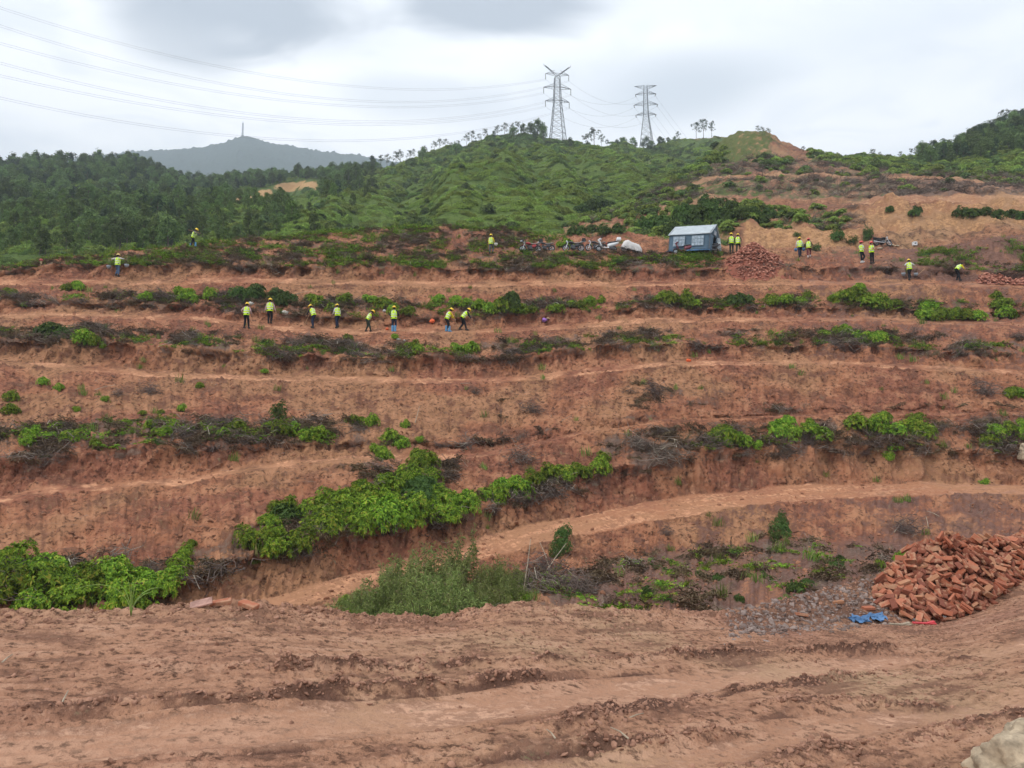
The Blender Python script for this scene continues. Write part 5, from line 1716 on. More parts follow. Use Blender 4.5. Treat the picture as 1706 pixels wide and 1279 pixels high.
m1 = Matrix.Translation(T1) @ Matrix.Rotation(R(8), 4, 'Z')
m2 = Matrix.Translation(T2) @ Matrix.Rotation(R(-6), 4, 'Z')
names = ['lowest', 'lowest', 'middle', 'middle', 'top', 'top']
far_z = [108, 108, 121, 121, 135, 135]
sags = [28, 28, 29.5, 29.5, 31, 31]
for k, (s, v) in enumerate(ARM1):
    a = m1 @ v
    b = Vector((-220 + s * 9.0, 130 + s * 10.0, far_z[k] - 3.5 * s + 1.6))
    for off in (-0.3, 0.3):
        wire(a + Vector((0, 0, off)), b + Vector((0, 0, off)), sags[k] + 0.3 * s, 0.027, '%s power line, %s twin wire, sweeping from the larger tower across the left sky' % (names[k], 'nearer' if s < 0 else 'farther'), '%s lines to the left' % names[k])
for k, (s, v) in enumerate(ARM2):
    wire(m1 @ ARM1[k][1], m2 @ v, 7.5, 0.035, '%s thin power line between the two lattice towers' % names[k], '%s lines between towers' % names[k])
for k, (s, v) in enumerate(ARM2):
    a = m2 @ v
    b = a + Vector((150 + 4 * s, 150, -75))
    wire(a, b, 9, 0.035, '%s power line falling away right of the smaller tower' % names[k], '%s lines to the right' % names[k])

pm = tower_place(404, 229, 1895)
mast = empty('radio_mast', pm - Vector((0, 0, 6)), 0.3, 'thin pale radio mast on the distant mountain top', 'mast')
mb = MB()
lattice(mb, 0, 44, 1.9, 1.2, 9, 0.5, 0.28)
mb.obj('mast_body', M_STEEL, mast)
mb = MB()
mb.box((0, 0, 45), (3.4, 3.4, 1.2))
mb.tube([(0, 0, 45), (0, 0, 50)], 0.5, 6)
mb.obj('antenna', M_WHITE, mast)


# ------------------------------------------------------------------ tent
def cloth_mat(name, col, vary=0.1):
    return plain(name, col, 0.8, 0.15, vary=vary, scale=2.5, bump=0.25)


M_TROOF = cloth_mat('tent_roof_cloth', (0.40, 0.44, 0.465))
M_TWALL = cloth_mat('tent_wall_cloth', (0.10, 0.155, 0.21))
M_TWIN = plain('tent_window_film', (0.34, 0.41, 0.48), 0.3, 0.4, vary=0.3, scale=5)
M_TMESH = plain('tent_window_tape', (0.20, 0.26, 0.31), 0.7, 0.2)
M_BLUE = plain('blue_sheet', (0.075, 0.17, 0.33), 0.5, 0.3, vary=0.25, scale=3, bump=0.3)
tp, _ = hit(1160, 420, B_HILL)
TA = R(-29)
TL, TWD, TE, TR_ = 3.4, 3.1, 1.46, 2.55
tent = empty('tent', tp + Vector((0.05, 1.1, -0.02)), TA, 'grey blue ridge tent with two pale windows on the plateau', 'tent')
zt = drop(tent.location.x, tent.location.y, B_HILL, 60)[0]
tent.location.z = min(zt.z, tp.z) + 0.02
tent.rotation_euler[1] = R(5)
hx, hy = TL / 2, TWD / 2


def grid_panel(m, a, b, c, d, nu, nv, bow, thick=0.03):
    """A slightly billowing cloth panel between four corners, with thickness."""
    a, b, c, d = map(Vector, (a, b, c, d))
    nrm_ = (b - a).cross(d - a).normalized()
    top, bot = [], []
    for i in range(nv + 1):
        v = i / nv
        for j in range(nu + 1):
            u = j / nu
            p = a.lerp(b, u).lerp(d.lerp(c, u), v)
            w = bow * math.sin(math.pi * u) * math.sin(math.pi * v) + 0.012 * math.sin(9 * u + 5 * v)
            top.append(p + nrm_ * w)
            bot.append(p + nrm_ * (w - thick))
    n = nu + 1
    f = []
    off = len(top)
    for i in range(nv):
        for j in range(nu):
            q = (i * n + j, i * n + j + 1, (i + 1) * n + j + 1, (i + 1) * n + j)
            f.append(q)
            f.append(tuple(off + k for k in q[::-1]))
    rim = [j for j in range(n)] + [(i * n + nu) for i in range(1, nv + 1)] + [nv * n + j for j in range(nu - 1, -1, -1)] + [i * n for i in range(nv - 1, 0, -1)]
    for k in range(len(rim)):
        p, q = rim[k], rim[(k + 1) % len(rim)]
        f.append((q, p, off + p, off + q))
    m.add(top + bot, f)


for nm, sy in (('roof_slope', -1), ('roof_slope', 1)):
    m = MB()
    ov = 0.10
    e1, e2 = (-hx - ov, sy * (hy + ov), TE - 0.06), (hx + ov, sy * (hy + ov), TE - 0.06)
    r1, r2 = (-hx - ov, 0, TR_), (hx + ov, 0, TR_)
    (grid_panel(m, e1, e2, r2, r1, 10, 6, -0.13) if sy < 0 else grid_panel(m, e2, e1, r1, r2, 10, 6, -0.05))
    m.obj(nm, M_TROOF, tent, smooth=True)
m = MB()
grid_panel(m, (-hx, -hy, 0), (hx, -hy, 0), (hx, -hy, TE), (-hx, -hy, TE), 10, 6, -0.04)
w1 = m.obj('front_wall', M_TWALL, tent, smooth=True)
m = MB()
grid_panel(m, (hx, hy, 0), (-hx, hy, 0), (-hx, hy, TE), (hx, hy, TE), 8, 4, -0.04)
m.obj('rear_wall', M_TWALL, tent, smooth=True)
for sx in (-1, 1):
    m = MB()
    if sx > 0:      # door gap in the gable that faces the track
        for y0, y1 in ((-hy, -0.45), (0.45, hy)):
            grid_panel(m, (hx, y0, 0), (hx, y1, 0), (hx, y1, TE), (hx, y0, TE), 4, 5, 0.03)
        grid_panel(m, (hx, -hy, TE), (hx, hy, TE), (hx, 0.05, TR_ - 0.06), (hx, -0.05, TR_ - 0.06), 6, 4, 0.02)
    else:
        grid_panel(m, (-hx, hy, 0), (-hx, -hy, 0), (-hx, -hy, TE), (-hx, hy, TE), 6, 5, 0.03)
        grid_panel(m, (-hx, hy, TE), (-hx, -hy, TE), (-hx, -0.05, TR_ - 0.06), (-hx, 0.05, TR_ - 0.06), 6, 4, 0.02)
    m.obj('gable_wall', M_TWALL, tent, smooth=True)
for wx in (-0.85, 0.72):
    m = MB()
    m.box((wx, -hy - 0.035, 0.86), (0.98, 0.03, 0.82))
    wn = m.obj('window', M_TWIN, tent)
    m = MB()
    for k in range(5):
        m.box((wx - 0.49 + 0.98 * k / 4, -hy - 0.056, 0.86), (0.03, 0.012, 0.84))
    for k in range(4):
        m.box((wx, -hy - 0.06, 0.45 + 0.82 * k / 3), (1.0, 0.012, 0.03))
    m.obj('window_tape', M_TMESH, wn)
m = MB()
m.box((hx + 0.035, -0.12, 1.78), (0.03, 0.62, 0.36))
m.obj('gable_window', M_TWIN, tent)
m = MB()
grid_panel(m, (hx + 0.06, 0.45, 0.04), (hx + 0.5, 0.72, 0.04), (hx + 0.28, 0.62, TE + 0.05), (hx + 0.05, 0.45, TE + 0.05), 4, 6, 0.08)
m.obj('door_flap', M_TROOF, tent, smooth=True)
m = MB()
for x in (-hx, hx):
    for y in (-hy, hy):
        m.tube([(x, y, 0), (x, y, TE)], 0.025, 6)
    m.tube([(x, -hy, TE), (x, 0, TR_ - 0.05), (x, hy, TE)], 0.025, 6)
m.tube([(-hx, 0, TR_ - 0.05), (hx, 0, TR_ - 0.05)], 0.025, 6)
m.obj('pole_frame', M_STEEL, tent)
m = MB()
grid_panel(m, (-hx - 0.1, -hy - 0.22, 0.05), (hx + 0.1, -hy - 0.22, 0.05), (hx + 0.1, -hy - 0.03, 0.09), (-hx - 0.1, -hy - 0.03, 0.09), 8, 3, 0.02, 0.06)
m.obj('ground_sheet', M_BLUE, tent)


# ------------------------------------------------------------------ motorcycles
def wheel(parent, x, r, w):
    t = MB()
    t.torus((x, 0, r), r - w, w, n=22, m=8)
    o = t.obj('wheel', M_BLACK, parent, smooth=True)
    k = MB()
    k.torus((x, 0, r), r - 2 * w, 0.018, n=20, m=6)
    for i in range(10):
        a = 2 * math.pi * i / 10
        k.tube([(x, 0.03 * (-1) ** i, r), (x + (r - 2 * w) * math.cos(a), 0, r + (r - 2 * w) * math.sin(a))], 0.006, 3)
    k.tube([(x, -0.07, r), (x, 0.07, r)], 0.05, 10)
    k.obj('rim', M_CHROME, o)


def motorcycle(px, py, face, paint, label, group=None, box=M_BLACK, seat=M_SEATB, scale=1.0, helmet=None, tilt=0.12):
    p, n = hit(px, py, B_NEAR)
    p, n = drop(p.x, p.y + 0.15, B_NEAR, 60)
    rz = 0 if face == 'right' else math.pi
    o = empty('motorcycle', p, rz + random.uniform(-0.15, 0.15), label, 'motorcycle', group, scale)
    o.rotation_euler[0] = -tilt if face == 'right' else tilt
    wheel(o, 0.64, 0.30, 0.05)
    wheel(o, -0.62, 0.30, 0.055)
    m = MB()
    m.tube([(0.40, 0, 0.86), (0.30, 0, 0.55), (0.12, 0, 0.28), (-0.25, 0, 0.26), (-0.35, 0, 0.55), (-0.10, 0, 0.70), (0.38, 0, 0.80)], 0.024, 6)
    m.tube([(-0.35, 0, 0.55), (-0.85, 0, 0.66)], 0.022, 6)
    for y in (-0.09, 0.09):
        m.tube([(-0.25, y, 0.28), (-0.62, y, 0.30)], 0.022, 6)
        m.tube([(-0.62, y, 0.32), (-0.50, y, 0.62)], 0.026, 6)
    m.obj('frame', M_DARK, o)
    m = MB()
    for y in (-0.08, 0.08):
        m.tube([(0.64, y, 0.30), (0.47, y, 0.82)], 0.024, 8)
    m.obj('fork', M_CHROME, o)
    m = MB()
    m.loft([[(0.36 + 0.0 * k, 0.13 * math.cos(a) * s, 0.77 + 0.10 * math.sin(a) * s) if False else (x, 0.125 * s * math.cos(a), zc + 0.10 * s * math.sin(a)) for a in (2 * math.pi * j / 10 for j in range(10))]
            for k, (x, s, zc) in enumerate(((0.40, 0.45, 0.80), (0.32, 0.95, 0.80), (0.15, 1.1, 0.79), (0.0, 0.85, 0.76), (-0.08, 0.45, 0.74)))])
    m.obj('fuel_tank', paint, o, smooth=True)
    m = MB()
    m.loft([[(x, 0.12 * s, z - 0.05), (x, 0.13 * s, z), (x, 0.08 * s, z + 0.05), (x, -0.08 * s, z + 0.05), (x, -0.13 * s, z), (x, -0.12 * s, z - 0.05)] for x, s, z in ((-0.04, 0.8, 0.74), (-0.2, 1.0, 0.73), (-0.5, 1.0, 0.76), (-0.78, 0.8, 0.80))])
    m.obj('seat', seat, o, smooth=True)
    m = MB()
    m.box((0.05, 0, 0.42), (0.34, 0.24, 0.26))
    for k in range(4):
        m.box((0.16, 0, 0.50 + 0.035 * k), (0.20, 0.22, 0.015))
    m.box((-0.02, 0, 0.28), (0.30, 0.30, 0.12))
    m.obj('engine', M_DARK, o, bevel=0.01)
    m = MB()
    m.tube([(0.20, -0.13, 0.48), (0.26, -0.15, 0.30), (0.0, -0.16, 0.24), (-0.45, -0.17, 0.28), (-0.92, -0.18, 0.34)], 0.035, 8, 0.05)
    m.obj('exhaust', M_CHROME, o, smooth=True)
    m = MB()
    m.tube([(0.30, -0.36, 1.02), (0.42, -0.2, 1.03), (0.44, 0, 0.95), (0.42, 0.2, 1.03), (0.30, 0.36, 1.02)], 0.016, 6)
    for s in (-1, 1):
        m.tube([(0.33, s * 0.30, 1.03), (0.36, s * 0.33, 1.2)], 0.007, 4)
        m.ell((0.36, s * 0.34, 1.23), (0.02, 0.06, 0.045))
    m.obj('handlebar', M_DARK, o, smooth=True)
    m = MB()
    m.ell((0.56, 0, 0.88), (0.07, 0.09, 0.09))
    m.obj('headlight', M_GLASSY, o, smooth=True)
    m = MB()
    for x0, a0, a1 in ((0.64, 40, 170), (-0.62, 10, 140)):
        secs = []
        for k in range(9):
            a = R(a0 + (a1 - a0) * k / 8)
            c, s = math.cos(a), math.sin(a)
            secs.append([(x0 + c * rr, yy, 0.30 + s * rr) for rr, yy in ((0.335, -0.06), (0.35, 0), (0.335, 0.06), (0.325, 0.06), (0.34, 0), (0.325, -0.06))])
        m.loft(secs)
    m.obj('mudguard', paint, o, smooth=True)
    m = MB()
    m.ell((-0.88, 0, 0.72), (0.05, 0.07, 0.05))
    m.obj('tail_light', M_RED, o, smooth=True)
    m = MB()
    for s in (-1, 1):
        m.box((-0.30, s * 0.13, 0.55), (0.34, 0.03, 0.20), (0, 0.25, 0))
    m.obj('side_cover', paint, o, bevel=0.015)
    if box:
        m = MB()
        m.tube([(-0.55, -0.12, 0.84), (-0.98, -0.12, 0.88), (-0.98, 0.12, 0.88), (-0.55, 0.12, 0.84)], 0.012, 5)
        m.obj('rack', M_CHROME, o)
        m = MB()
        m.box((-0.86, 0, 1.03), (0.34, 0.36, 0.26), taper=0.86)
        m.obj('top_box', box, o, bevel=0.04)
    m = MB()
    m.tube([(0.0, 0.10, 0.28), (-0.06, 0.30, 0.0)], 0.014, 5)
    m.obj('stand', M_DARK, o)
    return o


def scooter(px, py, face, paint, label, group=None, box=None, scale=1.0, seat=M_SEAT):
    p, n = hit(px, py, B_NEAR)
    p, n = drop(p.x, p.y + 0.15, B_NEAR, 60)
    o = empty('scooter', p, (0 if face == 'right' else math.pi) + random.uniform(-0.12, 0.12), label, 'scooter', group, scale)
    o.rotation_euler[0] = -0.08 if face == 'right' else 0.08
    wheel(o, 0.60, 0.235, 0.055)
    wheel(o, -0.58, 0.235, 0.06)
    m = MB()      # legshield and floor
    prof = [(0.62, 0.92), (0.52, 0.78), (0.42, 0.52), (0.33, 0.34), (0.22, 0.28), (-0.10, 0.27), (-0.18, 0.30)]
    wid = [0.10, 0.19, 0.21, 0.18, 0.17, 0.17, 0.16]
    m.loft([[(x - 0.02, -w, z - 0.03), (x - 0.02, w, z - 0.03), (x + 0.03, w * 0.96, z + 0.03), (x + 0.05, 0, z + 0.05), (x + 0.03, -w * 0.96, z + 0.03)] for (x, z), w in zip(prof, wid)])
    m.obj('legshield', paint, o, smooth=True)
    m = MB()      # rear body
    m.loft([[(x, w * math.cos(a), zc + h * math.sin(a)) for a in (2 * math.pi * j / 12 for j in range(12))] for x, w, zc, h in ((-0.08, 0.10, 0.46, 0.16), (-0.22, 0.17, 0.50, 0.18), (-0.50, 0.19, 0.56, 0.17), (-0.78, 0.15, 0.66, 0.11), (-0.95, 0.07, 0.74, 0.05))])
    m.obj('rear_body', paint, o, smooth=True)
    m = MB()
    m.loft([[(x, 0.13 * s, z - 0.05), (x, 0.15 * s, z), (x, 0.09 * s, z + 0.06), (x, -0.09 * s, z + 0.06), (x, -0.15 * s, z), (x, -0.13 * s, z - 0.05)] for x, s, z in ((-0.08, 0.7, 0.70), (-0.25, 1.0, 0.71), (-0.55, 1.0, 0.76), (-0.82, 0.75, 0.80))])
    m.obj('seat', seat, o, smooth=True)
    m = MB()
    m.tube([(0.60, 0.0, 0.235), (0.56, 0, 0.5), (0.46, 0, 0.98)], 0.035, 8)
    m.obj('fork', M_DARK, o)
    m = MB()
    m.loft([[(x, w * math.cos(a), zc + h * math.sin(a)) for a in (2 * math.pi * j / 10 for j in range(10))] for x, w, zc, h in ((0.36, 0.06, 1.0, 0.05), (0.44, 0.13, 1.0, 0.08), (0.54, 0.11, 0.96, 0.08), (0.60, 0.05, 0.93, 0.04))])
    m.obj('handlebar_cowl', paint, o, smooth=True)
    m = MB()
    m.tube([(0.34, -0.36, 1.03), (0.44, -0.1, 1.02), (0.44, 0.1, 1.02), (0.34, 0.36, 1.03)], 0.017, 6)
    for s in (-1, 1):
        m.tube([(0.40, s * 0.25, 1.03), (0.36, s * 0.34, 1.28)], 0.008, 4)
        m.ell((0.35, s * 0.35, 1.32), (0.02, 0.075, 0.055))
    m.obj('handlebar', M_DARK, o, smooth=True)
    m = MB()
    m.ell((0.60, 0, 0.95), (0.04, 0.075, 0.05))
    m.obj('headlight', M_GLASSY, o, smooth=True)
    m = MB()
    secs = []
    for k in range(8):
        a = R(30 + 140 * k / 7)
        c, s = math.cos(a), math.sin(a)
        secs.append([(0.60 + c * rr, yy, 0.235 + s * rr) for rr, yy in ((0.262, -0.07), (0.285, 0), (0.262, 0.07), (0.252, 0.07), (0.272, 0), (0.252, -0.07))])
    m.loft(secs)
    m.obj('mudguard', paint, o, smooth=True)
    m = MB()
    m.box((-0.42, 0.04, 0.27), (0.46, 0.20, 0.16))
    m.tube([(-0.35, -0.16, 0.22), (-0.85, -0.17, 0.30)], 0.05, 8)
    m.obj('engine', M_DARK, o, bevel=0.015)
    m = MB()
    m.ell((-0.95, 0, 0.72), (0.03, 0.08, 0.04))
    m.obj('tail_light', M_RED, o, smooth=True)
    if box:
        m = MB()
        m.box((-0.96, 0, 1.02), (0.36, 0.38, 0.26), taper=0.84)
        m.obj('top_box', box, o, bevel=0.05)
        m = MB()
        m.tube([(-0.70, -0.1, 0.84), (-1.05, -0.1, 0.87), (-1.05, 0.1, 0.87), (-0.70, 0.1, 0.84)], 0.012, 5)
        m.obj('rack', M_CHROME, o)
    return o


motorcycle(884, 421, 'left', M_RED, 'red motorcycle with a dark top box, first of the parked row', 'motorcycles parked on the plateau', box=M_BLACK)
motorcycle(908, 420, 'left', M_DARK, 'dark motorcycle half hidden behind the red one', 'motorcycles parked on the plateau', box=None, scale=0.92)
motorcycle(956, 420, 'left', M_DARK, 'dark motorcycle with a round black box right of the green shrub', 'motorcycles parked on the plateau', box=M_BLACK, seat=M_SEATB)
motorcycle(994, 419, 'left', M_DARK, 'dark motorcycle parked close behind the white scooter', 'motorcycles parked on the plateau', box=None)
scooter(1011, 420, 'left', M_WHITE, 'white scooter with a white top box in the parked row', 'scooters parked on the plateau', box=M_WHITE, scale=1.08)
scooter(1139, 425, 'left', M_MAROON, 'maroon scooter in front of the tent windows', 'scooters by the tent')
scooter(1181, 425, 'left', M_DARK, 'black scooter at the corner of the tent', 'scooters by the tent')
motorcycle(1473, 413, 'right', M_BLACK, 'black motorcycle among rubbish beside the oval bush', None, box=None, seat=M_SEAT, tilt=0.3)


def ride_helmet(px, py, lift, col, label):
    p, _ = hit(px, py, B_HILL)
    m = MB()
    m.ell((0, 0, 0), (0.15, 0.13, 0.13), vmin=-35, vmax=90, nu=16, nv=8)
    o = m.obj('riding_helmet', col, None, smooth=True)
    o.location = p + Vector((0, 0.15, lift))
    tag(o, label, 'helmet')
    m = MB()
    m.ell((-0.02, 0, -0.01), (0.142, 0.134, 0.11), vmin=-30, vmax=18, nu=16, nv=4)
    m.obj('visor', M_GLASSY, o, smooth=True)


M_PINKH = plain('pink_helmet', (0.34, 0.05, 0.08), 0.3, 0.5)
M_PALEH = plain('pale_green_helmet', (0.55, 0.62, 0.58), 0.3, 0.5)
ride_helmet(1152, 424, 0.92, M_PINKH, 'dark pink riding helmet on the maroon scooter seat')
ride_helmet(1199, 424, 0.96, M_PALEH, 'pale riding helmet on the black scooter seat')
ride_helmet(870, 422, 1.08, M_BLACK, 'black riding helmet on the handlebar of the red motorcycle')

# a motorcycle under a white sheet
p, n = hit(1053, 420, B_HILL)
M_SHEET = plain('white_sheet', (0.60, 0.57, 0.55), 0.75, 0.2, vary=0.1, scale=3, bump=0.4)
root = empty('covered_motorcycle', p + Vector((0, 0.2, 0)), R(6), 'parked motorcycle wrapped in a white plastic sheet', 'motorcycle')
wheel(root, 0.62, 0.28, 0.05)
wheel(root, -0.60, 0.28, 0.055)
m = MB()
secs = []
for k in range(15):
    x = -0.86 + 1.66 * k / 14
    hgt = float(np.interp(x, (-0.86, -0.62, -0.30, 0.05, 0.35, 0.62, 0.80), (0.52, 0.98, 1.10, 0.88, 0.80, 0.70, 0.30)))
    hem = float(np.interp(x, (-0.86, -0.4, 0.2, 0.8), (0.35, 0.30, 0.16, 0.02))) + 0.05 * math.sin(k * 1.7)
    pts = []
    for j in range(13):
        a = math.pi * j / 12
        w = 0.30 + 0.05 * math.sin(k * 1.3 + j)
        yy = -w * math.cos(a)
        zz2 = hem + (hgt - hem) * math.sin(a) ** 0.55 + 0.02 * math.sin(3 * k + 2 * j)
        pts.append((x + 0.02 * math.sin(j * 2.1 + k), yy, zz2))
    inner = [(q[0], q[1] * 0.95, q[2] - 0.02) for q in pts[::-1]]
    secs.append(pts + inner)
m.loft(secs)
m.obj('sheet', M_SHEET, root, smooth=True)


# ------------------------------------------------------------------ bags, boxes and scraps
def crumple(px, py, size, mat, label, cat, name='bag', trees=None, flat=0.7, seed=1, lift=0.3):
    p, n = hit(px, py, trees or B_NEAR)
    m = MB()
    m.ell((0, 0, 0), (size * 0.5, size * 0.42, size * 0.5 * flat), nu=14, nv=10, noise=0.7, seed=seed)
    o = m.obj(name, mat, None, smooth=True)
    o.location = p + Vector((0, 0, size * flat * lift))
    o.rotation_euler = (random.uniform(-0.2, 0.2), random.uniform(-0.2, 0.2), random.uniform(0, 6))
    return tag(o, label, cat)


M_BAGW = plain('pale_sack', (0.52, 0.50, 0.45), 0.7, 0.2, vary=0.2, scale=4, bump=0.5)
M_ORANGE = plain('orange_bag', (0.75, 0.13, 0.04), 0.5, 0.3, vary=0.15)
M_PURPLE = plain('purple_bag', (0.30, 0.14, 0.45), 0.5, 0.3, vary=0.3, scale=9)
M_STRAW = plain('straw', (0.55, 0.42, 0.25), 0.8, 0.1, vary=0.15)
M_GREYP = plain('grey_plastic', (0.23, 0.25, 0.28), 0.5, 0.3)
M_CREAM = plain('cream_sheet', (0.62, 0.56, 0.42), 0.7, 0.2, vary=0.15, bump=0.4)
crumple(418, 508, 0.42, M_BAGW, 'pale sack lying behind the leftmost digger', 'bag', seed=2)
crumple(474, 523, 0.46, M_BAGW, 'white sack on the ground right of the tall digger', 'bag', seed=3)
crumple(640, 521, 0.24, M_WHITE, 'small white bag hanging in the shrub beside the blue booted digger', 'bag', seed=4, lift=0.9)
crumple(720, 540, 0.44, M_ORANGE, 'bright orange bag on the bench left of the blue booted pair', 'bag', seed=5, lift=0.7)
crumple(645, 549, 0.24, M_ORANGE, 'small orange red bag at the feet of the blue booted digger', 'bag', seed=6)
crumple(907, 537, 0.40, M_PURPLE, 'purple patterned bag on the bench right of the digging row', 'bag', seed=7, lift=0.6)
crumple(914, 531, 0.30, M_STRAW, 'tan straw hat beside the purple bag', 'hat', name='straw_hat', flat=0.35, seed=8)
crumple(926, 508, 0.44, M_BAGW, 'white sack on the strip below the parked motorcycles', 'bag', seed=9, flat=0.5)
crumple(1083, 420, 0.30, M_STRAW, 'straw hat on the ground right of the sheeted motorcycle', 'hat', name='straw_hat', flat=0.4, seed=10)
crumple(1147, 602, 0.30, M_ORANGE, 'tiny coral marker bag on the third bench', 'marker', name='marker_bag', seed=11)
crumple(664, 566, 0.30, M_BAGW, 'white rag on the dead brush below the diggers', 'rag', name='rag', seed=12, flat=0.4)
crumple(675, 568, 0.22, M_WHITE, 'small white rag right of the rag below the diggers', 'rag', name='rag', seed=13, flat=0.5)
for k, (x, y, s, lb) in enumerate([(1466, 415, 0.55, 'cream plastic sheet nearest the red helmeted pair'), (1484, 409, 0.60, 'cream plastic sheet under the black motorcycle'), (1494, 410, 0.45, 'cream scrap right of the black motorcycle')]):
    crumple(x, y, s, M_CREAM, lb, 'plastic sheet', name='plastic_sheet', flat=0.25, seed=20 + k)
p, n = hit(1524, 409, B_NEAR)
m = MB()
m.box((0, 0, 0.17), (0.34, 0.30, 0.34), taper=1.05)
o = tag(m.obj('white_box', M_WHITE, None, bevel=0.02), 'small white box on the grass right of the black motorcycle', 'box')
o.location = p
m = MB()
m.box((0, -0.162, 0.19), (0.15, 0.01, 0.10))
m.obj('box_label', M_DARK, o)
# red capped post at the left end of the top terrace
p, n = hit(68, 441, B_HILL)
post = empty('marker_post', p, 0, 'short earth coloured post with a red cap at the left end of the terrace', 'post')
m = MB()
m.tube([(0, 0, -0.1), (0, 0, 0.30)], 0.07, 8)
m.obj('post', M_STRAW, post)
m = MB()
m.tube([(0, 0, 0.30), (0, 0, 0.42)], 0.16, 10, 0.10)
m.ell((0, 0, 0.42), (0.10, 0.10, 0.05))
m.obj('cap', M_RED, post, smooth=True)


# ------------------------------------------------------------------ brushwood heaps
def heap(px, py, w, mat_mesh, label, trees=None, hs=0.9, name='brushwood_heap'):
    p, n = hit(px, py, trees or B_HILL)
    r = w * p.y / FPX
    o = tag(link(bpy.data.objects.new(name, mat_mesh)), label, 'brushwood')
    o.location = p
    o.scale = (r, r * 0.8, r * hs)
    o.rotation_euler = (random.uniform(-0.3, 0), 0, random.uniform(0, 6.28))
    return o


HEAPS = [twig_clump(700 + k, 130, 0.9, 0.012, 0.75) for k in range(3)]
for k, (x, y, w, lb) in enumerate([(885, 985, 56, 'grey brushwood heap touching the right side of the feathery bush'), (925, 975, 60, 'middle grey brushwood heap beside the dense dark shrub'), (970, 985, 52, 'low end of the grey brushwood heap on the gully floor'),
                                   (900, 950, 44, 'upper brushwood heap under the track edge'), (790, 655, 22, 'blue grey bundle of twigs on the bare slope under the third bench'), (885, 688, 32, 'small twig heap at the middle of the bare slope'),
                                   (870, 770, 46, 'dark twig heap above the right arm of the big thicket'), (1640, 655, 40, 'twig heap on the slope near the right edge'), (1110, 770, 60, 'wide dead twig heap over the bare gap'),
                                   (1060, 745, 46, 'dead twig heap uphill of the bare gap'), (1510, 885, 40, 'twig heap on the gully slope behind the near brick pile'), (250, 655, 26, 'dark root heap on the bare left slope'), (195, 660, 20, 'small root heap on the bare left slope'),
                                   (1110, 890, 22, 'dark twig bundle under the track edge'), (120, 960, 40, 'twig heap above the near shrub row'), (260, 955, 34, 'second twig heap above the near shrub row'),
                                   (1090, 655, 36, 'brown twig heap on the slope under the right end of the third bench'), (500, 925, 40, 'dark stems hanging under the left end of the big thicket'), (640, 885, 40, 'dark stems hanging under the middle of the big thicket'), (720, 878, 44, 'dark stems under the deepest hollow of the big thicket'), (860, 838, 34, 'dark stems under the right arm of the big thicket')]):
    heap(x, y, w, HEAPS[k % 3], lb)
M_STICK = plain('bleached_stick', (0.33, 0.27, 0.20), 0.85, 0.1, vary=0.25)


def stick(px, py, ln, ang, up, label, trees=None, r=0.018):
    p, n = hit(px, py, trees or B_HILL)
    m = MB()
    d = Vector((math.cos(ang), math.sin(ang), up))
    m.tube([-d * ln / 2, Vector((0.02, 0.01, 0.05)) * ln, d * ln / 2], r, 5, r * 0.5)
    o = m.obj('stick', M_STICK, None)
    o.location = p + Vector((0, 0, abs(up) * ln / 2 + r * 0.6))
    return tag(o, label, 'stick')


for x, y, ln, a, up, lb in [(925, 955, 1.3, 0.9, 0.7, 'bleached branch sticking out of the brushwood heap'), (908, 950, 1.0, 1.9, 0.9, 'forked pale branch standing in the brushwood heap'), (878, 985, 0.9, 1.3, 1.6, 'thin pale stake between feathery bush and brushwood'),
                            (940, 708, 1.2, -0.9, 0.4, 'thin pale stick leaning on the bare middle slope'), (770, 642, 1.2, 0.1, 0.1, 'dead branch lying on the third bench'), (640, 497, 1.2, 0.6, 0.3, 'pale branch lying behind the middle diggers'),
                            (275, 580, 0.9, 1.0, 0.5, 'white broken branch under the third strip at left'), (175, 650, 0.9, 0.3, 0.3, 'pale branch on the bare left slope'), (1555, 860, 0.5, 2.2, 0.4, 'white splinter behind the near brick pile'),
                            (1545, 878, 0.6, 1.2, 0.7, 'white forked splinter nearer the brick pile'), (1500, 885, 1.5, 0.8, 0.3, 'thin grey branch in the twig heap behind the brick pile'), (695, 705, 0.7, 1.4, 1.2, 'thin upright stick beside the little shrub'),
                            (505, 490, 1.0, 0.2, 0.2, 'bare stick above the diggers near the left shrubs')]:
    stick(x, y, ln, a, up, lb)

# ------------------------------------------------------------------ near edge: slabs, grass, boulder, rubbish
def on_road(px, py):
    return hit(px, py, B_FORE)[0]


M_CONC = plain('pale_stone', (0.36, 0.285, 0.20), 0.9, 0.1, vary=0.5, scale=7, bump=1.0)  # wide tone range darkens the crevices in the colour itself
bp_ = on_road(1690, 1300)
bm = bmesh.new()
bmesh.ops.create_icosphere(bm, subdivisions=5, radius=1.0)
for v in bm.verts:
    d = np.array([v.co[:]])
    k = 1 + 0.40 * float(fbm(d * 1.3 + 3.3, 3)[0]) + 0.16 * float(fbm(d * 4.0 + 1.3, 4, 0.6)[0])
    v.co = Vector((v.co.x * 0.46, v.co.y * 0.38, v.co.z * 0.31)) * k
me = bpy.data.meshes.new('boulder')
bm.to_mesh(me)
bm.free()
me.polygons.foreach_set('use_smooth', np.ones(len(me.polygons), bool))
me.materials.append(M_CONC)
bo = tag(link(bpy.data.objects.new('boulder', me)), 'pale tan boulder cut off by the lower right corner', 'boulder')
bo.location = bp_ + Vector((0.32, 0.12, -0.04))

p, n = hit(1701, 766, B_HILL)
m = MB()
m.box((0, 0, 0.40), (0.5, 0.45, 0.85), (0.15, 0.1, 0.2), taper=0.8)
o = tag(m.obj('stone_block', M_CONC, None, bevel=0.08), 'pale upright stone block on the cut bank at the right edge', 'stone')
o.location = p + Vector((0.05, -0.25, 0.0))

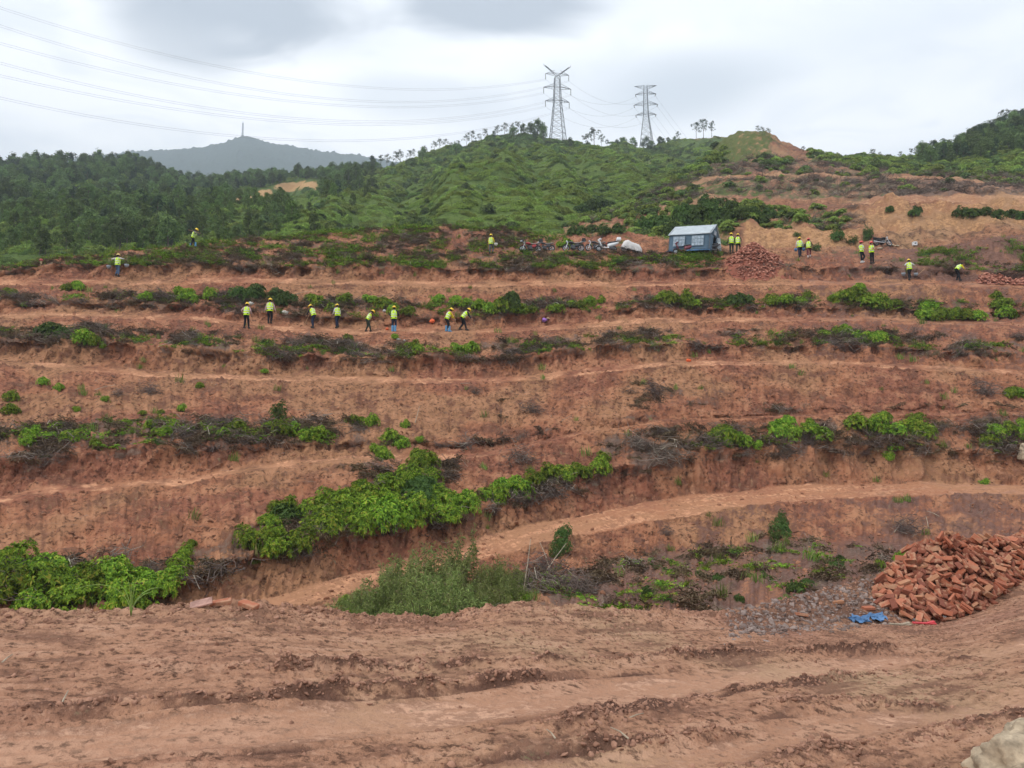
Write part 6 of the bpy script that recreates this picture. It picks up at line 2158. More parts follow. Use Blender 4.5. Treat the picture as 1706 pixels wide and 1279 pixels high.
M_BLADE = plain('green_blade', (0.24, 0.34, 0.085), 0.6, 0.2)
blade_root = on_road(218, 1026)
gc_o = empty('grass_clump', blade_root, 0, 'clump of tall arching grass blades on the road edge at left', 'grass clump')
for a, ln, ben, kind in ((0.5, 0.55, 0.9, 0), (1.2, 0.62, 0.45, 0), (1.9, 0.50, 0.3, 0), (2.6, 0.48, 0.5, 0), (3.0, 0.75, 1.3, 0), (0.15, 0.42, 0.7, 0), (1.55, 0.45, 0.2, 0)):
    m = MB()
    d = Vector((math.cos(a), 0.2 * math.sin(a * 3), 0))
    secs = []
    for k in range(9):
        t = k / 8
        c = d * (ln * ben * 0.55 * t * t + 0.02 * t) + Vector((0, 0, ln * (t - 0.45 * ben * t * t * t) * 0.72))
        w = 0.011 * (1 - t * 0.8)
        s = Vector((0.75, -0.65, 0)) * w
        secs.append([c - s, c + s, c + s + Vector((0, 0.002, 0.002)), c - s + Vector((0, 0.002, 0.002))])
    m.loft(secs)
    m.obj('blade', M_BLADE, gc_o, smooth=True)

for x, y, ln, a, lb in [(107, 1168, 0.20, 1.9, 'short white stick on the road near the left edge'), (1032, 1225, 0.16, 2.2, 'curved pale twig on the road near the bottom'), (918, 1226, 0.12, 2.0, 'small pale twig left of the curved one'),
                        (12, 1100, 0.14, 1.7, 'tiny straw on the road at the far left'), (1060, 1195, 0.12, 0.4, 'tiny root on the road at right of centre')]:
    stick(x, y, ln, a, 0.15, lb, B_FORE, 0.006)
for k, (x, y, w, lb) in enumerate([(1432, 1036, 0.30, 'crumpled blue plastic scrap, left of the pair by the brick pile'), (1462, 1032, 0.24, 'crumpled blue plastic scrap next to the brick pile')]):
    p = on_road(x, y)
    m = MB()
    secs = []
    rk = np.random.default_rng(90 + k)
    for i in range(9):
        secs.append([(w * (i / 8 - 0.5) + 0.02 * rk.normal(), (0.20 + 0.05 * rk.normal()) * (jj / 6 - 0.5), 0.035 + 0.018 * abs(rk.normal()) + 0.02 * math.sin(i * 1.1 + jj)) for jj in range(7)])
    for s_ in secs:
        s_ += [(q[0], q[1], q[2] - 0.006) for q in s_[::-1]]
    m.loft(secs)
    o = tag(m.obj('plastic_scrap', M_BLUE, None), lb, 'plastic scrap')
    o.location = p
    o.rotation_euler = (0.25, 0, random.uniform(-0.3, 0.3))
M_REDW = plain('red_tape', (0.55, 0.06, 0.07), 0.5, 0.3)
for x, y, ln, a, mt, nm, lb in [(1540, 1040, 0.36, 0.05, M_REDW, 'plastic_strip', 'red plastic strip on the ground in front of the brick pile'), (1575, 1028, 0.16, 0.9, M_WHITE, 'plastic_bottle', 'crushed white bottle beside the red strip'), (1528, 1034, 0.15, 0.2, M_WHITE, 'paper_scrap', 'white paper scrap under the brick pile'), (1500, 1042, 0.34, 0.1, M_STICK, 'stick', 'dark stick leading to the red strip')]:
    p = on_road(x, y)
    m = MB()
    m.box((0, 0, 0.018), (ln, 0.045, 0.025), (0.1, 0.05, 0))
    m.box((ln * 0.3, 0.01, 0.03), (ln * 0.4, 0.04, 0.02), (0.2, -0.1, 0.3))
    o = tag(m.obj(nm, mt, None, bevel=0.006), lb, nm.replace('_', ' '))
    o.location = p
    o.rotation_euler = (0, 0, a)
# ================================================================== people
def ik(a, b, l1, l2, pole):
    d = b - a
    ds = min(d.length, (l1 + l2) * 0.999)
    dn = d.normalized()
    x = (l1 * l1 - l2 * l2 + ds * ds) / (2 * ds)
    h = math.sqrt(max(l1 * l1 - x * x, 0))
    pl = (pole - dn * pole.dot(dn))
    pl = pl.normalized() if pl.length > 1e-4 else Vector((0, 1, 0))
    return a + dn * x + pl * h, a + dn * ds


def skin_obj(name, verts, edges, radii, mat, parent, root=0, sub=1):
    me = bpy.data.meshes.new(name)
    me.from_pydata([tuple(v) for v in verts], edges, [])
    me.materials.append(mat)
    o = link(bpy.data.objects.new(name, me), parent)
    sk = o.modifiers.new('skin', 'SKIN')
    sk.use_smooth_shade = True
    if not me.skin_vertices:
        me.skin_vertices.new()
    for i, r in enumerate(radii):
        d = me.skin_vertices[0].data[i]
        d.radius = (r, r) if not isinstance(r, tuple) else r
        d.use_root = (i == root)
    ss = o.modifiers.new('subsurf', 'SUBSURF')
    ss.levels = ss.render_levels = sub
    return o


M_SKIN = plain('skin', (0.36, 0.20, 0.13), 0.6, 0.3, vary=0.08)
M_HAIR = plain('black_hair', (0.02, 0.018, 0.017), 0.7, 0.2)
M_HY = plain('yellow_helmet', (0.85, 0.55, 0.02), 0.3, 0.5, vary=0.05)
M_HR = plain('red_helmet', (0.70, 0.07, 0.06), 0.3, 0.5, vary=0.05)
M_SILVER = plain('reflective_tape', (0.62, 0.64, 0.60), 0.35, 0.5, vary=0.05)
M_VEST = plain('lime_vest', (0.56, 0.82, 0.03), 0.75, 0.15, vary=0.12, scale=9)
CLOTH = {k: plain('cloth_' + k, c, 0.85, 0.1, vary=0.2, scale=7) for k, c in {
    'black': (0.014, 0.014, 0.018), 'navy': (0.022, 0.028, 0.055), 'jeans': (0.075, 0.115, 0.19), 'dark_green': (0.03, 0.04, 0.03), 'grey': (0.12, 0.12, 0.13),
    'pink': (0.50, 0.33, 0.33), 'white': (0.55, 0.53, 0.52), 'dark': (0.03, 0.03, 0.042), 'yellow': (0.62, 0.45, 0.04), 'maroon': (0.12, 0.03, 0.04), 'brown': (0.10, 0.06, 0.045)}.items()}
M_BOOTB = plain('blue_boots', (0.10, 0.27, 0.46), 0.5, 0.3)
M_SHOE = plain('dark_shoes', (0.03, 0.026, 0.024), 0.7, 0.2)
M_SHOEW = plain('white_shoes', (0.55, 0.53, 0.52), 0.6, 0.2)
M_HANDLE = plain('wooden_handle', (0.38, 0.24, 0.13), 0.7, 0.2)


def hand_chain(verts, edges, rad, iw, wrist, fdir, side):
    """Palm, four unequal fingers and a thumb grown from the wrist vertex."""
    fdir = fdir.normalized()
    sd = side - fdir * side.dot(fdir)
    sd = sd.normalized() if sd.length > 1e-3 else Vector((1, 0, 0))
    nrm2 = fdir.cross(sd)
    ip = len(verts)
    verts.append(wrist + fdir * 0.055)
    rad.append(0.030)
    edges.append((iw, ip))
    for k, (off, ln) in enumerate(((-0.027, 0.055), (-0.009, 0.066), (0.009, 0.062), (0.027, 0.048))):
        b = len(verts)
        verts.append(wrist + fdir * 0.098 + sd * off)
        rad.append(0.010)
        verts.append(wrist + fdir * (0.098 + ln * 0.6) + sd * off * 1.1 + nrm2 * 0.018)
        rad.append(0.009)
        edges += [(ip, b), (b, b + 1)]
    b = len(verts)
    verts.append(wrist + fdir * 0.05 - sd * 0.045 + nrm2 * 0.01)
    rad.append(0.011)
    verts.append(wrist + fdir * 0.085 - sd * 0.058 + nrm2 * 0.022)
    rad.append(0.009)
    edges += [(ip, b), (b, b + 1)]


def person(px, py, label, heading=0.0, lean=0.0, hands=None, feet=((-0.10, 0.0), (0.10, 0.0)), helmet=M_HY, sleeve='white', legs='black', boots=M_SHOE, height=1.64,
           crouch=0.0, look=0.0, tool=None, vest_band=True, extra=None, trees=None):
    """heading 0 looks away from the photographer, pi towards; lean in degrees; hands: two targets (x right, y forward, z up)."""
    p, n = hit(px, py, trees or B_HILL)
    ro = empty('person', p, -heading, label, 'person', 'site workers', height / 1.64)
    ph = R(lean)
    td = Vector((0, math.sin(ph), math.cos(ph)))
    hip = Vector((0, -0.16 * math.sin(ph), 0.87 - crouch))
    up = lambda t: hip + td * t
    belly, chest, neckb = up(0.16), up(0.36), up(0.50)
    hd = (td * (1 - look) + Vector((0, 0.55, 0.83)) * look).normalized()
    fw = Vector((0, hd.z, -hd.y))
    neck = neckb + hd * 0.06
    head = neckb + hd * 0.155
    crown = neckb + hd * 0.235
    chin = neckb + hd * 0.085 + fw * 0.06
    nose = head + fw * 0.115 - hd * 0.01
    shl = [up(0.455) + Vector((s * 0.165, 0, 0)) for s in (-1, 1)]
    if hands is None:
        hands = [(-0.26, 0.02, 0.80), (0.26, 0.02, 0.80)]
    arm = []
    for s, sh, hn in zip((-1, 1), shl, hands):
        e, w = ik(sh, Vector(hn), 0.275, 0.245, Vector((s * 0.55, -0.7, -0.25)))
        arm.append((e, w))
    leg = []
    hips = [hip + Vector((s * 0.085, 0, -0.02)) for s in (-1, 1)]
    for s, hp, ft in zip((-1, 1), hips, feet):
        gx, gy = ro.location.x, ro.location.y
        ca, sa = math.cos(-heading), math.sin(-heading)
        wx, wy = ft[0] * ca - ft[1] * sa, ft[0] * sa + ft[1] * ca
        gp, _ = drop(gx + wx, gy + wy, trees or B_HILL, 60)
        gz = 0.0 if gp is None else max(-0.18, min(0.18, gp.z - p.z))
        ank = Vector((ft[0], ft[1], 0.085 + gz))
        k, a = ik(hp, ank, 0.405, 0.395, Vector((s * 0.12, 1, 0.1)))
        leg.append((k, a))
    # body: one continuous skinned figure
    V = [hip, belly, chest, neckb, neck, head, crown]
    RD = [0.105, 0.100, 0.110, 0.060, 0.052, 0.083, 0.052]
    E = [(i, i + 1) for i in range(6)]
    b = len(V)
    V += [chin, nose]
    RD += [0.038, 0.014]
    E += [(5, b), (5, b + 1)]
    for k in range(2):
        b = len(V)
        e, w = arm[k]
        V += [shl[k], shl[k].lerp(e, 0.5), e, w]
        RD += [0.055, 0.043, 0.036, 0.026]
        E += [(2, b), (b, b + 1), (b + 1, b + 2), (b + 2, b + 3)]
        hand_chain(V, E, RD, b + 3, w, (w - e), Vector((0.2, 1, 0)))
    for k in range(2):
        b = len(V)
        kn, an = leg[k]
        V += [hips[k], hips[k].lerp(kn, 0.5), kn, kn.lerp(an, 0.35), an, an + Vector((0, 0.13, -0.045))]
        RD += [0.085, 0.070, 0.052, 0.050, 0.034, 0.03]
        E += [(0, b)] + [(b + i, b + i + 1) for i in range(5)]
    skin_obj('body', V, E, RD, M_SKIN, ro)
    # shirt with sleeves
    V = [hip + td * 0.02, belly, chest, up(0.47)]
    RD = [0.135, 0.128, 0.138, 0.080]
    E = [(0, 1), (1, 2), (2, 3)]
    for k in range(2):
        b = len(V)
        e, w = arm[k]
        V += [shl[k], shl[k].lerp(e, 0.5), e, e.lerp(w, 0.9)]
        RD += [0.070, 0.060, 0.052, 0.042]
        E += [(2, b), (b, b + 1), (b + 1, b + 2), (b + 2, b + 3)]
    skin_obj('shirt', V, E, RD, CLOTH[sleeve], ro)
    V = [hip + td * 0.05]
    RD = [0.13]
    E = []
    for k in range(2):
        b = len(V)
        kn, an = leg[k]
        V += [hips[k], hips[k].lerp(kn, 0.5), kn, kn.lerp(an, 0.45), an + Vector((0, 0, 0.03))]
        RD += [0.102, 0.090, 0.074, 0.070, 0.062]
        E += [(0, b)] + [(b + i, b + i + 1) for i in range(4)]
    skin_obj('trousers', V, E, RD, CLOTH[legs], ro)
    # vest: elliptical shell over the torso with two reflective bands
    ax, ay, az = Vector((1, 0, 0)), Vector((0, math.cos(ph), -math.sin(ph))), td
    prof = [(-0.06, 0.205, 0.150), (0.05, 0.205, 0.152), (0.18, 0.202, 0.152), (0.32, 0.212, 0.155), (0.42, 0.200, 0.140), (0.49, 0.120, 0.100)]

    def ring(t, a_, b_, grow=0.0, n_=16):
        c = up(t)
        return [c + ax * (a_ + grow) * math.cos(q_) + ay * (b_ + grow) * math.sin(q_) for q_ in (2 * math.pi * j / n_ for j in range(n_))]
    m = MB()
    m.loft([ring(*q_) for q_ in prof], caps=False)
    m.loft([ring(t, a_, b_, -0.012) for t, a_, b_ in prof][::-1], caps=False)
    vs = m.obj('vest', M_VEST, ro, smooth=True)
    if vest_band:
        for t in (0.06, 0.20):
            m = MB()
            m.loft([ring(t, 0.2035, 0.152, 0.006), ring(t + 0.05, 0.2035, 0.152, 0.006)], caps=False)
            m.obj('reflective_band', M_SILVER, vs, smooth=True)
        m = MB()
        for s in (-1, 1):
            for f in (-1, 1):
                pts = [up(t) + ax * s * 0.10 + ay * f * (dd + 0.006) for t, dd in ((0.25, 0.135), (0.36, 0.133), (0.44, 0.115), (0.49, 0.07))]
                m.tube(pts, 0.022, 5)
        m.obj('shoulder_band', M_SILVER, vs)
    if helmet is not None:
        rot = Euler((-math.atan2(hd.y, hd.z), 0, 0))
        m = MB()
        m.ell(head + hd * 0.035, (0.128, 0.148, 0.125), rot, 16, 7, 0, 90)
        m.ell(head + hd * 0.035 + fw * 0.03, (0.150, 0.190, 0.012), rot, 16, 4, -90, 90)
        m.box(head + hd * 0.16, (0.03, 0.20, 0.018), rot)
        m.obj('helmet', helmet, ro, smooth=True)
    m = MB()
    m.ell(head - fw * 0.025 + hd * 0.01, (0.092, 0.098, 0.098), None, 12, 8)
    m.obj('hair', M_HAIR, ro, smooth=True)
    m = MB()
    for s in (-1, 1):
        m.ell(head + fw * 0.088 + Vector((s * 0.034, 0, 0)) + hd * 0.012, (0.013, 0.009, 0.009), None, 8, 5)
    m.obj('eyes', M_HAIR, ro)
    for k in range(2):
        an = leg[k][1]
        m = MB()
        hgt = 0.30 if boots is M_BOOTB else 0.07
        m.tube([an + Vector((0, 0, hgt)), an + Vector((0, 0, 0.0)), an + Vector((0, 0.0, -0.07))], 0.078 if boots is M_BOOTB else 0.05, 8)
        m.loft([[(an.x + x * 0.05 * s, an.y + y, an.z - 0.085 + z) for x, z in ((-1, 0), (1, 0), (0.9, h_), (-0.9, h_))] for y, s, h_ in ((-0.075, 0.8, 0.09), (0.0, 1.0, 0.11), (0.10, 1.05, 0.075), (0.175, 0.7, 0.045))])
        m.obj('boot' if boots is M_BOOTB else 'shoe', boots, ro)
    return ro, p, [a_[1] for a_ in arm]


def in_world(ro, v):
    return Matrix.Translation(ro.location) @ Matrix.Rotation(ro.rotation_euler.z, 4, 'Z') @ Matrix.Diagonal((*ro.scale, 1)) @ Vector(v)


def hoe(ro, a, b, label, blade=True):
    """Long handled hoe between two local points; b is the blade end."""
    A, B = in_world(ro, a), in_world(ro, b)
    o = empty('hoe', A, 0, label, 'hoe')
    d = B - A
    m = MB()
    m.tube([(0, 0, 0), d], 0.017, 6)
    m.obj('handle', M_HANDLE, o)
    if blade:
        m = MB()
        u = d.normalized()
        s = u.cross(Vector((0, 0, 1))).normalized()
        w = s.cross(u)
        c = d
        pts = [c + s * 0.02, c - s * 0.02, c - s * 0.08 - w * 0.20 - u * 0.08, c + s * 0.08 - w * 0.20 - u * 0.08]
        t = u * 0.012
        m.add([q + t for q in pts] + [q - t for q in pts], [(0, 1, 2, 3), (7, 6, 5, 4), (0, 4, 5, 1), (1, 5, 6, 2), (2, 6, 7, 3), (3, 7, 4, 0)])
        m.obj('blade', M_DARK, o)
    return o


def basket(ro, v, label, size=0.34, rope=0.5, mat=None):
    P_ = in_world(ro, v)
    o = empty('basket', P_, 0, label, 'basket')
    m = MB()
    secs = []
    for z, r in ((0, 0.62), (0.10, 0.85), (0.22, 1.0), (0.22, 0.93), (0.10, 0.78), (0.015, 0.55)):
        secs.append([(math.cos(a) * r * size * 0.5, math.sin(a) * r * size * 0.5, z) for a in (2 * math.pi * j / 14 for j in range(14))])
    m.loft(secs)
    m.obj('pan', mat or M_GREYP, o, smooth=True)
    m = MB()
    for a in (0, 2.1, 4.2):
        m.tube([(math.cos(a) * size * 0.48, math.sin(a) * size * 0.48, 0.21), (0, 0, 0.21 + rope)], 0.006, 4)
    m.obj('rope', M_STICK, o)
    return o


RT_ = math.pi / 2          # heading to the photo's right
# top terrace, left
r, p, w = person(322, 412, 'bent worker walking on the skyline at left with a pale pole on the shoulder', RT_, 24, [(-0.18, 0.42, 1.22), (0.18, 0.40, 1.18)], ((-0.08, -0.28), (0.08, 0.24)), boots=M_BOOTB, sleeve='grey', legs='black', look=0.3)
hoe(r, (0.12, 0.50, 1.18), (0.12, -0.42, 1.46), 'pale pole on the shoulder of the bent worker on the skyline', blade=False)
r, p, w = person(195, 460, 'worker with arms spread along a carrying pole at the left terrace end', 0.15, 2, [(-0.52, 0.05, 1.22), (0.52, 0.05, 1.26)], sleeve='white', legs='jeans', helmet=plain('faded_yellow_helmet', (0.70, 0.48, 0.16), 0.4, 0.4), height=1.68)
hoe(r, (-0.80, 0.0, 1.36), (0.80, 0.0, 1.40), 'carrying pole across the shoulders of the worker with spread arms', blade=False)
basket(r, (-0.70, 0.0, 0.60), 'grey basket hanging left of the worker with spread arms', rope=0.55)
basket(r, (0.72, 0.0, 0.64), 'grey basket hanging right of the worker with spread arms', rope=0.55)
# digging row
person(410, 546, 'worker with pink sleeves at the left end of the digging row, back turned', 0.2, 6, [(-0.30, 0.10, 0.98), (0.24, 0.20, 0.90)], ((-0.11, -0.04), (0.12, 0.10)), sleeve='pink', legs='black')
person(449, 539, 'tall worker with pale sleeves and empty hands, second in the digging row', -0.1, 4, [(-0.34, 0.08, 0.82), (0.34, 0.10, 0.84)], ((-0.07, 0.0), (0.07, 0.05)), sleeve='pink', legs='black', height=1.72)
r, p, w = person(521, 546, 'worker with dark sleeves bending left over a hoe', -1.15, 26, [(-0.12, 0.46, 0.86), (0.14, 0.44, 1.02)], ((-0.09, -0.1), (0.10, 0.08)), sleeve='dark', legs='navy', look=0.4)
hoe(r, (0.16, 0.30, 1.20), (-0.05, 0.78, 0.04), 'hoe in the hands of the worker bending left')
person(562, 546, 'worker with pale sleeves standing half turned left in the digging row', -0.8, 8, [(-0.20, 0.28, 0.92), (0.22, 0.24, 0.90)], ((-0.09, -0.03), (0.09, 0.06)), sleeve='white', legs='navy', look=0.3)
r, p, w = person(614, 552, 'short worker bending right over a hoe in the middle of the digging row', 1.1, 34, [(-0.14, 0.50, 0.84), (0.14, 0.42, 0.72)], ((-0.10, -0.16), (0.10, 0.12)), sleeve='maroon', legs='dark_green', look=0.4, height=1.55)
hoe(r, (0.10, 0.25, 1.05), (-0.02, 0.86, 0.04), 'hoe of the short worker bending right')
person(656, 552, 'worker in blue boots with a dark bag on the shoulders, back turned', 0.1, 3, [(-0.20, 0.22, 1.02), (0.20, 0.22, 1.02)], ((-0.08, 0.0), (0.08, 0.02)), sleeve='dark', legs='navy', boots=M_BOOTB, height=1.70)
r, p, w = person(746, 552, 'worker in blue boots and yellow sleeves bending right over a hoe', 1.2, 26, [(-0.14, 0.48, 0.92), (0.14, 0.44, 0.82)], ((-0.08, -0.08), (0.09, 0.08)), sleeve='yellow', legs='black', boots=M_BOOTB, look=0.3)
hoe(r, (0.06, 0.22, 1.20), (0.0, 0.90, 0.04), 'hoe with an orange handle of the yellow sleeved worker')
r, p, w = person(773, 550, 'worker with legs apart bending low at the right end of the digging row', 1.25, 40, [(-0.14, 0.58, 0.86), (0.14, 0.52, 0.70)], ((-0.12, -0.26), (0.12, 0.14)), sleeve='dark', legs='black', look=0.5)
hoe(r, (0.08, 0.20, 1.02), (0.02, 1.00, 0.04), 'hoe of the worker bending low at the right end')
# plateau
r, p, w = person(818, 422, 'lone worker standing left of the red motorcycle', 0.5, 0, [(-0.24, 0.06, 0.84), (0.30, 0.10, 0.88)], ((-0.09, -0.05), (0.10, 0.10)), sleeve='yellow', legs='grey', height=1.6)
basket(r, (0.42, 0.10, 0.62), 'pale basket in the hand of the lone worker by the red motorcycle', rope=0.12, size=0.3, mat=M_BAGW)
person(1219, 422, 'worker standing between tent and brick heap, nearest the tent', 0.2, 1, sleeve='dark_green', legs='dark_green', feet=((-0.10, 0.0), (0.10, 0.06)), height=1.72)
person(1230, 422, 'worker striding between tent and brick heap, nearest the bricks', 0.5, 4, [(-0.25, 0.15, 0.86), (0.27, -0.12, 0.88)], ((-0.09, -0.22), (0.10, 0.20)), sleeve='brown', legs='dark_green', height=1.66)
r, p, w = person(1333, 428, 'worker with yellow helmet and a blue pail walking on the track', 0.2, 3, [(-0.26, 0.08, 0.84), (0.26, 0.10, 0.84)], ((-0.08, -0.10), (0.08, 0.14)), sleeve='white', legs='navy', height=1.66)
basket(r, (-0.30, 0.05, 0.52), 'blue pail in the left hand of the worker on the track', rope=0.12, size=0.30, mat=M_BLUE)
basket(r, (0.30, 0.06, 0.52), 'blue pail in the right hand of the worker on the track', rope=0.12, size=0.30, mat=M_BLUE)
person(1348, 429, 'worker with red helmet walking beside the one with blue pails', 0.4, 3, [(-0.26, 0.12, 0.86), (0.26, -0.10, 0.86)], ((-0.08, -0.20), (0.08, 0.20)), helmet=M_HR, sleeve='brown', legs='maroon', height=1.62, boots=M_SHOEW)
person(1436, 437, 'person with red helmet and white shoes standing sideways with folded arms', 2.3, 0, [(0.05, 0.26, 1.10), (-0.05, 0.24, 1.16)], sleeve='white', legs='black', helmet=M_HR, boots=M_SHOEW, height=1.74)
person(1453, 438, 'person with red helmet and yellow sleeves facing the photographer', 2.95, 0, [(0.04, 0.26, 1.08), (-0.04, 0.25, 1.02)], sleeve='yellow', legs='black', helmet=M_HR, height=1.70)
r, p, w = person(1516, 466, 'worker with yellow helmet and two hanging baskets on the top bench', 0.1, 8, [(-0.24, 0.16, 1.16), (0.24, 0.16, 1.16)], ((-0.10, -0.16), (0.11, 0.18)), sleeve='white', legs='black', height=1.62)
basket(r, (-0.46, 0.0, 0.34), 'grey basket left of the worker on the top bench', rope=0.75, size=0.32)
basket(r, (0.46, 0.0, 0.30), 'grey basket right of the worker on the top bench', rope=0.75, size=0.32)
hoe(r, (0.55, 0.3, 0.30), (1.30, 0.4, 0.95), 'pole leaning on the bank right of the basket worker', blade=False)
person(1597, 467, 'person without helmet bending right beside the scattered bricks', 1.35, 48, [(-0.12, 0.62, 1.30), (0.16, 0.50, 0.88)], ((-0.09, -0.06), (0.09, 0.06)), helmet=None, sleeve='yellow', legs='black', height=1.62)
# ================================================================== bricks
def brick_mat(name, base, dust):
    m, t, b = new_mat(name, 0.9, 0.15)
    oi = N(t, 'ShaderNodeObjectInfo')
    tcn = N(t, 'ShaderNodeTexCoord')
    nz = N(t, 'ShaderNodeTexNoise', inp={'Scale': 11.0, 'Detail': 4.0, 'Roughness': 0.65})
    L(t, tcn.outputs['Object'], nz.inputs[0])
    n3 = N(t, 'ShaderNodeTexNoise', inp={'Scale': 60.0, 'Detail': 2.0})
    L(t, tcn.outputs['Object'], n3.inputs[0])
    rr = oi.outputs['Random']
    c = mix_node(t, rr, tuple(x * 0.72 for x in base), (base[0] * 1.18, base[1] * 1.5, base[2] * 1.7))
    r2 = math_node(t, 'FRACT', math_node(t, 'MULTIPLY', rr, 7.31))
    c = mix_node(t, map_range(t, r2, 0.72, 0.95, 0, 0.6), c, (0.36, 0.20, 0.11))
    c = mix_node(t, map_range(t, r2, 0.16, 0.05, 0, 0.7), c, (0.15, 0.055, 0.04))
    dz_ = math_node(t, 'ADD', nz.outputs[0], math_node(t, 'MULTIPLY', math_node(t, 'SUBTRACT', math_node(t, 'FRACT', math_node(t, 'MULTIPLY', rr, 3.77)), 0.5), 0.22))
    c = mix_node(t, map_range(t, dz_, 0.48, 0.70, 0, 0.85), c, dust)
    c = mix_node(t, map_range(t, nz.outputs[0], 0.42, 0.25, 0, 0.6), c, tuple(x * 0.5 for x in base))
    L(t, c, b.inputs['Base Color'])
    bp = N(t, 'ShaderNodeBump', inp={'Strength': 0.6, 'Distance': 0.006})
    L(t, n3.outputs[0], bp.inputs['Height'])
    L(t, bp.outputs[0], b.inputs['Normal'])
    return m


M_BRICK = brick_mat('red_brick', (0.36, 0.105, 0.054), (0.40, 0.225, 0.14))
M_BRICKF = brick_mat('dusty_brick', (0.46, 0.215, 0.155), (0.50, 0.30, 0.23))


def brick_mesh(seed, broken=False, mat=M_BRICK):
    rng_ = np.random.default_rng(seed)
    bm = bmesh.new()
    bmesh.ops.create_cube(bm, size=1.0)
    for v in bm.verts:
        v.co = Vector((v.co.x * 0.190, v.co.y * 0.090, v.co.z * 0.042))
        v.co += Vector(rng_.normal(0, 0.0025, 3))
        if broken and v.co.x > 0:
            v.co.x = 0.02 + 0.05 * rng_.random()
    bmesh.ops.bevel(bm, geom=bm.edges[:], offset=0.0045, segments=1, affect='EDGES')
    me = bpy.data.meshes.new('brick')
    bm.to_mesh(me)
    bm.free()
    me.materials.append(mat)
    return me


BR = [brick_mesh(k, k >= 6) for k in range(7)]


def stack_bricks(outline, n, heightfn, rng_, base_fn, cell=0.035, size=(0.24, 0.115, 0.053), scale=1.0):
    """Drop bricks one by one on a height map; each comes to rest on the plane of what lies under it."""
    (x0, x1), (y0, y1) = outline
    nx, ny = int((x1 - x0) / cell), int((y1 - y0) / cell)
    gx = x0 + (np.arange(nx) + 0.5) * cell
    gy = y0 + (np.arange(ny) + 0.5) * cell
    XX, YY = np.meshgrid(gx, gy, indexing='ij')
    H = base_fn(XX, YY)
    base = H.copy()
    goal = heightfn(XX, YY)
    res = []
    for k in range(n):
        deficit = np.clip(base + goal - H, 0, None) * (goal > 0.015)
        c = np.cumsum((deficit ** 1.3).ravel())
        if c[-1] < 1e-4:
            break
        q = np.searchsorted(c, rng_.random() * c[-1])
        i, j = np.unravel_index(min(q, nx * ny - 1), (nx, ny))
        x, y = gx[i], gy[j]
        yaw = rng_.random() * np.pi
        ca, sa = math.cos(yaw), math.sin(yaw)
        lx = (XX - x) * ca + (YY - y) * sa
        ly = -(XX - x) * sa + (YY - y) * ca
        m = (np.abs(lx) < size[0] / 2 * scale) & (np.abs(ly) < size[1] / 2 * scale)
        if m.sum() < 4:
            continue
        A = np.stack([lx[m], ly[m], np.ones(m.sum())], -1)
        sol = np.linalg.lstsq(A, H[m], rcond=None)[0]
        sx_, sy_ = np.clip(sol[0], -0.75, 0.75), np.clip(sol[1], -0.9, 0.9)
        roll = rng_.choice([0, 0, 0, 1])
        th = size[2] * scale if not roll else size[1] * scale
        resid = (H[m] - (sx_ * lx[m] + sy_ * ly[m]))
        z = np.quantile(resid, 0.80) + th * 0.42
        ex = Vector((ca, sa, sx_)).normalized()
        ey = Vector((-sa, ca, sy_))
        ez = ex.cross(ey).normalized()
        ey = ez.cross(ex)
        mat = Matrix((ex, ey, ez)).transposed()
        if roll:
            mat = mat @ Matrix.Rotation(math.pi / 2, 3, 'X')
        mat = mat @ Euler((rng_.normal(0, 0.10), rng_.normal(0, 0.08), 0)).to_matrix()
        res.append((Vector((x, y, z)), mat))
        top = z + sx_ * lx[m] + sy_ * ly[m] + th * 0.5
        H[m] = np.maximum(H[m], top)
    return res


def ground_fn(trees):
    def f(XX, YY):
        Z = np.zeros_like(XX)
        for idx in np.ndindex(XX.shape):
            if (idx[0] % 4) or (idx[1] % 4):
                continue
            q_, _ = drop(XX[idx], YY[idx], trees, 60)
            Z[idx[0]:idx[0] + 4, idx[1]:idx[1] + 4] = q_.z if q_ is not None else -3.0
        return Z
    return f


# near pile: ridge running up and away to the right, spilling towards the camera
rb_ = np.random.default_rng(42)
PA = on_road(1545, 1024)
PB = on_road(1618, 1012)
PC = on_road(1700, 978)
ridge_pts = [np.array([PA.x - 0.25, PA.y + 0.15]), np.array([PA.x + 0.50, PA.y + 0.80]), np.array([PB.x + 0.20, PB.y + 1.05]), np.array([PC.x - 0.1, PC.y + 0.85]), np.array([PC.x + 1.2, PC.y + 1.2])]
ridge_h = [0.10, 0.28, 0.64, 0.28, 0.30]
ridge_w = [0.55, 0.70, 0.86, 0.70, 0.70]


def near_height(XX, YY):
    out_ = np.zeros_like(XX)
    for k in range(len(ridge_pts) - 1):
        a, b = ridge_pts[k], ridge_pts[k + 1]
        d = b - a
        t = np.clip(((XX - a[0]) * d[0] + (YY - a[1]) * d[1]) / (d @ d), 0, 1)
        dist = np.hypot(XX - a[0] - t * d[0], YY - a[1] - t * d[1])
        h = ridge_h[k] + (ridge_h[k + 1] - ridge_h[k]) * t
        w = ridge_w[k] + (ridge_w[k + 1] - ridge_w[k]) * t
        out_ = np.maximum(out_, h * np.clip(1 - dist / w, 0, 1) ** 0.9)
    return out_ * (0.85 + 0.5 * fbm(np.stack([XX * 2, YY * 2, XX * 0], -1), 3))


lo = np.min(ridge_pts, 0) - 1.1
hi = np.max(ridge_pts, 0) + 1.1
placed = stack_bricks(((lo[0], hi[0]), (lo[1], hi[1])), 1700, near_height, rb_, ground_fn(B_FORE), size=(0.190, 0.090, 0.042))
pile = empty('brick_pile', PB, 0, 'big near pile of loose red bricks at the right side of the road', 'brick pile')


def seen_first(items):
    """Nearest and topmost bricks first."""
    return sorted(range(len(items)), key=lambda k: -k)


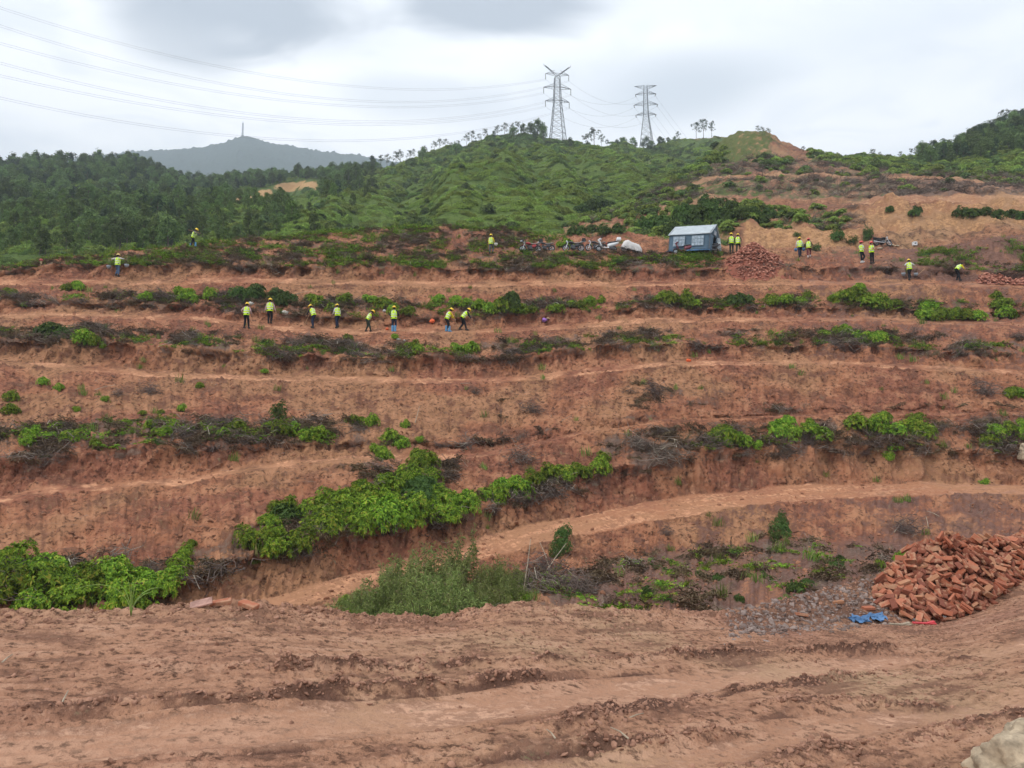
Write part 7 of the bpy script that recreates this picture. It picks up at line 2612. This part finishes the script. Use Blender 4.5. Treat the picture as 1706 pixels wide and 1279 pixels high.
order = seen_first(placed)
keep = set(order[:300])
inv = Matrix.Translation(-PB)
cnt = 0
rest = Geo()
bv_ = [np.array([v.co[:] for v in me_.vertices]) for me_ in BR]
bf_ = []
for me_ in BR:
    me_.calc_loop_triangles()
    bf_.append(np.array([t_.vertices[:] for t_ in me_.loop_triangles]))
for k, (loc, mt) in enumerate(placed):
    b = rb_.integers(0, 7) if rb_.random() < 0.6 else rb_.integers(0, 5)
    if k in keep:
        o = link(bpy.data.objects.new('brick', BR[b]), pile)
        o.matrix_local = Matrix.Translation(loc - PB) @ mt.to_4x4()
    else:
        M3 = np.array(mt)
        rest.add(bv_[b] @ M3.T + np.array(loc - PB), bf_[b], 0.5)
if rest.n:
    ro_ = link(bpy.data.objects.new('buried_bricks', rest.mesh('buried_bricks', M_BRICK)), pile)
    ro_['kind'] = 'stuff'

# strays
for x, y, a, lb in [(1335, 1026, 0.1, 'lone brick on the rubble front left of the near pile'), (1392, 958, 0.2, 'lone brick on the top of the rubble bank'), (1395, 1005, 0.05, 'half buried brick in the middle of the rubble'), (1447, 1015, 0.3, 'brick between rubble and near pile'),
                    (1470, 1005, 2.5, 'brick at the left toe of the near pile')]:
    p = on_road(x, y)
    if p is None:
        continue
    o = tag(link(bpy.data.objects.new('loose_brick', BR[random.randrange(5)])), lb, 'brick')
    o.location = p + Vector((0, 0, 0.02))
    o.rotation_euler = (random.uniform(-0.2, 0.2), random.uniform(-0.2, 0.2), a)
for x, y, a, tilt, lb in [(368, 1010, 0.25, -0.12, 'red brick on the crest of the road edge, left of two'), (414, 1014, -0.35, 0.22, 'red brick on the crest of the road edge, right of two')]:
    p = on_road(x, y)
    o = tag(link(bpy.data.objects.new('loose_brick', BR[1])), lb, 'brick')
    o.location = p + Vector((0, 0, 0.035))
    o.scale = (1.0, 1.0, 1.0)
    o.rotation_euler = (0.15, tilt, a)
p = on_road(335, 1010)
m = MB()
m.box((0, 0, 0.03), (0.20, 0.12, 0.018), (0.35, -0.22, 0.3))
o = tag(m.obj('slate_piece', plain('pinkish_slate', (0.36, 0.21, 0.17), 0.9, 0.1, vary=0.3, scale=12), None, bevel=0.004), 'thin pinkish slab leaning left of the two bricks on the road edge', 'slab')
o.location = p

# ---- far heap by the tent: bricks a few pixels each, one mass
def far_heap(name, label, trees, centre, rx, ry, h, n, seed, cell=0.06):
    r_ = np.random.default_rng(seed)

    def hf(XX, YY):
        d = np.sqrt(((XX - centre.x) / rx) ** 2 + ((YY - centre.y) / ry) ** 2)
        return h * np.clip(1 - d, 0, 1) ** 0.85
    gf = ground_fn(trees)
    it = stack_bricks(((centre.x - rx, centre.x + rx), (centre.y - ry, centre.y + ry)), n, hf, r_, lambda XX, YY: gf(XX, YY) + 0.80 * hf(XX, YY), cell=cell)
    g = Geo()
    root_ = empty(name, centre, 0, label, 'brick pile')
    cube = np.array([(x, y, z) for z in (-1, 1) for y in (-1, 1) for x in (-1, 1)], float) * np.array([0.12, 0.0575, 0.0265])
    cf = np.array([(0, 2, 3), (0, 3, 1), (4, 5, 7), (4, 7, 6), (0, 1, 5), (0, 5, 4), (2, 6, 7), (2, 7, 3), (0, 4, 6), (0, 6, 2), (1, 3, 7), (1, 7, 5)])
    # the packed inside of the heap
    na = 40
    gxx, gyy = np.meshgrid(np.linspace(centre.x - rx, centre.x + rx, na), np.linspace(centre.y - ry, centre.y + ry, na), indexing='ij')
    gz = np.zeros_like(gxx)
    for idx in np.ndindex(gxx.shape):
        q_, _ = drop(gxx[idx], gyy[idx], trees, 60)
        gz[idx] = q_.z if q_ is not None else centre.z
    gz = gz + 0.80 * hf(gxx, gyy) - 0.06
    cv = np.stack([gxx - centre.x, gyy - centre.y, gz - centre.z], -1).reshape(-1, 3)
    kk = grid_faces(na, na)
    g.add(cv, np.concatenate([kk[:, [0, 2, 1]], kk[:, [0, 3, 2]]]), 0.1)
    for loc, mt in it:
        g.add(cube @ np.array(mt).T + np.array(loc - centre), cf, r_.random())
    ob = link(bpy.data.objects.new('brick_mass', g.mesh('brick_mass', M_BRICKFV)), root_)
    ob['kind'] = 'stuff'
    return root_


m, t, b = new_mat('dusty_brick_mass', 0.9, 0.15)
c = mix_node(t, attr(t, 'rnd'), (0.26, 0.085, 0.055), (0.54, 0.25, 0.175))
L(t, c, b.inputs['Base Color'])
M_BRICKFV = m
fc, _ = hit(1262, 448, B_HILL)
far_heap('brick_pile', 'far heap of dusty pink bricks right of the tent', B_HILL, fc + Vector((0, 0.7, 0)), 2.45, 1.7, 1.25, 1300, 5)
for k, (x, y, rx, h, lb) in enumerate([(1660, 471, 1.5, 0.28, 'low strip of scattered bricks beside the bending person'), (1715, 473, 1.6, 0.3, 'scattered bricks cut off by the right edge on the top bench')]):
    fc, _ = hit(x, y, B_HILL)
    far_heap('brick_scatter', lb, B_HILL, fc, rx, 0.5, h, 220, 60 + k)
HAZE = 0.00045
# ================================================================== moist air
hz = bpy.data.materials.new('moist_air')
hz.use_nodes = True
ht = hz.node_tree
ht.nodes.clear()
pv = N(ht, 'ShaderNodeVolumePrincipled')
pv.inputs['Color'].default_value = (0.76, 0.88, 1.0, 1.0)
pv.inputs['Density'].default_value = HAZE
pv.inputs['Anisotropy'].default_value = 0.0
ho = N(ht, 'ShaderNodeOutputMaterial')
L(ht, pv.outputs[0], ho.inputs['Volume'])
bv = np.array([(x, y, z) for z in (-5.5, 840) for y in (-450, 5100) for x in (-4100, 4100)], float)
bfq = np.array([(0, 2, 3, 1), (4, 5, 7, 6), (0, 1, 5, 4), (2, 6, 7, 3), (0, 4, 6, 2), (1, 3, 7, 5)])
haze = tag(link(bpy.data.objects.new('haze', mesh_np('haze', bv, bfq, hz))), 'pale damp haze over the far hills', 'haze', kind='stuff')
